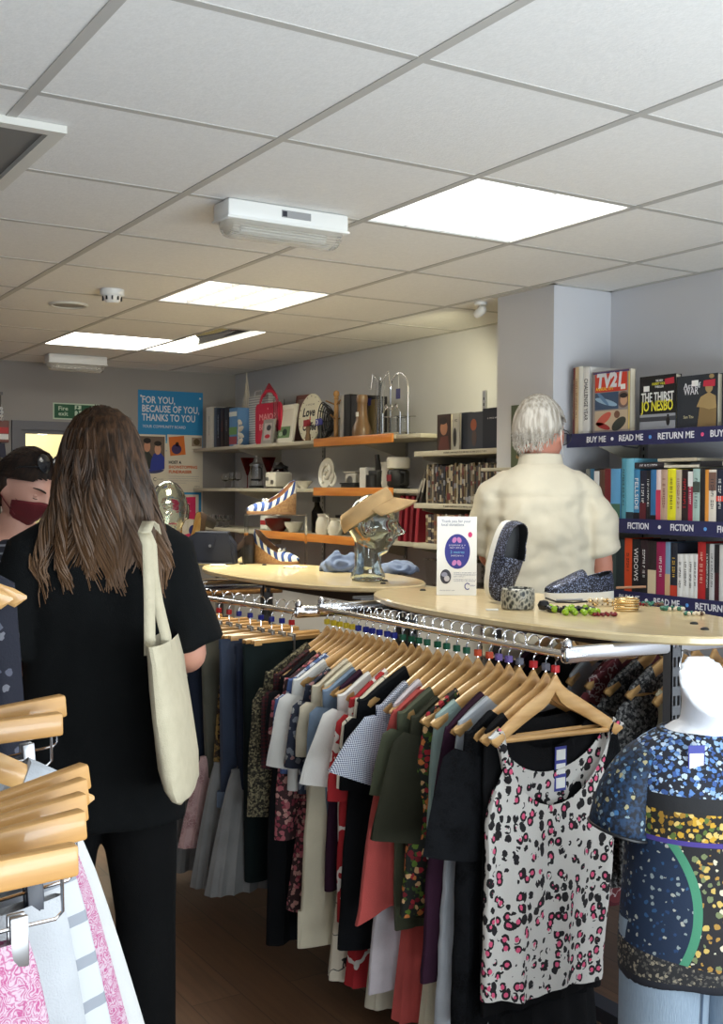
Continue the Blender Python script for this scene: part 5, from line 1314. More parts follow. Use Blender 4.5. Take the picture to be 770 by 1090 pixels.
# ------------------------------------------------------------------ things on the far shelves
def span(a, b, top, X, z): ya, yb = atX(a, (top+480)/2, X).y, atX(b, (top+480)/2, X).y; return (ya+yb)/2, ya-yb, atX((a+b)/2, top, X).z-z
def onX(px, py, X, z): p = atX(px, py, X); return T(X, p.y, z+.001)
def glassmat(name, c=(1, 1, 1), ior=1.45, rough=.0):
    m = Sh(name, rough); m.b.inputs['Transmission Weight'].default_value = 1; m.b.inputs['IOR'].default_value = ior; m.color(c); return m.m
M_glass = glassmat('clear_glass'); M_red_gl = glassmat('red_glass', (.45, .02, .03), 1.3); M_green_gl = glassmat('green_tinted_glass', (.91, .975, .95), 1.45)
M_acr = glassmat('acrylic', (.97, .98, .98), 1.15)
M_china = plain('white_china', srgb(226, 222, 210), .25); M_brown = wood('turned_wood', srgb(108, 80, 52), srgb(136, 102, 66), (30, 30, 6), .4)
z1, z2, z3 = SZ[0], SZ[1], SZ[2]
# books at the corner, spines toward the camera
yb = 7.33
cs = [(219.5, 226.5, 434, 'white', (222, 216, 204), '~.5', (120, 116, 110)), (228, 230.5, 434, 'grey blue', (84, 92, 108), None, None), (230.7, 234.5, 435, 'black', (26, 28, 44), '~.6', (190, 200, 220)), (234.8, 238.5, 435.5, 'dark brown', (46, 30, 28), '~.3', (150, 70, 50)), (238.8, 244, 434, 'black and red', (30, 24, 28), '~.3', (190, 180, 180)), (244.2, 252.5, 435, 'sky blue', (96, 140, 186), None, None)]
for i, (a, b, top, cw, rgb, tx, tc) in enumerate(cs):
    ya, yb_ = atX(a, 455, 3.29).y, atX(b, 455, 3.29).y; h = atX(a, top, 3.29).z - z1
    bd = [(.3, .5, bm_((110, 150, 90))), (.05, .25, bm_((150, 70, 80))), (.78, .9, bm_((214, 220, 214)))] if cw == 'sky blue' else None
    book('book', f'{cw} book, {ORD[i]} from the left in the far corner of the top shelf', 'book', WXup((ya+yb_)/2, z1+.001, 3.29), max(.012, ya-yb_-.001), h, .17, bm_(rgb), 'books in the far corner', tx, ink(tc) if tc else None, band=bd)
# model sailing boat
y, w, h = span(248, 276, 397, 3.42, z1)
t = thing('model_boat', 'pale wooden model sailing boat in the corner of the top shelf', 'model boat', (3.42, y, z1))
M_bw = wood('bleached_wood', srgb(196, 190, 176), srgb(220, 214, 200), (30, 30, 6), .7, 0)
hl = MB(); rg = []
for k in range(9):
    u = -1+2*k/8; wd = .04*(1-u*u)**.6+.003; rg.append([(0-wd, u*.13, .075+.02*u*u), (-wd*.7, u*.12, .03), (0, u*.11, .022), (wd*.7, u*.12, .03), (wd, u*.13, .075+.02*u*u), (0, u*.128, .07+.02*u*u)])
part('hull', hl.loft(rg), M_bw, t); part('stand', MB().box((-.03, -.06, 0), (.03, -.045, .035), .003), M_bw, t); part('stand', MB().box((-.03, .045, 0), (.03, .06, .035), .003), M_bw, t)
part('mast', MB().tube([(0, -.01, .05), (0, -.01, h)], [.006, .004]), M_bw, t)
part('sail', MB().prism([(-.02, .10), (-.02, h*.94), (-.125, .10)], -.002, .002, ax='x'), M_bw, t); part('sail', MB().prism([(.0, .10), (.0, h*.86), (.11, .12)], -.002, .002, ax='x'), M_bw, t)
part('boom', MB().tube([(0, -.13, .10), (0, .12, .10)], .004), M_bw, t)
# carved layered leaves / fish ornament in front of it
t = thing('ornament', 'pale carved fish ornament by the corner books', 'ornament', onX(256, 470, 3.30, z1) .translation)
for i, (zz, l, a) in enumerate(((.03, .07, .1), (.07, .085, -.15), (.115, .08, .1), (.16, .06, -.2))):
    fb = MB(); rg = []
    for k in range(9):
        u = k/8; r = .017*sin(pi*min(1, u*1.02))**.7+.002; rg.append([(r*.5*cos(q), .045-(l*1.2)*u+.0, zz+r*sin(q)+.02*(u-.5)*(1 if a > 0 else -1)) for q in [2*pi*m/10 for m in range(10)]])
    part('fish', fb.loft(rg), M_bw, t)
part('stem', MB().tube([(0, .03, 0), (0, .03, .18)], .004), M_bw, t); part('base', MB().box((-.025, .0, 0), (.025, .06, .008), .002), M_bw, t)
# striped gift bag, red tag and handbag shaped sign
def facing(name, label, cat, a, b, top, X, z, **k):
    y, w, h = span(a, b, top, X, z); return thing(name, label, cat, M=WXup(y, z+.001, X), **k), w, h
t, w, h = facing('paper_bag', 'white and grey striped paper bag beside the red sign', 'bag', 264.5, 286, 421, 3.38, z1)
s = Sh('grey_striped_paper', .7); s.color(s.mix((s.xyz()[1]*62).frac().lt(.45), srgb(206, 206, 204), srgb(150, 154, 158))); M_sp = s.m
part('body', MB().prism([(-w/2, 0), (w/2, 0), (w/2*.97, h), (-w/2*.97, h)], -.05, 0, ax='z'), M_sp, t, False)
part('handle', MB().tube([(-w*.2, h-.01, 0), (-w*.15, h+.03, 0), (w*.15, h+.03, 0), (w*.2, h-.01, 0)], .002, 6), M_lett, t)
t, w, h = facing('handbag_sign', 'red handbag shaped sign with pale letters on the top shelf', 'sign', 272, 299, 429, 3.345, z1)
M_rs = bm_((196, 36, 66))
ol = [(-w/2, h*.35)]; ol = ell(-w/2+.03, h*.18, .03, .05, 8, pi, 1.5*pi) + ell(w/2-.03, h*.18, .03, .05, 8, 1.5*pi, 2*pi) + ell(w/2-.035, h-.04, .035, .04, 8, 0, pi/2) + ell(-w/2+.035, h-.04, .035, .04, 8, pi/2, pi)
part('panel', MB().prism(ol, -.012, 0, ax='z'), M_rs, t); part('foot', MB().box((-.05, 0, -.05), (.05, h*.2, -.013)), M_rs, t, False)
for s_, yy in (('MAJOR', .66), ('BEAUTY', .42)): text(s_, .06, ink((236, 170, 170)), t, frame((0, h*yy, .0008), (1, 0, 0), (0, 1, 0)), 'sign_lettering', fit=w*.68)
part('dot', MB().lathe([(.006, 0), (.006, .001), (0, .001)], 12), ink((236, 170, 170)), t, M=T(0, h*.86, 0))
part('handle', MB().tube([(-w*.34+.0*q, h-.01, -.006) if q == 0 else (-w*.34*cos(pi*q/12), h-.01+.09*sin(pi*q/12), -.006) for q in range(13)], .011, 8, flat=.6), M_rs, t)
part('handle_top', MB().prism([(-w*.3, h+.045), (0, h+.13), (w*.3, h+.045), (w*.2, h+.04), (0, h+.10), (-w*.2, h+.04)], -.012, -.004, ax='z'), bm_((150, 30, 50)), t)
solo('box', MB().box((-.04, 0, -.03), (.04, .235, 0), .003), bm_((84, 128, 112)), 'teal card box standing behind the red handbag sign', 'box', M=WXup(span(282, 294, 420, 3.44, z1)[0], z1+.001, 3.44))
t = thing('vase', 'tall square clear glass vase behind the white picture', 'vase', M=onX(297, 440, 3.36, z1)); 
vb = MB()
for r0, r1 in (((-.03, -.03), (.03, .03)),): vb.loft([[(x*q, yv*q, zz) for x, yv in ((-.028, -.028), (.028, -.028), (.028, .028), (-.028, .028))] for q, zz in ((.75, 0), (1.0, .29), (.86, .29), (.62, .02))])
part('vessel', vb, M_glass, t)
# white picture, leaning
def leanpic(name, label, a, b, top, X, z, frame_mat, inner, lean=.14, border=.2, cat='picture'):
    y, w, h = span(a, b, top, X, z); t = thing(name, label, cat, M=WXup(y, z+.003, X) @ RX(-lean)); h /= cos(lean)
    fr = MB()
    bw = border*w
    fr.box((-w/2, 0, -.015), (-w/2+bw, h, 0), .002).box((w/2-bw, 0, -.015), (w/2, h, 0), .002).box((-w/2+bw, 0, -.015), (w/2-bw, bw, 0), .002).box((-w/2+bw, h-bw, -.015), (w/2-bw, h, 0), .002)
    part('frame', fr, frame_mat, t, False); part('image', MB().box((-w/2+bw*.9, bw*.9, -.012), (w/2-bw*.9, h-bw*.9, -.004)), inner, t, False)
    part('strut', MB().box((-.02, .0, -.05), (.02, h*.6, -.045)).xf(RX(.0)), frame_mat, t, False)
    return t, w, h
M_cream = bm_((226, 222, 206))
t, w, h = leanpic('framed_picture', 'cream framed picture with a small green print, leaning', 290, 311, 431, 3.33, z1, M_cream, bm_((220, 214, 196)), border=.12)
sheet('green_print', t, -w*.3, h*.13, w*.3, h*.43, .0003-.004, bm_((110, 140, 96))); blob('print_shape', t, ell(w*.05, h*.28, w*.12, h*.09), -.0030, bm_((40, 60, 50))); blob('print_shape', t, ell(-w*.15, h*.24, w*.1, h*.06), -.0030, bm_((170, 190, 160)))
t, w, h = leanpic('photo_frame', 'small grey photo frame in front of the red sign', 277.5, 289, 446.5, 3.29, z1, bm_((150, 146, 140)), bm_((190, 180, 176)), border=.16)
blob('red_print', t, ell(0, h*.3, w*.24, h*.08), -.0034, bm_((180, 40, 56))); blob('dark_print', t, ell(w*.05, h*.65, w*.2, h*.12), -.0034, bm_((60, 60, 66)))
leanpic('framed_picture', 'small pink brown picture behind the round sign', 309, 324, 420.5, 3.5, z1, bm_((130, 84, 76)), bm_((170, 140, 130)), border=.14)
# round sign
y, w, h = span(307, 351, 419, 3.36, z1); r = h/2
t = thing('round_sign', 'round cream sign lettered Love and Coffee on the top shelf', 'sign', M=WXup(y, z1+.002, 3.36) @ RX(-.08))
part('disc', MB().lathe([(r*.98, -.012), (r, -.008), (r, -.002), (r*.98, 0), (0, 0)], 48).xf(T(0, r, 0)), bm_((232, 226, 200)), t)
for s_, xx, yy, sz, fw, c in (('the words', -.02, 1.55, .018, .5, (150, 140, 120)), ('Love', -.02, 1.22, .075, 1.05, (40, 38, 40)), ('&', -.0, .92, .05, .16, (200, 70, 60)), ('Coffee', .0, .62, .07, 1.15, (40, 38, 40))):
    if s_ == 'the words': part('sign_lettering', dashes(r*.8, .014, 4), ink(c), t, False, frame((0, r*yy, .0004), (1, 0, 0), (0, 1, 0))); continue
    text(s_, sz, ink(c), t, frame((xx*1, r*yy, .0008), (1, 0, 0), (0, 1, 0)), 'sign_lettering', fit=r*fw, bold=.002, shear=.2)
blob('coffee_cup', t, [(-.03, r*.30), (.03, r*.30), (.022, r*.18), (-.022, r*.18)], .0004, ink((150, 90, 70)))
for i in range(16):
    a = 2*pi*i/16; sheet('rim_mark', t, r*.9*cos(a)-.004, r+r*.9*sin(a)-.003, r*.9*cos(a)+.004, r+r*.9*sin(a)+.003, .0002, ink((120, 110, 90)))
# little hanging tags on stands, black mesh basket, mug tree, binders, bottle
for px, rgb, lab in ((328, (150, 34, 44), 'small red tagged pepper grinder before the round sign'), (341, (70, 70, 150), 'small dark grinder with a blue tag before the round sign')):
    t = thing('grinder', lab, 'grinder', M=onX(px, 455, 3.29, z1))
    part('body', MB().lathe([(.017, 0), (.018, .02), (.011, .05), (.014, .075), (.012, .09), (0, .09)], 18), M_brown if rgb[0] > 100 else M_black, t)
    part('cap', MB().lathe([(.010, .09), (.017, .10), (.016, .12), (.006, .13), (0, .13)], 18), bm_(rgb), t); part('tag', MB().box((-.012, -.02, .085), (-.0105+.0-.002, .02, .125)).xf(T(-.008, 0, 0)), bm_(rgb), t, False)
    if rgb[2] > 100: part('tag_mark', MB().tube([(-.0235, .009*cos(a), .105+.011*sin(a)) for a in [pi*.3+1.4*pi*i/10 for i in range(11)]], .0022, 5), M_lett, t)
t = thing('mesh_basket', 'black oval wire basket standing on edge beside the mug tree', 'basket', M=onX(350, 440, 3.36, z1))
for q in range(7):
    sc_ = 1-.09*q; part('wire_ring', MB().tube([(.012*q-.04, .062*sc_*cos(a), .115+.112*sc_*sin(a)) for a in [2*pi*i/28 for i in range(29)]], .0035, 5), M_black, t)
for q in range(10):
    a = 2*pi*q/10; part('wire_rib', MB().tube([(-.04, .062*cos(a), .115+.112*sin(a)), (.0, .050*cos(a), .115+.09*sin(a)), (.034, .03*cos(a), .115+.05*sin(a))], .003, 5), M_black, t)
t = thing('mug_tree', 'turned wooden mug tree with pegs on the top shelf', 'mug tree', M=onX(358, 455, 3.33, z1))
part('post', MB().lathe([(.014, .012), (.013, .2), (.012, .235), (.016, .24), (.012, .25), (.018, .262), (.016, .28), (.006, .288), (0, .289)], 20), wood('honey_wood', srgb(160, 116, 62), srgb(186, 140, 82), (30, 30, 6)), t)
part('base', MB().lathe([(.055, 0), (.058, .006), (.052, .014), (.02, .018), (0, .018)], 28), M_mugtree, t)
for q, (zz, a) in enumerate(((.205, .4), (.205, 2.5), (.205, 4.6), (.12, 1.5), (.12, 3.6), (.12, 5.7))): part('peg', MB().tube([(.01*cos(a), .01*sin(a), zz), (.062*cos(a), .062*sin(a), zz+.022)], [.0048, .0042]), M_mugtree, t)
for i, (a, b, top, rgb, lab) in enumerate(((362, 366, 421, (180, 176, 170), 'pale slim folder beside the mug tree'), (366.2, 373, 420, (20, 20, 22), 'black folder, thicker of the two by the mug tree'), (373.2, 381, 421, (28, 26, 30), 'black box file behind the wooden bottle'))):
    y, w, h = span(a, b, top, 3.34, z1); book('folder', lab, 'folder', WXup(y, z1+.001, 3.34), max(.02, w-.002), h, .2, bm_(rgb))
t = thing('wooden_bottle', 'turned brown wooden bottle on the pine edged shelf', 'bottle', M=onX(385.5, 455, 3.30, z1))
part('body', MB().lathe([(.055, 0), (.056, .03), (.05, .06), (.036, .09), (.030, .13), (.028, .19), (.031, .195)], 28, cap1=True), M_brown, t); part('neck', MB().lathe([(.031, .195), (.033, .215), (.03, .235), (.02, .238), (0, .238)], 28), M_brown, t)
part('price_sticker', MB().box((-.0345, -.012, .115), (-.031, .012, .14)), M_paper, t, False)
t, w, h = leanpic('framed_picture', 'dark framed gold picture behind the wooden bottle', 388, 402, 422, 3.40, z1, bm_((24, 22, 22)), plain('old_gold', srgb(150, 132, 90), .4, .4), border=.14, lean=.05)
blob('blue_tag', t, [(-w*.4, h*.78), (-w*.1, h*.78), (-w*.1, h*.95), (-w*.4, h*.95)], .0006, ink((70, 70, 150)))
# wire bottle carrier and candle holder
t = thing('wire_rack', 'chrome wire arch rack holding glass jars at the right of the top shelf', 'rack', M=onX(425, 452, 3.34, z1))
hy, hh = .085, .335
part('arch', MB().tube([(0, hy, .0), (0, hy, hh-.085)] + [(0, hy*cos(a), hh-.085+.085*sin(a)) for a in [pi*i/12 for i in range(1, 12)]] + [(0, -hy, hh-.085), (0, -hy, 0)], .004, 6), M_chrome, t)
part('arch', MB().tube([(-.05, hy, .0), (-.05, hy, .12), (-.05, hy*.5, .155), (-.05, 0, .13), (-.05, -hy*.5, .155), (-.05, -hy, .12), (-.05, -hy, 0)], .0035, 6), M_chrome, t)
for zz in (.012, .10):
    part('cross_wire', MB().tube([(-.05, hy, zz), (0, hy, zz), (.05, hy, zz), (.05, -hy, zz), (-.05, -hy, zz), (-.05, hy, zz)], .003, 6), M_chrome, t)
for q in range(3):
    part('scroll', MB().tube([(-.052, (q-1)*.05+.016*cos(a)*(1-a/16), .15+.016*sin(a)*(1-a/16)) for a in [i*.5 for i in range(20)]], .0024, 5), M_chrome, t)
part('tag_thread', MB().tube([(-.004, 0, hh-.003), (-.006, 0, hh-.09)], .0008, 4), M_lett, t); part('blue_tag', MB().box((-.009, -.02, hh-.14), (-.007, .02, hh-.085)), bm_((44, 46, 110)), t, False)
for q in (-1, 1):
    j = thing('glass_jar', f'small clear glass jar in the wire rack, {"right" if q < 0 else "left"} one', 'jar', M=onX(425, 452, 3.34, z1) @ T(0, q*.042, .006)); part('vessel', MB().lathe([(.034, 0), (.036, .08), (.036, .095), (.033, .095), (.032, .01), (0, .01)], 20), M_glass, j)
t = thing('candle_holder', 'chrome candle stand with hooked arms beside the wire rack', 'candle holder', M=onX(405, 453, 3.36, z1))
part('stem', MB().tube([(0, 0, 0), (0, 0, .33)], .005, 6), M_chrome, t)
for sx in (-1, 1): part('arm', MB().tube([(0, 0, .26)] + [(0, sx*(.045+.045*sin(a-pi/2)), .26+.05*sin(a*.5)+.02*a) for a in [i*.35 for i in range(1, 8)]] + [(0, sx*.10, .27), (0, sx*.115, .28)], .0035, 6), M_chrome, t)
part('base', MB().lathe([(.045, 0), (.045, .006), (.008, .012), (0, .012)], 20), M_chrome, t)
for q in range(2): part('glass_tube', MB().lathe([(.016, .0), (.016, .31), (.0145, .31), (.0145, .004)], 16, cap0=True, cap1=False), M_glass, t, M=T(-.03, -.022-.036*q, .001))
# ---- middle shelf
def wineglass(px, py, X, z, lab, mat=None, h=.13, cone=False, sc=1.0, grp='glasses on the middle shelf'):
    t = thing('wine_glass', lab, 'glass', M=onX(px, py, X, z), group=grp); mat = mat or M_glass
    if cone: prof = [(.006, h*.42), (.05*sc, h), (.048*sc, h), (.004, h*.45)]
    else: prof = [(.006, h*.45), (.026*sc, h*.55), (.03*sc, h*.75), (.027*sc, h), (.0255*sc, h), (.028*sc, h*.75), (.024*sc, h*.57), (0, h*.48)]
    part('bowl', MB().lathe(prof, 20, cap0=True, cap1=True), mat, t); part('stem', MB().tube([(0, 0, .004), (0, 0, h*.46)], .0035), M_glass if not cone else mat, t); part('foot', MB().lathe([(.032*sc, 0), (.032*sc, .002), (.004, .006), (0, .006)], 20), M_glass if not cone else mat, t)
wineglass(240, 510, 3.33, z2, 'small clear wine glass at the left end of the middle shelf', h=.10)
wineglass(247, 511, 3.31, z2, 'clear wine glass between the small one and the red goblet', h=.11)
wineglass(253, 508, 3.40, z2, 'clear wine glass farther back, left of the red goblet', h=.11)
wineglass(263.5, 510, 3.40, z2, 'tall red cone shaped goblet, left of the coffee press', M_red_gl, .21, True, grp=None)
wineglass(286, 505, 3.46, z2, 'red cone shaped goblet right of the coffee press', M_red_gl, .21, True, grp=None)
t = thing('coffee_press', 'glass and black coffee press on the middle shelf', 'coffee press', M=onX(273, 515, 3.34, z2))
part('jug', MB().lathe([(.042, .014), (.042, .15), (.040, .15), (.040, .016)], 24, cap0=True, cap1=False), M_glass, t); part('base', MB().lathe([(.05, 0), (.05, .014), (.04, .018), (0, .018)], 24), M_black, t)
part('lid', MB().lathe([(.046, .15), (.046, .16), (.02, .175), (.006, .178), (.006, .2), (.011, .205), (.009, .215), (0, .216)], 24), M_steel, t); part('coffee_filter', MB().lathe([(.039, .05), (.039, .062), (0, .062)], 24), M_black, t)
part('handle', MB().tube([(0, -.042, .14), (0, -.08, .13), (0, -.08, .06), (0, -.042, .05)], .007), M_black, t)
t = thing('coffee_pot', 'dark glass coffee pot with black lid behind the shoe', 'coffee pot', M=onX(299, 505, 3.42, z2))
part('pot', MB().lathe([(.05, 0), (.062, .03), (.06, .09), (.045, .13), (.043, .13), (.05, .04), (0, .01)], 24), glassmat('smoked_glass', (.3, .2, .2), 1.2), t); part('lid', MB().lathe([(.048, .13), (.05, .142), (.02, .155), (.008, .17), (0, .172)], 24), M_black, t); part('handle', MB().tube([(0, -.05, .12), (0, -.095, .11), (0, -.09, .04), (0, -.06, .03)], .007), M_black, t)
t = thing('toaster', 'white two-slot toaster on the middle shelf', 'toaster', M=WXup(span(279, 296, 500, 3.30, z2)[0], z2+.001, 3.30))
part('body', MB().box((-.075, .006, -.13), (.075, .105, 0), .016), M_china, t); part('slot', MB().box((-.05, .100, -.055), (.05, .1056, -.035)), M_black, t, False); part('slot', MB().box((-.05, .100, -.10), (.05, .1056, -.08)), M_black, t, False)
part('dial', MB().lathe([(.014, 0), (.013, .01), (0, .01)], 16), M_steel, t, M=T(.04, .04, 0)); part('dial', MB().lathe([(.014, 0), (.013, .01), (0, .01)], 16), M_steel, t, M=T(-.03, .06, 0)); part('foot', MB().box((-.06, 0, -.12), (.06, .008, -.01)), M_black, t, False)
y, w, h = span(329, 358, 487, 3.34, z2); r = h/2
t = thing('spiral_plate', 'white china dip plate with a spiral ridge standing on edge', 'plate', M=WXup(y, z2+.002, 3.36) @ RX(-.12))
part('dish', MB().lathe([(r*.5, -.012), (r*.95, -.004), (r, .004), (r*.97, .006), (r*.82, -.004), (0, -.006)], 40).xf(T(0, r, 0)), M_china, t)
part('spiral_ridge', MB().tube([(r*(.10+.62*a/9.5)*cos(a+1), r+r*(.10+.62*a/9.5)*sin(a+1), .000) for a in [i*.25 for i in range(39)]], .009, 8), M_china, t)
part('handle_bowl', MB().lathe([(.02, -.008), (.045, .004), (.042, .007), (.02, -.003), (0, -.003)], 20), M_china, t, M=T(r*.95, r*.55, 0)); part('wire_stand', MB().tube([(-.06, .0, .015), (-.05, 0, -.05), (.05, 0, -.05), (.06, 0, .015)], .003, 6), M_black, t)
for px, py, n in ((318, 510, 'larger'), (324, 513, 'front')):
    t = thing('bowl', f'small white china bowl left of the spiral plate, the {n} one', 'bowl', M=onX(px, py, 3.40 if n == 'larger' else 3.30, z2)); part('dish', MB().lathe([(.02, 0), (.022, .006), (.05, .04), (.052, .045), (.047, .043), (.02, .01), (0, .009)], 24), M_china, t); part('foot_ring', MB().lathe([(.022, 0), (.022, .004), (.018, .004), (.018, 0)], 20, cap0=False, cap1=False), M_china, t)
t = thing('kitchen_scale', 'white kitchen scale with a black pan on the middle shelf', 'scale', M=WXup(span(364, 382, 498, 3.42, z2)[0], z2+.001, 3.42))
part('body', MB().box((-.065, 0, -.08), (.065, .09, 0), .01), M_china, t); part('dial', MB().lathe([(.03, 0), (.03, .004), (0, .004)], 24), M_steel, t, M=T(0, .045, 0)); part('platform', MB().box((-.07, .092, -.085), (.07, .10, .005), .003), M_china, t)
solo('tray', MB().box((-.09, 0, -.06), (.06, .026, 0), .006).box((-.10, .024, -.065), (.065, .034, .004), .004), M_black, 'low black tray in front of the kitchen scale', 'tray', M=WXup(span(363, 380, 507, 3.29, z2)[0], z2+.001, 3.29))
t = thing('carton', 'tall narrow white carton on the middle shelf', 'carton', M=WXup(span(381.5, 391, 496, 3.30, z2)[0], z2+.001, 3.30)); part('box', MB().box((-.034, 0, -.06), (.034, .115, 0), .002), M_paper, t); part('flap', MB().box((-.034, .115, -.06), (.034, .118, -.002)), M_paper, t, False)
t = thing('utensil_block', 'black utensil block with upright knives on the middle shelf', 'knife block', M=onX(403, 515, 3.33, z2))
part('block', MB().box((-.04, -.045, 0), (.04, .045, .10), .006), M_black, t)
for i, (dy, dz, a) in enumerate(((-.03, .22, -.25), (-.012, .20, -.2), (.004, .235, -.22), (.02, .17, -.15), (.032, .15, -.1))):
    kn = part('knife_handle', MB().box((-.008, -.009, 0), (.008, .009, .1), .003), M_black if i != 2 else bm_((70, 60, 56)), t, M=T(-.01+.006*i, dy, .09) @ RX(-a*-1)); part('blade', MB().box((-.001, -.007, -.05), (.001, .007, .0)), M_steel, kn, False)
t = thing('mug', 'dark mug beside the utensil block', 'mug', M=onX(396, 516, 3.28, z2)); part('cup', MB().lathe([(.03, 0), (.034, .005), (.034, .075), (.031, .075), (.03, .008), (0, .008)], 24), M_black, t); part('handle', MB().tube([(0, .033, .06), (0, .055, .055), (0, .055, .025), (0, .033, .018)], .005), M_black, t)
t = thing('jug', 'white china jug left of the coffee maker', 'jug', M=onX(411, 515, 3.36, z2)); part('vessel', MB().lathe([(.036, 0), (.044, .03), (.04, .09), (.03, .125), (.036, .145), (.033, .145), (.027, .125), (.036, .03), (0, .01)], 24), M_china, t); part('handle', MB().tube([(0, .03, .13), (0, .07, .12), (0, .065, .05), (0, .042, .035)], .006), M_china, t)
t = thing('coffee_maker', 'white topped coffee maker with a black jug', 'coffee maker', M=onX(424, 515, 3.36, z2))
part('tank', MB().lathe([(.05, .105), (.062, .112), (.064, .16), (.058, .17), (0, .172)], 24), M_china, t); part('jug', MB().lathe([(.05, .006), (.06, .02), (.06, .09), (.05, .104), (0, .104)], 24), M_black, t); part('base', MB().lathe([(.066, 0), (.066, .006), (0, .006)], 24), M_black, t); part('handle', MB().tube([(-.02, -.058, .09), (-.02, -.1, .085), (-.02, -.1, .03), (-.02, -.058, .02)], .007), M_black, t); part('front_badge', MB().box((-.0625, -.02, .04), (-.059, .02, .075)), bm_((130, 40, 50)), t, False)
# ---- bottom shelf
for i, (px, X) in enumerate(((226, 3.30), (232, 3.30), (238, 3.30), (229, 3.4), (236, 3.4), (243, 3.4))):
    wineglass(px, 562, X, z3, f'small clear glass, {ORD[i % 3]} of the {"front" if X < 3.35 else "back"} row at the left of the bottom shelf', h=.085, grp='small glasses on the bottom shelf')
t = thing('bowl', 'wide dark red bowl on the bottom shelf', 'bowl', M=onX(296, 562, 3.32, z3)); part('dish', MB().lathe([(.04, 0), (.045, .008), (.08, .045), (.085, .075), (.08, .08), (.074, .05), (.04, .014), (0, .012)], 28), plain('oxblood_glaze', srgb(92, 30, 26), .25), t); part('rim', MB().lathe([(.085, .075), (.087, .082), (.079, .084), (.08, .078)], 28, cap0=False, cap1=False), plain('oxblood_glaze', srgb(92, 30, 26), .25), t)
t = thing('carton', 'red and white carton behind the acrylic stand', 'carton', M=WXup(span(276, 286, 546, 3.40, z3)[0], z3+.001, 3.40)); part('box', MB().box((-.05, 0, -.08), (.05, .09, 0), .002), M_paper, t); part('red_panel', MB().box((-.05, .03, 0), (.05, .06, .001)), bm_((170, 40, 50)), t, False)
t = thing('bowl', 'white china bowl right of the dark red bowl', 'bowl', M=onX(313, 562, 3.34, z3)); part('dish', MB().lathe([(.03, 0), (.034, .006), (.058, .045), (.06, .06), (.055, .058), (.03, .012), (0, .01)], 24), M_china, t); part('rim', MB().lathe([(.06, .06), (.062, .064), (.055, .064), (.055, .058)], 24, cap0=False, cap1=False), M_china, t)
t = thing('spray_bottle', 'dark spray bottle at the back of the bottom shelf', 'bottle', M=onX(338, 560, 3.44, z3)); part('body', MB().lathe([(.036, 0), (.038, .01), (.038, .13), (.016, .17), (.014, .19), (0, .19)], 20), glassmat('dark_glass', (.06, .05, .04), 1.3), t); part('trigger', MB().box((-.012, -.02, .19), (.012, .05, .225), .006).box((-.006, .02, .15), (.006, .032, .195), .004), M_black, t)
for px, X, lab, hh in ((344, 3.30, 'tall white china jug on the bottom shelf', .125), (357, 3.34, 'smaller white china jug right of the tall one', .10)):
    t = thing('jug', lab, 'jug', M=onX(px, 565, X, z3)); part('vessel', MB().lathe([(.036, 0), (.046, .02), (.042, hh*.6), (.03, hh*.85), (.036, hh), (.033, hh), (.027, hh*.85), (.038, .02), (0, .01)], 24), M_china, t); part('handle', MB().tube([(0, -.03, hh*.9), (0, -.065, hh*.85), (0, -.06, hh*.35), (0, -.044, hh*.25)], .006), M_china, t)
t = thing('jar', 'small dark jar behind the white jugs', 'jar', M=onX(363, 555, 3.46, z3)); part('vessel', MB().lathe([(.035, 0), (.036, .09), (.03, .1), (0, .1)], 20), M_brown, t); part('lid', MB().lathe([(.034, .1), (.034, .115), (0, .118)], 20), M_black, t)
for i, (px, rgb, cw) in enumerate(((425, (120, 24, 40), 'dark red'), (431, (140, 30, 46), 'crimson'), (437, (112, 22, 36), 'maroon'), (443, (150, 40, 54), 'bright red'))):
    y = atX(px, 555, XSF+.03).y; book('album', f'{cw} tall album, {ORD[i]} from the left at the end of the bottom shelf', 'album', WXup(y, z3+.001, XSF+.03) @ RZ(-.1), .026, .24, .2, bm_(rgb), 'red albums on the bottom shelf', None)
# shelf and clear plastic box under the films
wall_shelf('film_shelf', 'lowest cream shelf beside the pillar with a clear plastic box on it', XD, 3.93, 4.66, 1.02, .42, brackets=(4.63,), ez=.026)
t = thing('plastic_box', 'clear plastic box of small oddments under the books', 'box', M=WXup(4.50, 1.022, 3.24)); M_pl = glassmat('clear_plastic', (.93, .93, .92), 1.1, .12)
bx = MB(); rgs = []
for q, yy in ((.92, 0), (1.0, .125), (.97, .125), (.89, .006)): rgs.append([(sx*.15*q, yy, -.10+sz*.10*q) for sx, sz in ((-1, 1), (1, 1), (1, -1), (-1, -1))])
part('tub', bx.loft(rgs, True, True), M_pl, t, False); part('lid', MB().box((-.157, .126, -.207), (.157, .136, .007), .004), M_pl, t)
for i in range(12):
    rn = random.Random(i+40); solo('trinket', MB().lathe([(0, -.012), (.012, -.006), (.016, .004), (.008, .014), (0, .016)], 12, cap0=False, cap1=False), bm_(rn.choice(((150, 90, 90), (120, 130, 150), (190, 180, 150), (90, 70, 60), (170, 120, 60)))), 'small trinket inside the clear plastic box', 'trinket', M=WXup(4.50, 1.022, 3.24) @ T(rn.uniform(-.11, .11), .02+.03*(i % 3), -.10+rn.uniform(-.06, .06)), group='trinkets in the plastic box')
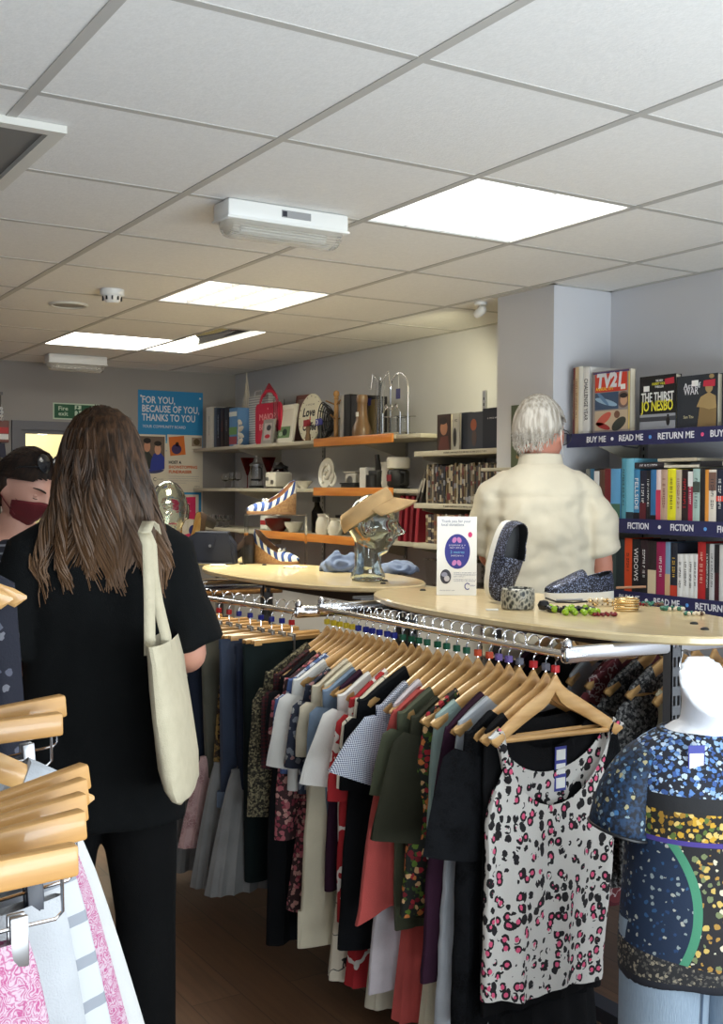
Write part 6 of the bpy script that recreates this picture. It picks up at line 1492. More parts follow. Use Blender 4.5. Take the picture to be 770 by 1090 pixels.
# ------------------------------------------------------------------ shoes
def hwid(u, W): return W*(.74+.26*sin(pi*min(1, max(0, u-.08)*1.02)))*max(.0, 1-abs(2*u-1)**7)**.5
def shoe_thing(name, label, L, W, foot, wall, toe_h, open_u, m_sole, m_up, m_in, M, sole_bot=None, sole_t=.012, heel_gap=False, bow=None, band=None, extra=None):
    """toe toward +x; foot(u) = footbed height, u from heel 0 to toe 1"""
    t = thing(name, label, 'shoe', M=M); X = lambda u: (u-.5)*L
    us = [i/28 for i in range(29)]; us[0] = .002; us[-1] = .998
    so = MB(); rg = []
    for u in us:
        w = hwid(u, W)*1.03; b = sole_bot(u) if sole_bot else 0; z = foot(u); tt = max(b+.003, z)
        rg.append([(X(u), -w, b+.002), (X(u), -w*.96, b), (X(u), w*.96, b), (X(u), w, b+.002), (X(u), w, tt-.001), (X(u), w*.96, tt), (X(u), -w*.96, tt), (X(u), -w, tt-.001)])
    part('sole', so.loft(rg), m_sole, t)
    up = MB(); n = 14; rows = []
    for u in us:                     # outer side walls and toe arch
        w = hwid(u, W); z = foot(u)
        if u >= open_u:
            f = (u-open_u)/(1-open_u); h = (wall(u)*(1-f)**.5*.0 + toe_h)*(1-.72*f**2.2) + (wall(open_u)*1.35-toe_h)*max(0, 1-f*2.2)
            rows.append([(X(u), w*cos(pi*i/n)*1.0, z+h*sin(pi*i/n)**.75) for i in range(n+1)])
    up.loft(rows, False, False, closed=False)
    ct = [u for u in us if u <= open_u+.03]
    cont = [(u, 1) for u in reversed(ct)] + [(u, -1) for u in ct]
    r0, r1, r2, r3 = [], [], [], []
    for u, sg in cont:
        w = hwid(u, W); h = wall(u); z = foot(u)
        r0.append((X(u), sg*w, z)); r1.append((X(u), sg*w*1.01, z+h*.5)); r2.append((X(u)+(.006 if u < .1 else 0), sg*w*.88, z+h)); r3.append((X(u)+(.008 if u < .1 else 0), sg*w*.82, z+h*.97))
    wl = MB(); wl.loft([r0, r1, r2, r3], False, False, closed=False); up.merge(wl)
    part('upper', up, m_up, t)
    ins = MB(); rg = [[(X(u), -hwid(u, W)*.9, foot(u)+.0025), (X(u), hwid(u, W)*.9, foot(u)+.0025)] for u in us if u < .86]
    ins.loft(rg, False, False, closed=False); part('insole', ins, m_in, t)
    ln = MB(); ln.loft([[(x*.985, y*.93, z+.001) for x, y, z in r0], [(x*.985, y*.93, z-.002) for x, y, z in r1], [(x, y*.97, z-.001) for x, y, z in r2]], False, False, closed=False); part('lining', ln, m_in, t)
    if band: part('sole_band', MB().loft([[(X(u), sg*hwid(u, W)*1.045, zz) for u, sg in [(u, 1) for u in us] + [(u, -1) for u in reversed(us)]] for zz in band[0]], False, False), band[1], t)
    if bow:
        bu = open_u+.04
        for sg in (-1, 1): part('bow_loop', MB().tube([(X(bu), 0, foot(bu)+wall(open_u)*1.3), (X(bu)+.008, sg*.018, foot(bu)+wall(open_u)*1.3+.010), (X(bu)+.004, sg*.030, foot(bu)+wall(open_u)*1.3+.002), (X(bu)-.008, sg*.016, foot(bu)+wall(open_u)*1.3-.002), (X(bu), 0, foot(bu)+wall(open_u)*1.3)], .006, 6, flat=.5), bow, t)
        part('bow_knot', MB().lathe([(0, -.008), (.008, -.003), (.008, .003), (0, .008)], 10, cap0=False, cap1=False), bow, t, M=T(X(bu), 0, foot(bu)+wall(open_u)*1.3+.002))
    return t
s = Sh('cork', .85); v = s.voro(140, out='Color'); n = s.noise(90, 3); s.color(s.mix(v*.5+n*.5, srgb(128, 92, 58), srgb(188, 148, 104))).bump(n, .3, .004); M_cork = s.m
s = Sh('blue_white_stripe', .85); xx, yy, zz = s.xyz(); s.color(s.mix(((xx+zz*.35)*31).frac().lt(.5), srgb(222, 220, 210), srgb(44, 70, 132))).bump(s.noise(400, 1), .2, .003); M_strp = s.m
s = Sh('navy_glitter', .45); v = s.voro(420, out='Color'); v2 = s.voro(420); g = v.gt(.80)
s.color(s.mix(g, srgb(20, 24, 42), srgb(140, 150, 180))); s.link('Metallic', g*.7); s.bump(v, .6, .004); M_glit = s.m
M_tan = bm_((150, 112, 82)); M_rub = plain('white_rubber', srgb(232, 230, 222), .5)
def dirM(p, d):                     # +x along the level direction d
    d = Vector((d[0], d[1], 0)).normalized(); return frame(p, d, Vector((-d.y, d.x, 0)))
CR = Vector((cos(YAW), -sin(YAW), 0)); CF = Vector((sin(YAW), cos(YAW), 0))
wf = lambda u: .014+.082*(1-min(1, max(0, u-.10)/.62))**1.15*1.0 if u > .1 else .096
ww = lambda u: .064-.036*min(1, u/.34)**.7
pr_ = atZ(294, 600, TZ); px_, py_ = pr_.x, pr_.y
# acrylic riser
rs = thing('display_riser', 'clear acrylic box riser holding a striped wedge shoe', 'display stand', M=frame((px_, py_, TZ+.0005), CR, CF)); wd, dp, hh = .142, .07, .232
part('side_panel', MB().box((-wd, -dp, 0), (-wd+.005, dp, hh-.005)), M_acr, rs, False); part('side_panel', MB().box((wd-.005, -dp, 0), (wd, dp, hh-.005)), M_acr, rs, False)
part('top_panel', MB().box((-wd, -dp, hh-.005), (wd, dp, hh), .001), M_acr, rs, False); part('back_panel', MB().box((-wd+.005, dp-.004, 0), (wd-.005, dp, hh-.005)), M_acr, rs, False)
shoe_thing('wedge_shoe', 'blue and white striped wedge shoe on top of the acrylic riser, toe to the left', .25, .045, wf, ww, .046, .58, M_cork, M_strp, M_tan,
           dirM(Vector((px_, py_, TZ+hh+.001)) + CR*-.022, -CR*.88 - CF*.48), bow=M_strp, band=((.001, .008), M_tan))
shoe_thing('wedge_shoe', 'blue and white striped wedge shoe inside the acrylic riser, toe to the right', .25, .045, wf, ww, .046, .58, M_cork, M_strp, M_tan,
           dirM(Vector((px_, py_, TZ+.001)) + CR*.0 - CF*.0, CR*.88 - CF*.48), bow=M_strp, band=((.001, .008), M_tan))
p = atZ(310, 605, TZ); t = thing('cord_bracelet', 'white knotted cord bracelet in front of the acrylic riser', 'bracelet', M=frame(p, CR, CF))
part('cord', MB().tube([(.03*cos(a)*(1+.2*sin(3*a)), .02*sin(a), .006+.004*sin(2*a)) for a in [2*pi*i/30 for i in range(30)]], .004, 6), M_paper, t)
part('loose_end', MB().tube([(.028, 0, .006), (.05, -.01, .005), (.06, .005, .004)], .0035, 6), M_paper, t); part('loose_end', MB().tube([(.01, .02, .006), (.04, .03, .004), (.07, .02, .004)], .0035, 6), M_paper, t)
# glass heads
def glass_head(label, p, d, k=1.0, base=.34):
    d = Vector((d[0], d[1], 0)).normalized(); t = thing('glass_bust', label, 'display head', M=frame(p, Vector((-d.y, d.x, 0)), -d))   # faces local -Y
    mb = head_mb(1.25, 5, True, k); mb.xf(T(0, 0, base-.122*k))
    mb.merge(MB().lathe([(.062*k, 0), (.066*k, .012), (.063*k, .03), (.052*k, .05), (.050*k, .09), (.052*k, base-.2*k+.02)], 32, (0, .015*k, 0)))
    o = fuse('hollow_glass', mb, M_green_gl, t, .005, 2); m = o.modifiers.new('wall', 'SOLIDIFY'); m.thickness = .007; m.offset = -1
    return t
gp = atZ(396, 618, TZ); glass_head('clear green glass display head in profile wearing a khaki sun visor', (gp.x, gp.y, TZ+.0005), CR*.98 - CF*.15, 1.02, .335)
M_khaki = fabric('khaki_cotton', srgb(190, 158, 112)); M_khaki2 = fabric('khaki_underside', srgb(150, 118, 80))
vd = (CR*.98 - CF*.15).normalized(); hb = Vector((gp.x, gp.y, TZ+.335-.105)) - CR*.004
t = thing('sun_visor', 'khaki cotton sun visor on the glass head', 'sun visor', M=frame(hb, Vector((-vd.y, vd.x, 0)), -vd) @ RX(R(-21)))
bd = MB(); rg = []
for q, zz in ((1.0, .012), (1.03, .030), (1.0, .055), (.93, .078)): rg.append([(.088*q*sin(a), -.112*q*cos(a)+.002, zz+.022*cos(a)) for a in [2*pi*i/48 for i in range(48)]])
o = part('band', bd.loft(rg, False, False), M_khaki, t); m = o.modifiers.new('th', 'SOLIDIFY'); m.thickness = .003
br = MB(); rg = []
for f in (0, .25, .5, .75, 1): rg.append([((.087+.022*f)*sin(a)*(1-.05*f), -.110*cos(a)-.085*f*max(0, cos(a))**.6+.002, .036+.020*cos(a)-.045*f*max(0, cos(a))-.05*abs(sin(a))**2*f*.6) for a in [-1.35+2.7*i/24 for i in range(25)]])
o = part('brim', br.loft(rg, False, False, closed=False), M_khaki, t); m = o.modifiers.new('th', 'SOLIDIFY'); m.thickness = .004
# pale blue cloth
def cloth(label, p, rx, ry, h, mat, seed):
    mb = MB(); rg = []
    for j in range(11):
        f = j/10; ring = []
        for i in range(40):
            a = 2*pi*i/40; r = (1-f**2.2*.98)*(1+.16*noise.noise(Vector((cos(a)*1.7, sin(a)*1.7, seed+f*1.5)))); ring.append((rx*r*cos(a), ry*r*sin(a), h*f**.65*(1+.28*noise.noise(Vector((cos(a)*r*2.4, sin(a)*r*2.4, seed+7))))+.001))
        rg.append(ring)
    t = thing('folded_garment', label, 'folded clothes', M=frame(p, CR, CF)); o = fuse('cloth', mb.loft(rg), mat, t, .007, 2, wr=lambda v, n: .009*noise.noise(v*26+Vector((seed, 0, 0)))+.006*sin(noise.noise(v*9)*14)); return t
M_pb = fabric('pale_blue_cotton', srgb(104, 120, 154))
p = atZ(362, 608, TZ); cloth('pale blue folded shirt left of the glass head', (p.x, p.y, TZ-.004), .085, .09, .085, M_pb, 2)
p = atZ(424, 609, TZ); cloth('pale blue folded garment right of the glass head', (p.x, p.y, TZ-.004), .085, .09, .055, fabric('light_blue_cotton', srgb(114, 130, 164)), 5)
# ---- third table with the navy bag
tc = (2.33, 5.42)
t = thing('display_table', 'low wooden display table beyond the middle table top, with a navy bag', 'table', (tc[0], tc[1], 0)); part('board', MB().box((-.33, -.42, TZ-.022), (.33, .36, TZ), .006), M_top, t); 
for sx in (-1, 1):
    for sy in (-1, 1): part('leg', MB().box((sx*.27-.018, sy*.3-.018, 0), (sx*.27+.018, sy*.3+.018, TZ-.022), .003), M_post, t)
part('end_rail', oval_bar((-.31, -.44, 1.06), (.31, -.44, 1.06)), M_chrome, t); part('end_rail', oval_bar((-.31, -.52, 1.05), (.31, -.52, 1.05)), M_chrome, t)
for sx in (-1, 1): part('rail_arm', MB().tube([(sx*.27, -.30, 1.058), (sx*.27, -.53, 1.05)], .01), M_chrome, t)
part('lower_board', MB().box((-.3, -.4, .98), (.3, .33, 1.0), .004), M_mugtree, t)
bp = atZ(222, 600, TZ)
t = thing('handbag', 'navy blue leather handbag with a flap lying on the farther table', 'bag', M=frame((bp.x, bp.y, TZ+.001), CR*.98-CF*.1, CF))
M_nav = plain('navy_leather', srgb(20, 26, 44), .6)
part('body', MB().prism([(-.145, 0), (.13, 0), (.125, .09), (.09, .135), (-.06, .142), (-.13, .10)], -.03, .06).xf(RX(.0)), M_nav, t)
part('flap', MB().prism([(-.07, .012), (.118, .012), (.10, .14), (-.055, .148)], -.042, -.031), M_nav, t); part('flap_top', MB().box((-.055, -.042, .136), (.095, .055, .15), .006), M_nav, t); part('tab', MB().prism([(.0, .075), (.03, .075), (.045, .135), (.0, .14)], -.047, -.042), M_nav, t); part('clasp', MB().lathe([(.007, -.004), (.006, .0), (0, .001)], 12, ax='y').xf(T(.016, -.047, .085)), M_steel, t)
part('side_gusset', MB().box((-.155, -.02, .005), (-.143, .05, .09), .005), M_nav, t); part('strap', MB().tube([(-.13, -.03, .01), (-.05, -.06, .005), (.06, -.062, .005), (.12, -.05, .006)], .006, 6, flat=.4), M_nav, t)
p = atZ(232, 603, TZ); t = thing('cord_bracelet', 'white cord lying in front of the navy bag', 'bracelet', M=frame(p, CR, CF)); part('cord', MB().tube([(.03*cos(a)*(1+.3*sin(2*a)), .015*sin(a), .006) for a in [2*pi*i/24 for i in range(24)]], .0045, 6), M_paper, t); part('tag', MB().box((.03, -.01, .001), (.055, .008, .002)), M_paper, t, False)
pf = lambda u: .012+.075*(1-min(1, max(0, u-.12)/.55))**1.3; pw = lambda u: .048-.026*min(1, u/.5)
M_blk = plain('black_leather', (.02, .018, .018), .4)
p = atZ(212, 593, TZ); XS = (-CR*.62 - Vector((0, 0, .78))).normalized(); ZS = (-CR*.45 - CF*.85 + Vector((0, 0, .3))); ZS = (ZS - XS*ZS.dot(XS)).normalized()
t = shoe_thing('court_shoe', 'dark brown court shoe propped up on its toe behind the navy bag', .24, .036, pf, pw, .03, .62, M_blk, plain('brown_suede', srgb(60, 44, 36), .8), bm_((206, 176, 126)), frame(Vector((p.x, p.y+.03, TZ+.098))+CR*.02, XS, ZS.cross(XS)), sole_bot=lambda u: max(0, pf(u)-.008) if u > .2 else 0)
p = atZ(252, 599, TZ); shoe_thing('court_shoe', 'dark brown court shoe standing to the right of the navy bag', .24, .036, pf, pw, .03, .62, M_blk, plain('brown_suede', srgb(60, 44, 36), .8), bm_((206, 176, 126)), dirM((p.x, p.y+.02, TZ+.001), -CR*.8 + CF*.6), sole_bot=lambda u: max(0, pf(u)-.008) if u > .2 else 0)
p = atZ(176, 600, TZ); glass_head('clear glass display head on the farther table behind the brown-haired person', (2.07, 5.16, TZ+.0005), -CF - CR*.2, 1.22, .39)
# ---- nearer table
p = atZ(486, 634, TZ); n_ = (-CF*.98 - CR*.1).normalized(); xd = Vector((-n_.y, n_.x, 0))
t = thing('tent_card', 'white tent card with a blue circle standing on the nearer table top', 'card', M=frame((p.x, p.y, TZ+.001), xd, (0, 0, 1)) @ RX(-.13)); w, h = .132, .262
part('front_panel', MB().box((-w/2, 0, -.0008), (w/2, h, 0)), M_paper, t, False); part('rear_panel', MB().box((-w/2, 0, -.0008), (w/2, h, 0)).xf(T(0, 0, -.0) @ T(0, h, 0) @ RX(.27) @ T(0, -h, 0)), M_paper, t, False)
M_cb = ink((52, 56, 140)); M_cg = ink((120, 124, 150))
blob('blue_circle', t, ell(.002, h*.555, .042, .058, 36), .0002, M_cb); blob('pink_dot', t, ell(.044, h*.77, .007, .009), .0002, ink((214, 60, 120)))
for sx in (-1, 1):
    for yy in (.70, .41): blob('butterfly_wing', t, ell(.0+sx*.008, h*yy, .007, .010, rot=sx*.4), .0008, ink((200, 130, 190)))
for s_, yy, sz, fw, m in (('Thank you for your', .94, .013, .098, M_cg), ('local donations', .895, .013, .075, M_cg)): text(s_, sz, m, t, frame((-.052+fw/2, h*yy, .0004), (1, 0, 0), (0, 1, 0)), 'card_lettering', fit=fw)
text('2 meteors' if 0 else '2 metres', .013, ink((120, 190, 230)), t, frame((.002, h*.545, .001), (1, 0, 0), (0, 1, 0)), 'card_lettering', fit=.046)
for yy, l in ((.60, .05), (.632, .056), (.50, .042)): part('card_lettering', dashes(l, .006, int(yy*100)), M_lett, t, False, frame((.002, h*yy, .0008), (1, 0, 0), (0, 1, 0)))
blob('round_photo', t, ell(-.036, h*.235, .018, .024), .0002, ink((60, 60, 70))); blob('photo_detail', t, ell(-.032, h*.21, .009, .010), .0008, ink((200, 196, 200))); blob('photo_detail', t, ell(-.040, h*.26, .010, .008), .0008, ink((150, 150, 170)))
for i, yy in enumerate((.285, .26, .235, .20, .18)): part('card_lettering', dashes(.075 if i != 2 else .04, .004, i+70), M_cg, t, False, frame((.028 if i != 2 else .01, h*yy, .0003), (1, 0, 0), (0, 1, 0)))
part('card_logo', MB().tube([(.036+.008*cos(a), h*.115+.010*sin(a), .0006) for a in [.6+4.9*i/16 for i in range(17)]], .0016, 5), M_cb, t); part('card_lettering', dashes(.02, .005, 90), M_cb, t, False, frame((.054, h*.125, .0003), (1, 0, 0), (0, 1, 0))); part('card_lettering', dashes(.05, .004, 91), M_cg, t, False, frame((-.03, h*.06, .0003), (1, 0, 0), (0, 1, 0)))
# glitter slip-on shoes
sf = lambda u: .030+.006*max(0, .3-u); sw = lambda u: .062-.022*min(1, u/.4) if u < .3 else .052
p = atZ(617, 640, TZ)
shoe_thing('slip_on_shoe', 'navy glitter slip-on shoe lying flat on its white sole, toe to the left', .245, .044, sf, sw, .052, .46, M_rub, M_glit, M_black, dirM((p.x, p.y, TZ+.001), -CR*.93 - CF*.36))
p = atZ(533, 641, TZ)
up_ = (Vector((0, 0, 1)) + CR*.20 + CF*.08).normalized()
shoe_thing('slip_on_shoe', 'navy glitter slip-on shoe standing upright on its toe', .255, .045, sf, sw, .052, .46, M_rub, M_glit, M_black,
           frame(Vector((p.x, p.y, TZ+.130)) + CF*.02, -up_, (CR*.40-CF*.92).cross(-up_)))
# snake cuff
p = atZ(556, 649, TZ); s = Sh('snake_print', .35); co = s.co('Object', (1, 1, .7)); d = s.voro(90, co=co); n = s.noise(22, 2)
s.color(s.ramp(d*.6+n*.55, [(.36, (.01, .01, .012)), (.5, srgb(90, 92, 84)), (.62, srgb(186, 182, 168)), (.8, (.02, .02, .02))])).bump(d, .4, .004)
t = thing('cuff_bracelet', 'wide black and grey snake print cuff bracelet', 'bracelet', M=T(p.x, p.y+.02, TZ+.001)); part('cuff', MB().lathe([(.043, 0), (.048, .004), (.050, .03), (.048, .058), (.043, .062), (.041, .058), (.043, .03), (.041, .004)], 48, cap0=False, cap1=False), s.m, t); part('lining', MB().lathe([(.0408, .004), (.0424, .03), (.0408, .058)], 48, cap0=False, cap1=False), M_black, t)
p = atZ(524, 650, TZ); solo('price_tag', MB().box((-.018, -.006, 0), (.018, .006, .004), .001), M_paper, 'small white paper tag left of the snake print cuff', 'tag', M=frame((p.x, p.y, TZ+.001), CR, CF))
# bead strings: every bead a part
def beads(label, px, py, rx, ry, n, sizes, mats, cat='bracelet', name='bead_bracelet', seed=1, layers=1):
    p = atZ(px, py, TZ); t = thing(name, label, cat, M=frame((p.x, p.y, TZ), CR, CF)); rn = random.Random(seed)
    ms = [MB().lathe([(0, -q), (q*.75, -q*.66), (q, 0), (q*.75, q*.66), (0, q)], 10, cap0=False, cap1=False).mesh('bead', mats[i % len(mats)]) for i, q in enumerate(sizes)]
    pts = []
    for i in range(n*layers):
        a = 2*pi*i/n; q = rn.randrange(len(ms)); z = sizes[q]*(1.0)+ (i//n)*.011
        pts.append((rx*cos(a)*(1+.1*sin(3*a+seed)), ry*sin(a)*(1+.1*cos(2*a)), z)); l = link('bead', ms[q], t, T(*pts[-1]) @ RZ(rn.random()*3) @ RX(rn.random()))
    part('thread', MB().tube(pts, .0012, 5), M_black, t); return t
gr = plain('lime_bead', srgb(140, 176, 40), .2); bk = plain('black_bead', (.012, .012, .014), .2); gd = plain('gold', (.78, .58, .30), .25, 1.); pe = plain('pearl_bead', srgb(220, 206, 180), .25); tq = plain('jade_bead', srgb(60, 116, 96), .25); rd = plain('garnet_bead', srgb(126, 26, 34), .25); br_ = plain('brown_bead', srgb(96, 66, 44), .3)
beads('necklace of black and lime green beads in front of the flat glitter shoe', 607, 652, .062, .03, 18, (.009, .011, .010), (bk, gr, bk), 'necklace', 'bead_necklace', 1)
beads('short string of large lime green beads at the table edge', 617, 655, .045, .016, 10, (.011, .009), (gr, gr), 'bracelet', 'bead_bracelet', 2)
p = atZ(579, 650, TZ); solo('black_ornament', MB().lathe([(0, 0), (.014, .003), (.018, .016), (.012, .028), (0, .031)], 18, cap0=False), bk, 'round black bead ornament beside the snake print cuff', 'ornament', M=T(p.x, p.y, TZ+.0005))
t = thing('necklace_cord', 'black cord with a metal bar laid before the flat glitter shoe', 'necklace', M=frame(atZ(600, 645, TZ)+Vector((0, 0, .004)), CR, CF)); part('cord', MB().tube([(-.055, 0, .02), (-.02, .004, .008), (.03, .0, .006), (.075, .006, .01)], .003, 6), M_black, t); part('metal_bar', MB().tube([(-.02, .012, .012), (.06, .010, .014)], .004, 6), M_steel, t)
p = atZ(667, 650, TZ)
for i in range(5):
    rn = random.Random(i+3); solo('bangle', MB().lathe([(.034+.0028*cos(a), .0035*sin(a)) for a in [2*pi*j/10 for j in range(11)]], 40, cap0=False, cap1=False), gd, f'thin gold bangle, {ORD[i]} from the bottom of the stack of five', 'bangle', M=T(p.x+rn.uniform(-.004, .004), p.y+rn.uniform(-.004, .004), TZ+.0042+i*.0074), group='gold bangles')
beads('pearl and gold bead bracelet beside the bangles', 640, 645, .035, .022, 14, (.007, .006, .006), (pe, gd, pe), seed=4, layers=2)
beads('dark red bead bracelet left of the gold bangles', 645, 656, .03, .013, 13, (.006, .005), (rd, rd), seed=5)
beads('brown and green bead bracelet right of the gold bangles', 694, 645, .034, .02, 14, (.006, .007, .005), (br_, tq, rd), seed=6)
beads('jade green and pearl bead bracelet near the right end', 716, 650, .030, .016, 13, (.007, .006), (tq, pe), seed=7)
beads('mixed bead bracelet at the right end of the jewellery', 738, 655, .026, .012, 12, (.006, .006, .006), (pe, tq, br_), seed=8)
p = atZ(670, 640, TZ); solo('gold_pin', MB().tube([(-.045, 0, .034), (.05, .004, .037)], .004, 8), bm_((150, 110, 80)), 'slim brown rod laid across the gold bangles', 'pin', M=frame((p.x, p.y-.005, TZ+.009), CR, CF))
# ------------------------------------------------------------------ end wall: posters and signs
YW = YE-.0015
def pw_(px, py): return atY(px, py, YW)
def poster(label, px0, py0, px1, py1, mat, dz=0., name='poster'):
    a, b = pw_(px0, py0), pw_(px1, py1); w, h = b.x-a.x, a.z-b.z
    t = thing(name, label, 'poster', M=WY((a.x+w/2, YW-dz, b.z))); part('sheet', MB().box((-w/2, 0, -.001), (w/2, h, 0)), mat, t, False); return t, w, h
PB = ink((38, 134, 190)); PBl = ink((110, 178, 206)); PCr = ink((216, 208, 190))
t, w, h = poster('tall blue and cream poster thanking the community on the end wall', 147, 414.5, 215.5, 600, PB)
sheet('cream_half', t, -w/2+.002, .12*h, w/2, .655*h, .0002, PCr); blob('cream_curve', t, ell(0, h*.655, w*.5, h*.045, 30, 0, pi), .0002, PCr); blob('pale_wave', t, ell(-w*.2, h*.67, w*.3, h*.05, 30, 0, pi), .00012, PBl)
for s_, yy, fw in (('FOR YOU,', .943, .50), ('BECAUSE OF YOU,', .893, .88), ('THANKS TO YOU', .843, .82)): text(s_, .07, M_lett, t, frame((-w*.44+w*fw/2, h*yy, .0006), (1, 0, 0), (0, 1, 0)), 'poster_lettering', fit=w*fw, bold=.0012)
text('YOUR COMMUNITY BOARD', .03, M_lett, t, frame((-w*.44+w*.34, h*.793, .0006), (1, 0, 0), (0, 1, 0)), 'poster_lettering', fit=w*.66)
for sx in (-1, 1): part('pin', MB().lathe([(.008, 0), (.007, .004), (0, .005)], 12), M_white, t, M=T(sx*w*.455, h*.965, .0005))
t, w, h = poster('notice with a photo of two people, at the left of the blue poster', 148, 462, 176, 598, PCr, .0025)
sheet('photo', t, -w*.48, h*.73, w*.46, h*.985, .0002, ink((110, 92, 80))); blob('photo_curve', t, ell(0, h*.73, w*.45, h*.035, 24, pi, 2*pi), .0002, ink((60, 66, 110)))
blob('photo_person', t, [(-w*.47, h*.73), (w*.05, h*.73), (w*.02, h*.82), (-w*.15, h*.87), (-w*.4, h*.86), (-w*.47, h*.80)], .0006, ink((50, 54, 50))); blob('photo_face', t, ell(-w*.2, h*.905, w*.12, h*.043), .0010, ink((196, 140, 112))); blob('photo_hair', t, ell(-w*.2, h*.95, w*.14, h*.022), .0013, ink((30, 22, 20)))
blob('photo_person', t, [(-w*.1, h*.71), (w*.45, h*.73), (w*.45, h*.82), (w*.3, h*.86), (w*.05, h*.85), (-w*.05, h*.8)], .0008, ink((44, 60, 150))); blob('photo_face', t, ell(w*.2, h*.885, w*.12, h*.043), .0012, ink((206, 156, 128))); blob('photo_hair', t, ell(w*.2, h*.93, w*.14, h*.02), .0015, ink((36, 26, 22)))
part('notice_logo', MB().tube([(w*.1+.012*cos(a), h*.65+.012*sin(a), .001) for a in [.6+4.9*i/16 for i in range(17)]], .002, 5), M_ink, t); part('notice_lettering', dashes(w*.25, .008, 5), M_ink, t, False, frame((w*.3, h*.65, .0003), (1, 0, 0), (0, 1, 0)))
sheet('photo', t, w*.02, h*.42, w*.46, h*.53, .0002, ink((150, 120, 110))); blob('photo_face', t, ell(w*.2, h*.47, w*.07, h*.03), .0006, ink((200, 150, 124))); blob('photo_person', t, ell(w*.36, h*.46, w*.07, h*.035), .0006, ink((60, 70, 130)))
for i in range(4): part('notice_lettering', dashes(w*.7, .007, i), M_cg, t, False, frame((0, h*(.60-.02*i), .0003), (1, 0, 0), (0, 1, 0)))
t, w, h = poster('notice with an orange card picture inviting people to host a fundraiser', 178, 462.5, 215, 522, PCr, .0025)
part('orange_card', MB().box((-w*.22, -h*.17, 0), (w*.22, h*.17, .0006)), ink((214, 112, 40)), t, False, T(-w*.22, h*.80, .0004) @ RZ(.1)); blob('card_figures', t, ell(-w*.24, h*.74, w*.14, h*.09), .0014, ink((60, 40, 90))); blob('card_figures', t, ell(-w*.22, h*.83, w*.05, h*.04), .0014, ink((60, 30, 24)))
sheet('small_print', t, w*.2, h*.80, w*.48, h*.96, .0002, ink((150, 130, 110))); blob('print_detail', t, ell(w*.34, h*.88, w*.09, h*.06), .0006, ink((90, 70, 40))); part('notice_lettering', dashes(w*.26, .009, 6), M_ink, t, False, frame((w*.34, h*.745, .0003), (1, 0, 0), (0, 1, 0)))
for s_, yy, fw, m in (('HOST A', .50, .36, M_ink), ('SHOWSTOPPING', .415, .82, ink((206, 106, 60))), ('FUNDRAISER', .33, .66, ink((206, 106, 60)))): text(s_, .03, m, t, frame((-w*.46+w*fw/2, h*yy, .0005), (1, 0, 0), (0, 1, 0)), 'notice_lettering', fit=w*fw, bold=.001)
for i in range(4): part('notice_lettering', dashes(w*(.86 if i < 3 else .5), .006, i+20), M_cg, t, False, frame((-w*.02 if i < 3 else -w*.2, h*(.25-.04*i), .0003), (1, 0, 0), (0, 1, 0)))
part('notice_lettering', dashes(w*.2, .01, 33), M_ink, t, False, frame((-w*.32, h*.07, .0003), (1, 0, 0), (0, 1, 0))); part('notice_lettering', dashes(w*.16, .01, 34), M_ink, t, False, frame((w*.36, h*.07, .0003), (1, 0, 0), (0, 1, 0)))
t, w, h = poster('pink and cream notice with a dark blue dot, lowest on the blue poster', 178, 524, 214, 600, PB, .0025); PK = ink((206, 40, 96))
blob('cream_panel', t, [(-w*.46, h*.25), (w*.42, h*.25), (w*.42, h*.97), (-w*.46, h*.97)], .0002, PCr); blob('pink_block', t, [(-w*.3, h*.66), (w*.33, h*.62), (w*.33, h*.94), (-w*.3, h*.92)], .0008, PK); blob('pink_block', t, [(-w*.46, h*.05), (w*.28, h*.12), (w*.32, h*.44), (-w*.44, h*.38)], .0008, PK)
for q in range(3): blob('pale_figure', t, ell(-w*.2+q*w*.2, h*.54, w*.08, h*.08), .0010, ink((226, 218, 206)))
blob('blue_dot', t, ell(w*.26, h*.47, w*.13, h*.075), .0014, ink((40, 44, 110)))
for yy, xx in ((.84, .0), (.74, .02), (.30, -.08), (.22, -.08), (.14, -.1)): part('notice_lettering', dashes(w*.4, .013, int(yy*100)), M_lett, t, False, frame((w*xx, h*yy, .0014), (1, 0, 0), (0, 1, 0)))
# fire exit sign
a, b = pw_(56.5, 428.5), pw_(107, 446.5); w, h = b.x-a.x, .112; GR = ink((20, 84, 52)); GW = ink((196, 214, 190))
t = thing('exit_sign', 'green and pale Fire exit sign with running figure above the door', 'sign', M=WY((a.x+w/2, YW, a.z-h)))
part('board', MB().box((-w/2, 0, -.001), (w/2, h, .002)), GW, t, False); sheet('green_panel', t, -w/2+.008, .008, -w*.07, h-.008, .0022, GR); sheet('green_panel', t, w*.10, .008, w/2-.008, h-.008, .0022, GR); sheet('pictogram_panel', t, -w*.07, .008, w*.10, h-.008, .0022, GR)
for s_, yy in (('Fire', .66), ('exit', .34)): text(s_, .04, GW, t, frame((-w*.42+.03+.012, h*yy, .0032), (1, 0, 0), (0, 1, 0)), 'sign_lettering', fit=.066, bold=.0006)
sheet('doorway', t, -w*.05, .012, w*.085, h-.012, .0030, GW)
fg = MB(); z_ = .0045
for pts, r in ((((-.012, .062), (.002, .050), (.006, .036), (-.006, .020)), .0055), (((.002, .036), (.016, .030), (.018, .014)), .005), (((-.010, .060), (-.024, .050)), .004), (((.0, .060), (.014, .056), (.022, .064)), .004), (((-.010, .066), (.0, .052)), .007)): fg.tube([(x+.004, y+.01, z_) for x, y in pts], r, 6, flat=.3)
part('running_figure', fg, GR, t); blob('figure_head', t, ell(.002, .088, .008, .008), .0045, GR)
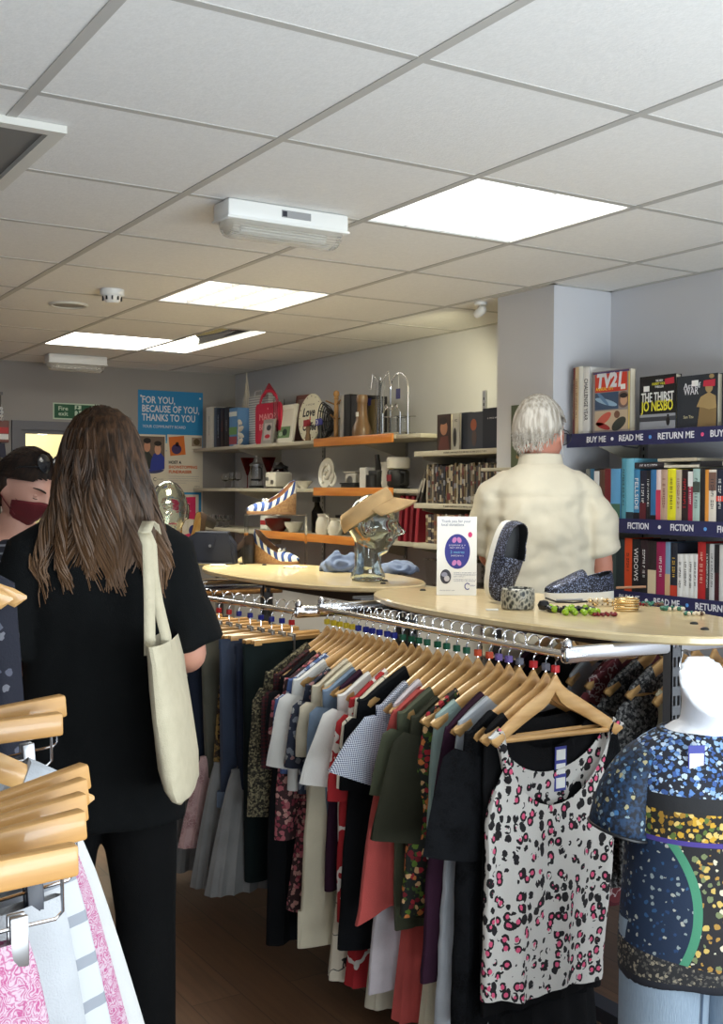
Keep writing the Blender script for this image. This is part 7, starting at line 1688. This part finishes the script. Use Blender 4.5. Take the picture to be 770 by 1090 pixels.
blob('arrow', t, [(w*.31-.030, h*.52), (w*.31, h*.88), (w*.31+.030, h*.52), (w*.31+.012, h*.52), (w*.31+.012, h*.14), (w*.31-.012, h*.14), (w*.31-.012, h*.52)], .0032, GW)
# hanging display at the left of the door
t = thing('display_board', 'narrow dark display board left of the door', 'display board', M=WY((1.70, YW, 1.0))); part('panel', MB().box((-.19, 0, -.001), (.18, 1.12, .012)), bm_((70, 62, 56)), t, False); part('frame', MB().box((-.2, 1.12, -.001), (.19, 1.14, .018)), M_dgrey, t, False)
def hung(name, label, px, py, mbf, mat, cat): 
    p = pw_(px, py); t = thing(name, label, cat, M=WY((p.x, YW-.014, p.z))); mbf(t); return t
def _pk(t): part('pack', MB().box((-.06, -.07, 0), (.025, .075, .03), .004), bm_((120, 70, 60)), t, False); part('red_label', MB().box((-.05, -.01, .03), (.02, .03, .031)), bm_((190, 40, 40)), t, False); part('white_label', MB().box((-.04, -.05, .03), (.02, -.015, .031)), M_paper, t, False); part('hook', MB().tube([(-.02, .09, -.002), (-.02, .09, .03), (-.02, .07, .032)], .003, 6), M_steel, t)
hung('packet', 'brown packet with red and white labels hung left of the door', 4, 460, _pk, None, 'packet')
def _sc(t):
    rg = [[(-.05+ (.06+.03*q)*cos(a)*.8, .08-.22*q, .02+.016*sin(a)+.006*sin(3*a+q*4)) for a in [2*pi*i/20 for i in range(20)]] for q in (0, .25, .5, .75, 1)]
    part('cloth', MB().loft(rg), bm_((26, 28, 56)), t); part('loop', MB().tube([(-.05, .07, .02), (-.05, .11, .012), (-.05, .12, -.002)], .003, 6), M_steel, t)
hung('scarf', 'dark navy scarf hung under the red labelled packet', 4, 485, _sc, None, 'scarf')
def _bd(t):
    for q in range(6): part('white_bead', MB().lathe([(0, -.012), (.012, 0), (0, .012)], 10, cap0=False, cap1=False), M_paper, t, M=T(-.005+.004*(q % 2), .03-.024*q, .014))
    part('thread', MB().tube([(0, .06, 0), (0, .04, .014), (0, -.10, .014)], .001, 4), M_lett, t)
hung('bead_string', 'string of white beads hung above the red labelled packet', 1, 440, _bd, None, 'beads')
# ------------------------------------------------------------------ mannequin and patchwork top
mp_ = Vector((1.83, 1.60, 0)); fd = Vector((-.42, -.91, 0)).normalized()
MM = frame(mp_, Vector((-fd.y, fd.x, 0)), -fd)
s = Sh('mannequin_white', .35); s.color(srgb(236, 238, 244)); s.b.inputs['Coat Weight'].default_value = .3; M_man = s.m
mt = thing('mannequin', 'white headless shop mannequin with a slanted neck, at the right', 'mannequin', M=MM)
tors = ringloft([(z, 0, cy, rx, ry) for z, cy, rx, ry in ((.50, 0, .15, .10), (.60, 0, .14, .095), (.70, 0, .13, .09), (.82, 0, .145, .105), (.90, -.004, .15, .112), (.955, .004, .145, .09), (.985, .008, .135, .075), (1.005, .010, .085, .062), (1.02, .010, .06, .056))])
nk = MB(); rg = []
for q in range(10):
    f = q/9; rg.append([(.062*(1-.18*sin(pi*f))*cos(a), .006-.02*f+.062*(1-.15*sin(pi*f))*sin(a), .98+.125*f + (.055*f)*sin(a)*1.0) for a in [2*pi*i/32 for i in range(32)]])
nk.loft(rg)
for sx in (-1, 1): tors.merge(tubeg([(sx*.10, .006, .950), (sx*.135, .006, .93), (sx*.15, .006, .88)], [.042, .044, .040]))
fuse('torso', tors.merge(nk), M_man, mt, .006, 2)
part('pole', MB().tube([(0, 0, .012), (0, 0, .55)], .014, 12), M_chrome, mt); part('base', MB().lathe([(.16, 0), (.16, .008), (.02, .016), (0, .016)], 36), M_chrome, mt)
s = Sh('patchwork_print', .8); x, y, z = s.xyz()
def flo(sc, th, base, cols, warp=.008):
    d = s.voro(sc, warp=warp) + (s.noise(sc*2.6, 1)-.5)*.3; c = s.voro(sc, out='Color', warp=warp); return s.mix(d.lt(th), base, s.ramp(c, [(i/len(cols), k) for i, k in enumerate(cols)], True))
c_yoke = flo(95, .50, (.012, .014, .024), [srgb(90, 130, 190), srgb(190, 206, 224), srgb(60, 90, 150), srgb(140, 170, 206)])
c_yel = flo(85, .52, (.016, .014, .010), [srgb(206, 160, 50), srgb(160, 120, 40), srgb(222, 190, 110), srgb(90, 110, 50)])
c_cen = flo(64, .40, (.014, .013, .016), [srgb(206, 176, 96), srgb(214, 206, 180), srgb(170, 130, 60), srgb(120, 130, 90)])
c_side = flo(72, .30, srgb(22, 40, 66), [srgb(140, 150, 150), srgb(40, 80, 120), srgb(170, 170, 160), srgb(30, 60, 100)])
g_ = x + .062 + (z-.665)*(z-.665)*2.6                   # the green curve, 0 on its centre line
lower = s.mix(g_.gt(0), c_side, c_cen); lower = s.mix(g_.absv().lt(.009), lower, srgb(70, 140, 108))
lower = s.mix((z+x*.2).lt(.545), lower, flo(120, .45, (.02, .02, .022), [srgb(150, 140, 120), srgb(90, 86, 80)])); lower = s.mix(z.lt(.522), lower, (.014, .016, .024))
zz = z + x*.05
c = s.mix(zz.lt(.796), s.ramp(x, [(0, srgb(74, 60, 140)), (1, srgb(74, 60, 140))]), lower); c = s.mix(zz.gt(.806), c, c_yel); c = s.mix(zz.gt(.862), c, (.012, .012, .014)); c = s.mix(zz.gt(.893), c, c_yoke)
s.color(c).bump(s.noise(260, 1), .12, .003); M_patch = s.m
tt = thing('patchwork_top', 'floral patchwork tee with a green curved band, worn by the mannequin', 'top', M=MM)
bt = ringloft([(zq, 0, cy, rx, ry) for zq, cy, rx, ry in ((.505, 0, .172, .122), (.56, 0, .172, .125), (.66, 0, .168, .120), (.76, 0, .165, .122), (.86, -.002, .166, .128), (.92, 0, .170, .116), (.955, .006, .165, .096), (.985, .010, .138, .080), (1.002, .012, .105, .07), (1.008, .012, .088, .064))])
fuse('body', bt, M_patch, tt, .0065, 2, wr=lambda v, n: (.006*noise.noise(Vector((v.x*10, v.y*8, v.z*4))) + .006*sin(v.x*38+3*v.z)*max(0, .8-v.z)*2.0)*(1 if v.z < .97 else 0))
s2 = Sh('blue_sleeve_print', .7); d = s2.voro(70, warp=.01); cc = s2.voro(70, out='Color', warp=.01); n = s2.noise(14, 2)
s2.color(s2.mix(d.lt(.34)*n.gt(.48), s2.mix(s2.noise(110, 2).step(.4, .62), srgb(12, 19, 34), srgb(30, 58, 90)), s2.ramp(cc, [(0, srgb(130, 150, 160)), (.5, srgb(60, 110, 160)), (.8, srgb(170, 160, 120))], True)))
for sx in (-1, 1):
    sl = MB(); rg = []
    for q in range(9):
        f = q/8; ctr = Vector((sx*(.116+.066*f+.016*sin(pi*f)), .004, .948-.01*f-.135*f**1.2)); dv = Vector((sx*(.75-.5*f), 0, -.6-.4*f)).normalized(); aa = Vector((-dv.z, 0, dv.x))*sx
        r1 = .048+.015*f; r2 = .062+.016*f
        rg.append([ctr+aa*(r1*cos(k*2*pi/28))+Vector((0, r2*sin(k*2*pi/28), 0)) for k in range(28)])
    o = part('sleeve', sl.loft(rg, False, False), s2.m, tt); m = o.modifiers.new('th', 'SOLIDIFY'); m.thickness = .002
    part('sleeve_edge', MB().tube([tuple(v*1.0) for v in rg[-1]]+[tuple(rg[-1][0])], .0035, 6), M_black, tt)
part('neck_edge', MB().tube([(.094*cos(a), .012+.070*sin(a)*1.0, 1.006-.012*max(0, -sin(a))) for a in [2*pi*i/40 for i in range(41)]], .004, 6), M_black, tt)
tg = part('price_tag', MB().box((-.017, -.0015, -.045), (.017, 0, .02)), plain('tag_blue', srgb(60, 66, 150), .6), tt, False, T(-.058, -.088, .975)); part('tag_paper', MB().box((-.0145, -.0022, -.042), (.0145, -.0016, .004)), M_paper, tg, False); part('tag_string', MB().tube([(0, 0, .02), (-.006, .02, .035), (-.01, .05, .04)], .0008, 4), M_lett, tg)
t = thing('silver_necklace', 'thin silver loop hung at the neck of the patchwork top', 'necklace', M=MM); part('loop', MB().tube([(.03+.035*cos(a), -.135-.006*sin(a), .925+.02*sin(a)) for a in [pi+pi*i/14 for i in range(15)]], .002, 6), M_chrome, t); part('chain', MB().tube([(-.005, -.135, .925), (.0, -.095, .985), (.02, -.07, 1.0)], .0009, 5).tube([(.065, -.135, .925), (.06, -.095, .98), (.05, -.06, 1.0)], .0009, 5), M_chrome, t)
s = Sh('washed_denim', .9); n = s.noise(5, 3); w_ = s.noise(1, 2, s.co('Object', (400, 400, 60))); s.color(s.mix(n*.6+w_*.4, srgb(110, 130, 152), srgb(168, 184, 198))).bump(w_, .3, .004); M_wd = s.m
jt = thing('jeans', 'pale washed blue jeans below the patchwork top', 'jeans', M=MM)
for sx in (-1, 1):
    rg = []
    for q in range(11):
        f = q/10; zq = .60-.56*f; c_ = sx*(.082+.012*f); r = .092-.006*f+.0*q
        rg.append([(c_+r*cos(a), (.102-.02*f)*sin(a), zq) for a in [2*pi*i/28 for i in range(28)]])
    lg = part('leg', MB().loft(rg, False, False), M_wd, jt); m = lg.modifiers.new('th', 'SOLIDIFY'); m.thickness = .002
    part('side_seam', MB().tube([(c[0], c[1], c[2]) for c in [((sx*(.082+.012*q/10))-.03*sx*0-.045*sx, -(.102-.02*q/10)*.90-.001, .60-.56*q/10) for q in range(11)]], .0022, 5), bm_((90, 108, 130)), lg)
part('waistband', MB().loft([[(.178*cos(a), .108*sin(a), zq) for a in [2*pi*i/40 for i in range(40)]] for zq in (.585, .625)], False, False), M_wd, jt)
# ------------------------------------------------------------------ stand at the near left
st = thing('clothes_stand', 'tall chrome clothes stand at the near left, mostly out of the picture', 'clothes rack', (.05, 1.62, 0))
part('post', MB().tube([(0, 0, .02), (0, 0, 1.60)], .018, 14), M_chrome, st); part('base', MB().box((-.3, -.03, .01), (.3, .03, .035), .005).box((-.03, -.3, .01), (.03, .3, .035), .005), M_chrome, st)
RA = lambda Y: (.235+.15*(Y-1.10), Y, 1.208+.25*(Y-1.10))     # lower sloping arm
L_ = lambda p: (p[0]-.05, p[1]-1.62, p[2])
part('lower_arm', MB().tube([L_(RA(1.02)), L_(RA(1.60)), (0, 0, 1.36)], .011, 10), M_chrome, st); part('upper_arm', MB().tube([(0, 0, 1.5), (.24, .12, 1.513), (.245, .45, 1.513)], .011, 10), M_chrome, st)
HM['slat_l'] = MB().box((-.185, -.010, -.138), (.185, .010, -.106), .004).mesh('wood_bar', M_hang2); HM['wire'] = MB().tube([(-.17, 0, -.138), (-.17, 0, -.172), (-.163, 0, -.178), (.163, 0, -.178), (.17, 0, -.172), (.17, 0, -.138)], .0018, 6).mesh('wire', M_chrome)
HM['clip'] = MB().box((-.009, -.008, -.215), (.009, -.002, -.165), .002).box((-.009, .002, -.215), (.009, .008, -.165), .002).box((-.006, -.004, -.186), (.006, .004, -.170), .001).mesh('clip', M_steel); HM['clip_k'] = HM['clip'].copy(); HM['clip_k'].materials[0] = plain('navy_clip', (.02, .022, .035), .4)
def clip_hanger(M, what, dark_=False):
    t = thing('clip_hanger', f'wooden bar hanger with metal clips holding {what}', 'hanger', M=M, group='clip hangers on the near left stand'); link('wood_bar', HM['slat_l'], t); link('wire', HM['wire'], t); link('hook', HM['hook_c'], t)
    for x in (-.11, .125): link('clip', HM['clip_k' if dark_ else 'clip'], t, T(x, 0, 0))
    return t
F['pinkp'] = f_paisley('pink_paisley', srgb(190, 168, 180), srgb(168, 80, 124)); F['linen'] = fabric('white_grey_linen', srgb(172, 174, 178), .08)
F['hoop'] = f_check('grey_hoop_stripe', srgb(188, 190, 194), srgb(140, 144, 152), .05, 'z', w=.26); F['bluest'] = f_check('blue_white_stripe_cotton', srgb(206, 214, 230), srgb(160, 176, 208), .013, 'x', w=.45)
F['offw'] = fabric('off_white_cotton', srgb(194, 194, 192), .05)
F['foul'] = f_floral('navy_foulard', srgb(24, 26, 40), [srgb(110, 110, 118), srgb(84, 86, 100)], 34, .22)
cl_ = [(1.085, 'the pink paisley shorts', 'shorts', 'pinkp', .42, .135, .20, False), (1.145, 'the crinkled white linen skirt', 'skirt', 'linen', .60, .155, .20, True), (1.195, 'the white skirt with grey hoop stripes', 'skirt', 'hoop', .62, .165, .235, True), (1.245, 'the pink paisley skirt', 'skirt', 'pinkp', .66, .165, .255, False), (1.285, 'the plain white skirt', 'skirt', 'offw', .70, .165, .275, False)]
tips = [(80, 921), (86, 897), (89, 884), (92, 873), (96, 862)]
for i, (Y, short, nm, mk, L, w0, w1, dk) in enumerate(cl_):
    tp_ = atY(*tips[i], Y); M = T(tp_.x-.183, Y, tp_.z+.122) @ RZ(.05+.05*i) @ RY(-.02-.03*(i > 0)-.025*i)
    clip_hanger(M, short, dk)
    bottoms(nm, short.replace('the ', '', 1) + (' at the front of the near left stand' if i == 0 else ' hung on the near left stand'), 'shorts' if nm == 'shorts' else 'skirt', M, F[mk], skirt_mb(L, w0, w1, .024, .010 if mk != 'linen' else .016, i+60, z0=-.19, nf=8), belt=None)
p = RA(1.43); M = T(p[0]-.03, p[1], p[2]+.013) @ RZ(.1); hanger(M, 'the pale grey vest on the near left stand'); garment('vest_top', 'pale grey vest behind the skirts on the near left stand', 'top', M, F['greyblue'], .55, 0, neck=.13, nf=.1, wh=.17, ws=.17)
for i, (Y, short, mk, L) in enumerate(((1.53, 'the blue and white striped trousers', 'bluest', .30), (1.575, 'the pale grey trousers behind them', 'linen', .5))):
    tp_ = atY((64, 66)[i], (774, 765)[i], Y); M = T(tp_.x-.183, Y, tp_.z+.122) @ RZ(.04+.07*i) @ RY(-.06*i-.02); clip_hanger(M, short); bottoms('trousers', ('blue and white striped cotton trousers' if i == 0 else 'pale grey trousers behind the striped pair') + ' on the near left stand', 'trousers', M, F[mk], trousers_mb(L, .125, .026, 70+i, .07, z0=-.185), None)
for i, (Y, short, mk) in enumerate(((1.88, 'the plain navy blouse', 'denim'), (1.93, 'the navy foulard print blouse', 'foul'))):
    M = T(.315-.03*(1-i)-.02, Y, 1.513+.013) @ RZ(.10-.16*i) @ RY(.0); hanger(M, short); garment('blouse', short.replace('the ', '', 1) + ' on the upper arm of the near left stand', 'top', M, F[mk], .5, 0, neck=.12, wh=.20+.03*i, ws=.185+.012*i, th=.02)
# ------------------------------------------------------------------ cream tote bag on the shoulder of the person in black
BD = 2.50
def bp_(px, py, d=BD): return atD(px, py, d)
prof = [(682, 158, 181), (700, 160, 185), (730, 161, 190), (760, 163, 196), (790, 166, 200), (815, 170, 203), (832, 176, 204), (844, 184, 204), (850, 191, 201)]
o0 = bp_(180, 760); M0 = frame(o0, CR, CF)
inv = M0.inverted(); mb = MB(); rg = []
for j, (py, xa, xb) in enumerate(prof):
    c = inv @ bp_((xa+xb)/2, py); hw = (xb-xa)/2*BD/FPX; dp = .15*(1 if j < 7 else (.9, .7)[j-7]); ring = []
    for k in range(30):
        a = 2*pi*k/30; ring.append((c.x+hw*math.copysign(abs(cos(a))**.8, cos(a))+.005*noise.noise(Vector((sin(a)*2, j*.5, 2))), dp*math.copysign(abs(sin(a))**.9, sin(a))+.05, c.z+.004*noise.noise(Vector((cos(a), j, 5)))))
    rg.append(ring)
s = Sh('cream_canvas', .95); n = s.noise(30, 3); s.color(s.mix(n, srgb(190, 180, 152), srgb(214, 204, 178))).bump(s.noise(340, 1)*.5+s.noise(22, 3), .4, .006)
t = thing('tote_bag', 'cream canvas tote bag hung from the shoulder of the person in black', 'bag', M=M0)
part('bag_body', mb.loft(rg, False, True), s.m, t)
for i, (x0, x1, dy) in enumerate(((157, 163, -.09), (160, 177, -.02))):
    pts = [inv @ bp_(q, y) for q, y in ((x0-5, 566), (x0+1, 580), (x0+3, 610), (x0+3+(x1-x0)*.3, 640), (x1, 676), (x1+1, 694))]
    w = .020; st = MB(); ra = []; rb = []
    for j, p in enumerate(pts): ra.append((p.x-w*.55, p.y+dy*(j/5)*.6-.0, p.z)); rb.append((p.x+w*.55, p.y+dy*(j/5)*.6+.012, p.z))
    st.loft([ra, rb], False, False, closed=False)
    # over the shoulder and down in front
    ob = part('strap', st, s.m, t); m = ob.modifiers.new('th', 'SOLIDIFY'); m.thickness = .004
    p0 = pts[0]; f = MB(); fa = [(p0.x-.011, p0.y, p0.z), (p0.x-.013, p0.y+.06, p0.z+.022), (p0.x-.013, p0.y+.12, p0.z+.012), (p0.x-.008, p0.y+.19, p0.z-.06), (p0.x+.0, p0.y+.20, p0.z-.18), (pts[-1].x-.01, .17, pts[-1].z)]
    f.loft([fa, [(x+.022, y, z) for x, y, z in fa]], False, False, closed=False); ob = part('strap', f, s.m, t); m = ob.modifiers.new('th', 'SOLIDIFY'); m.thickness = .004
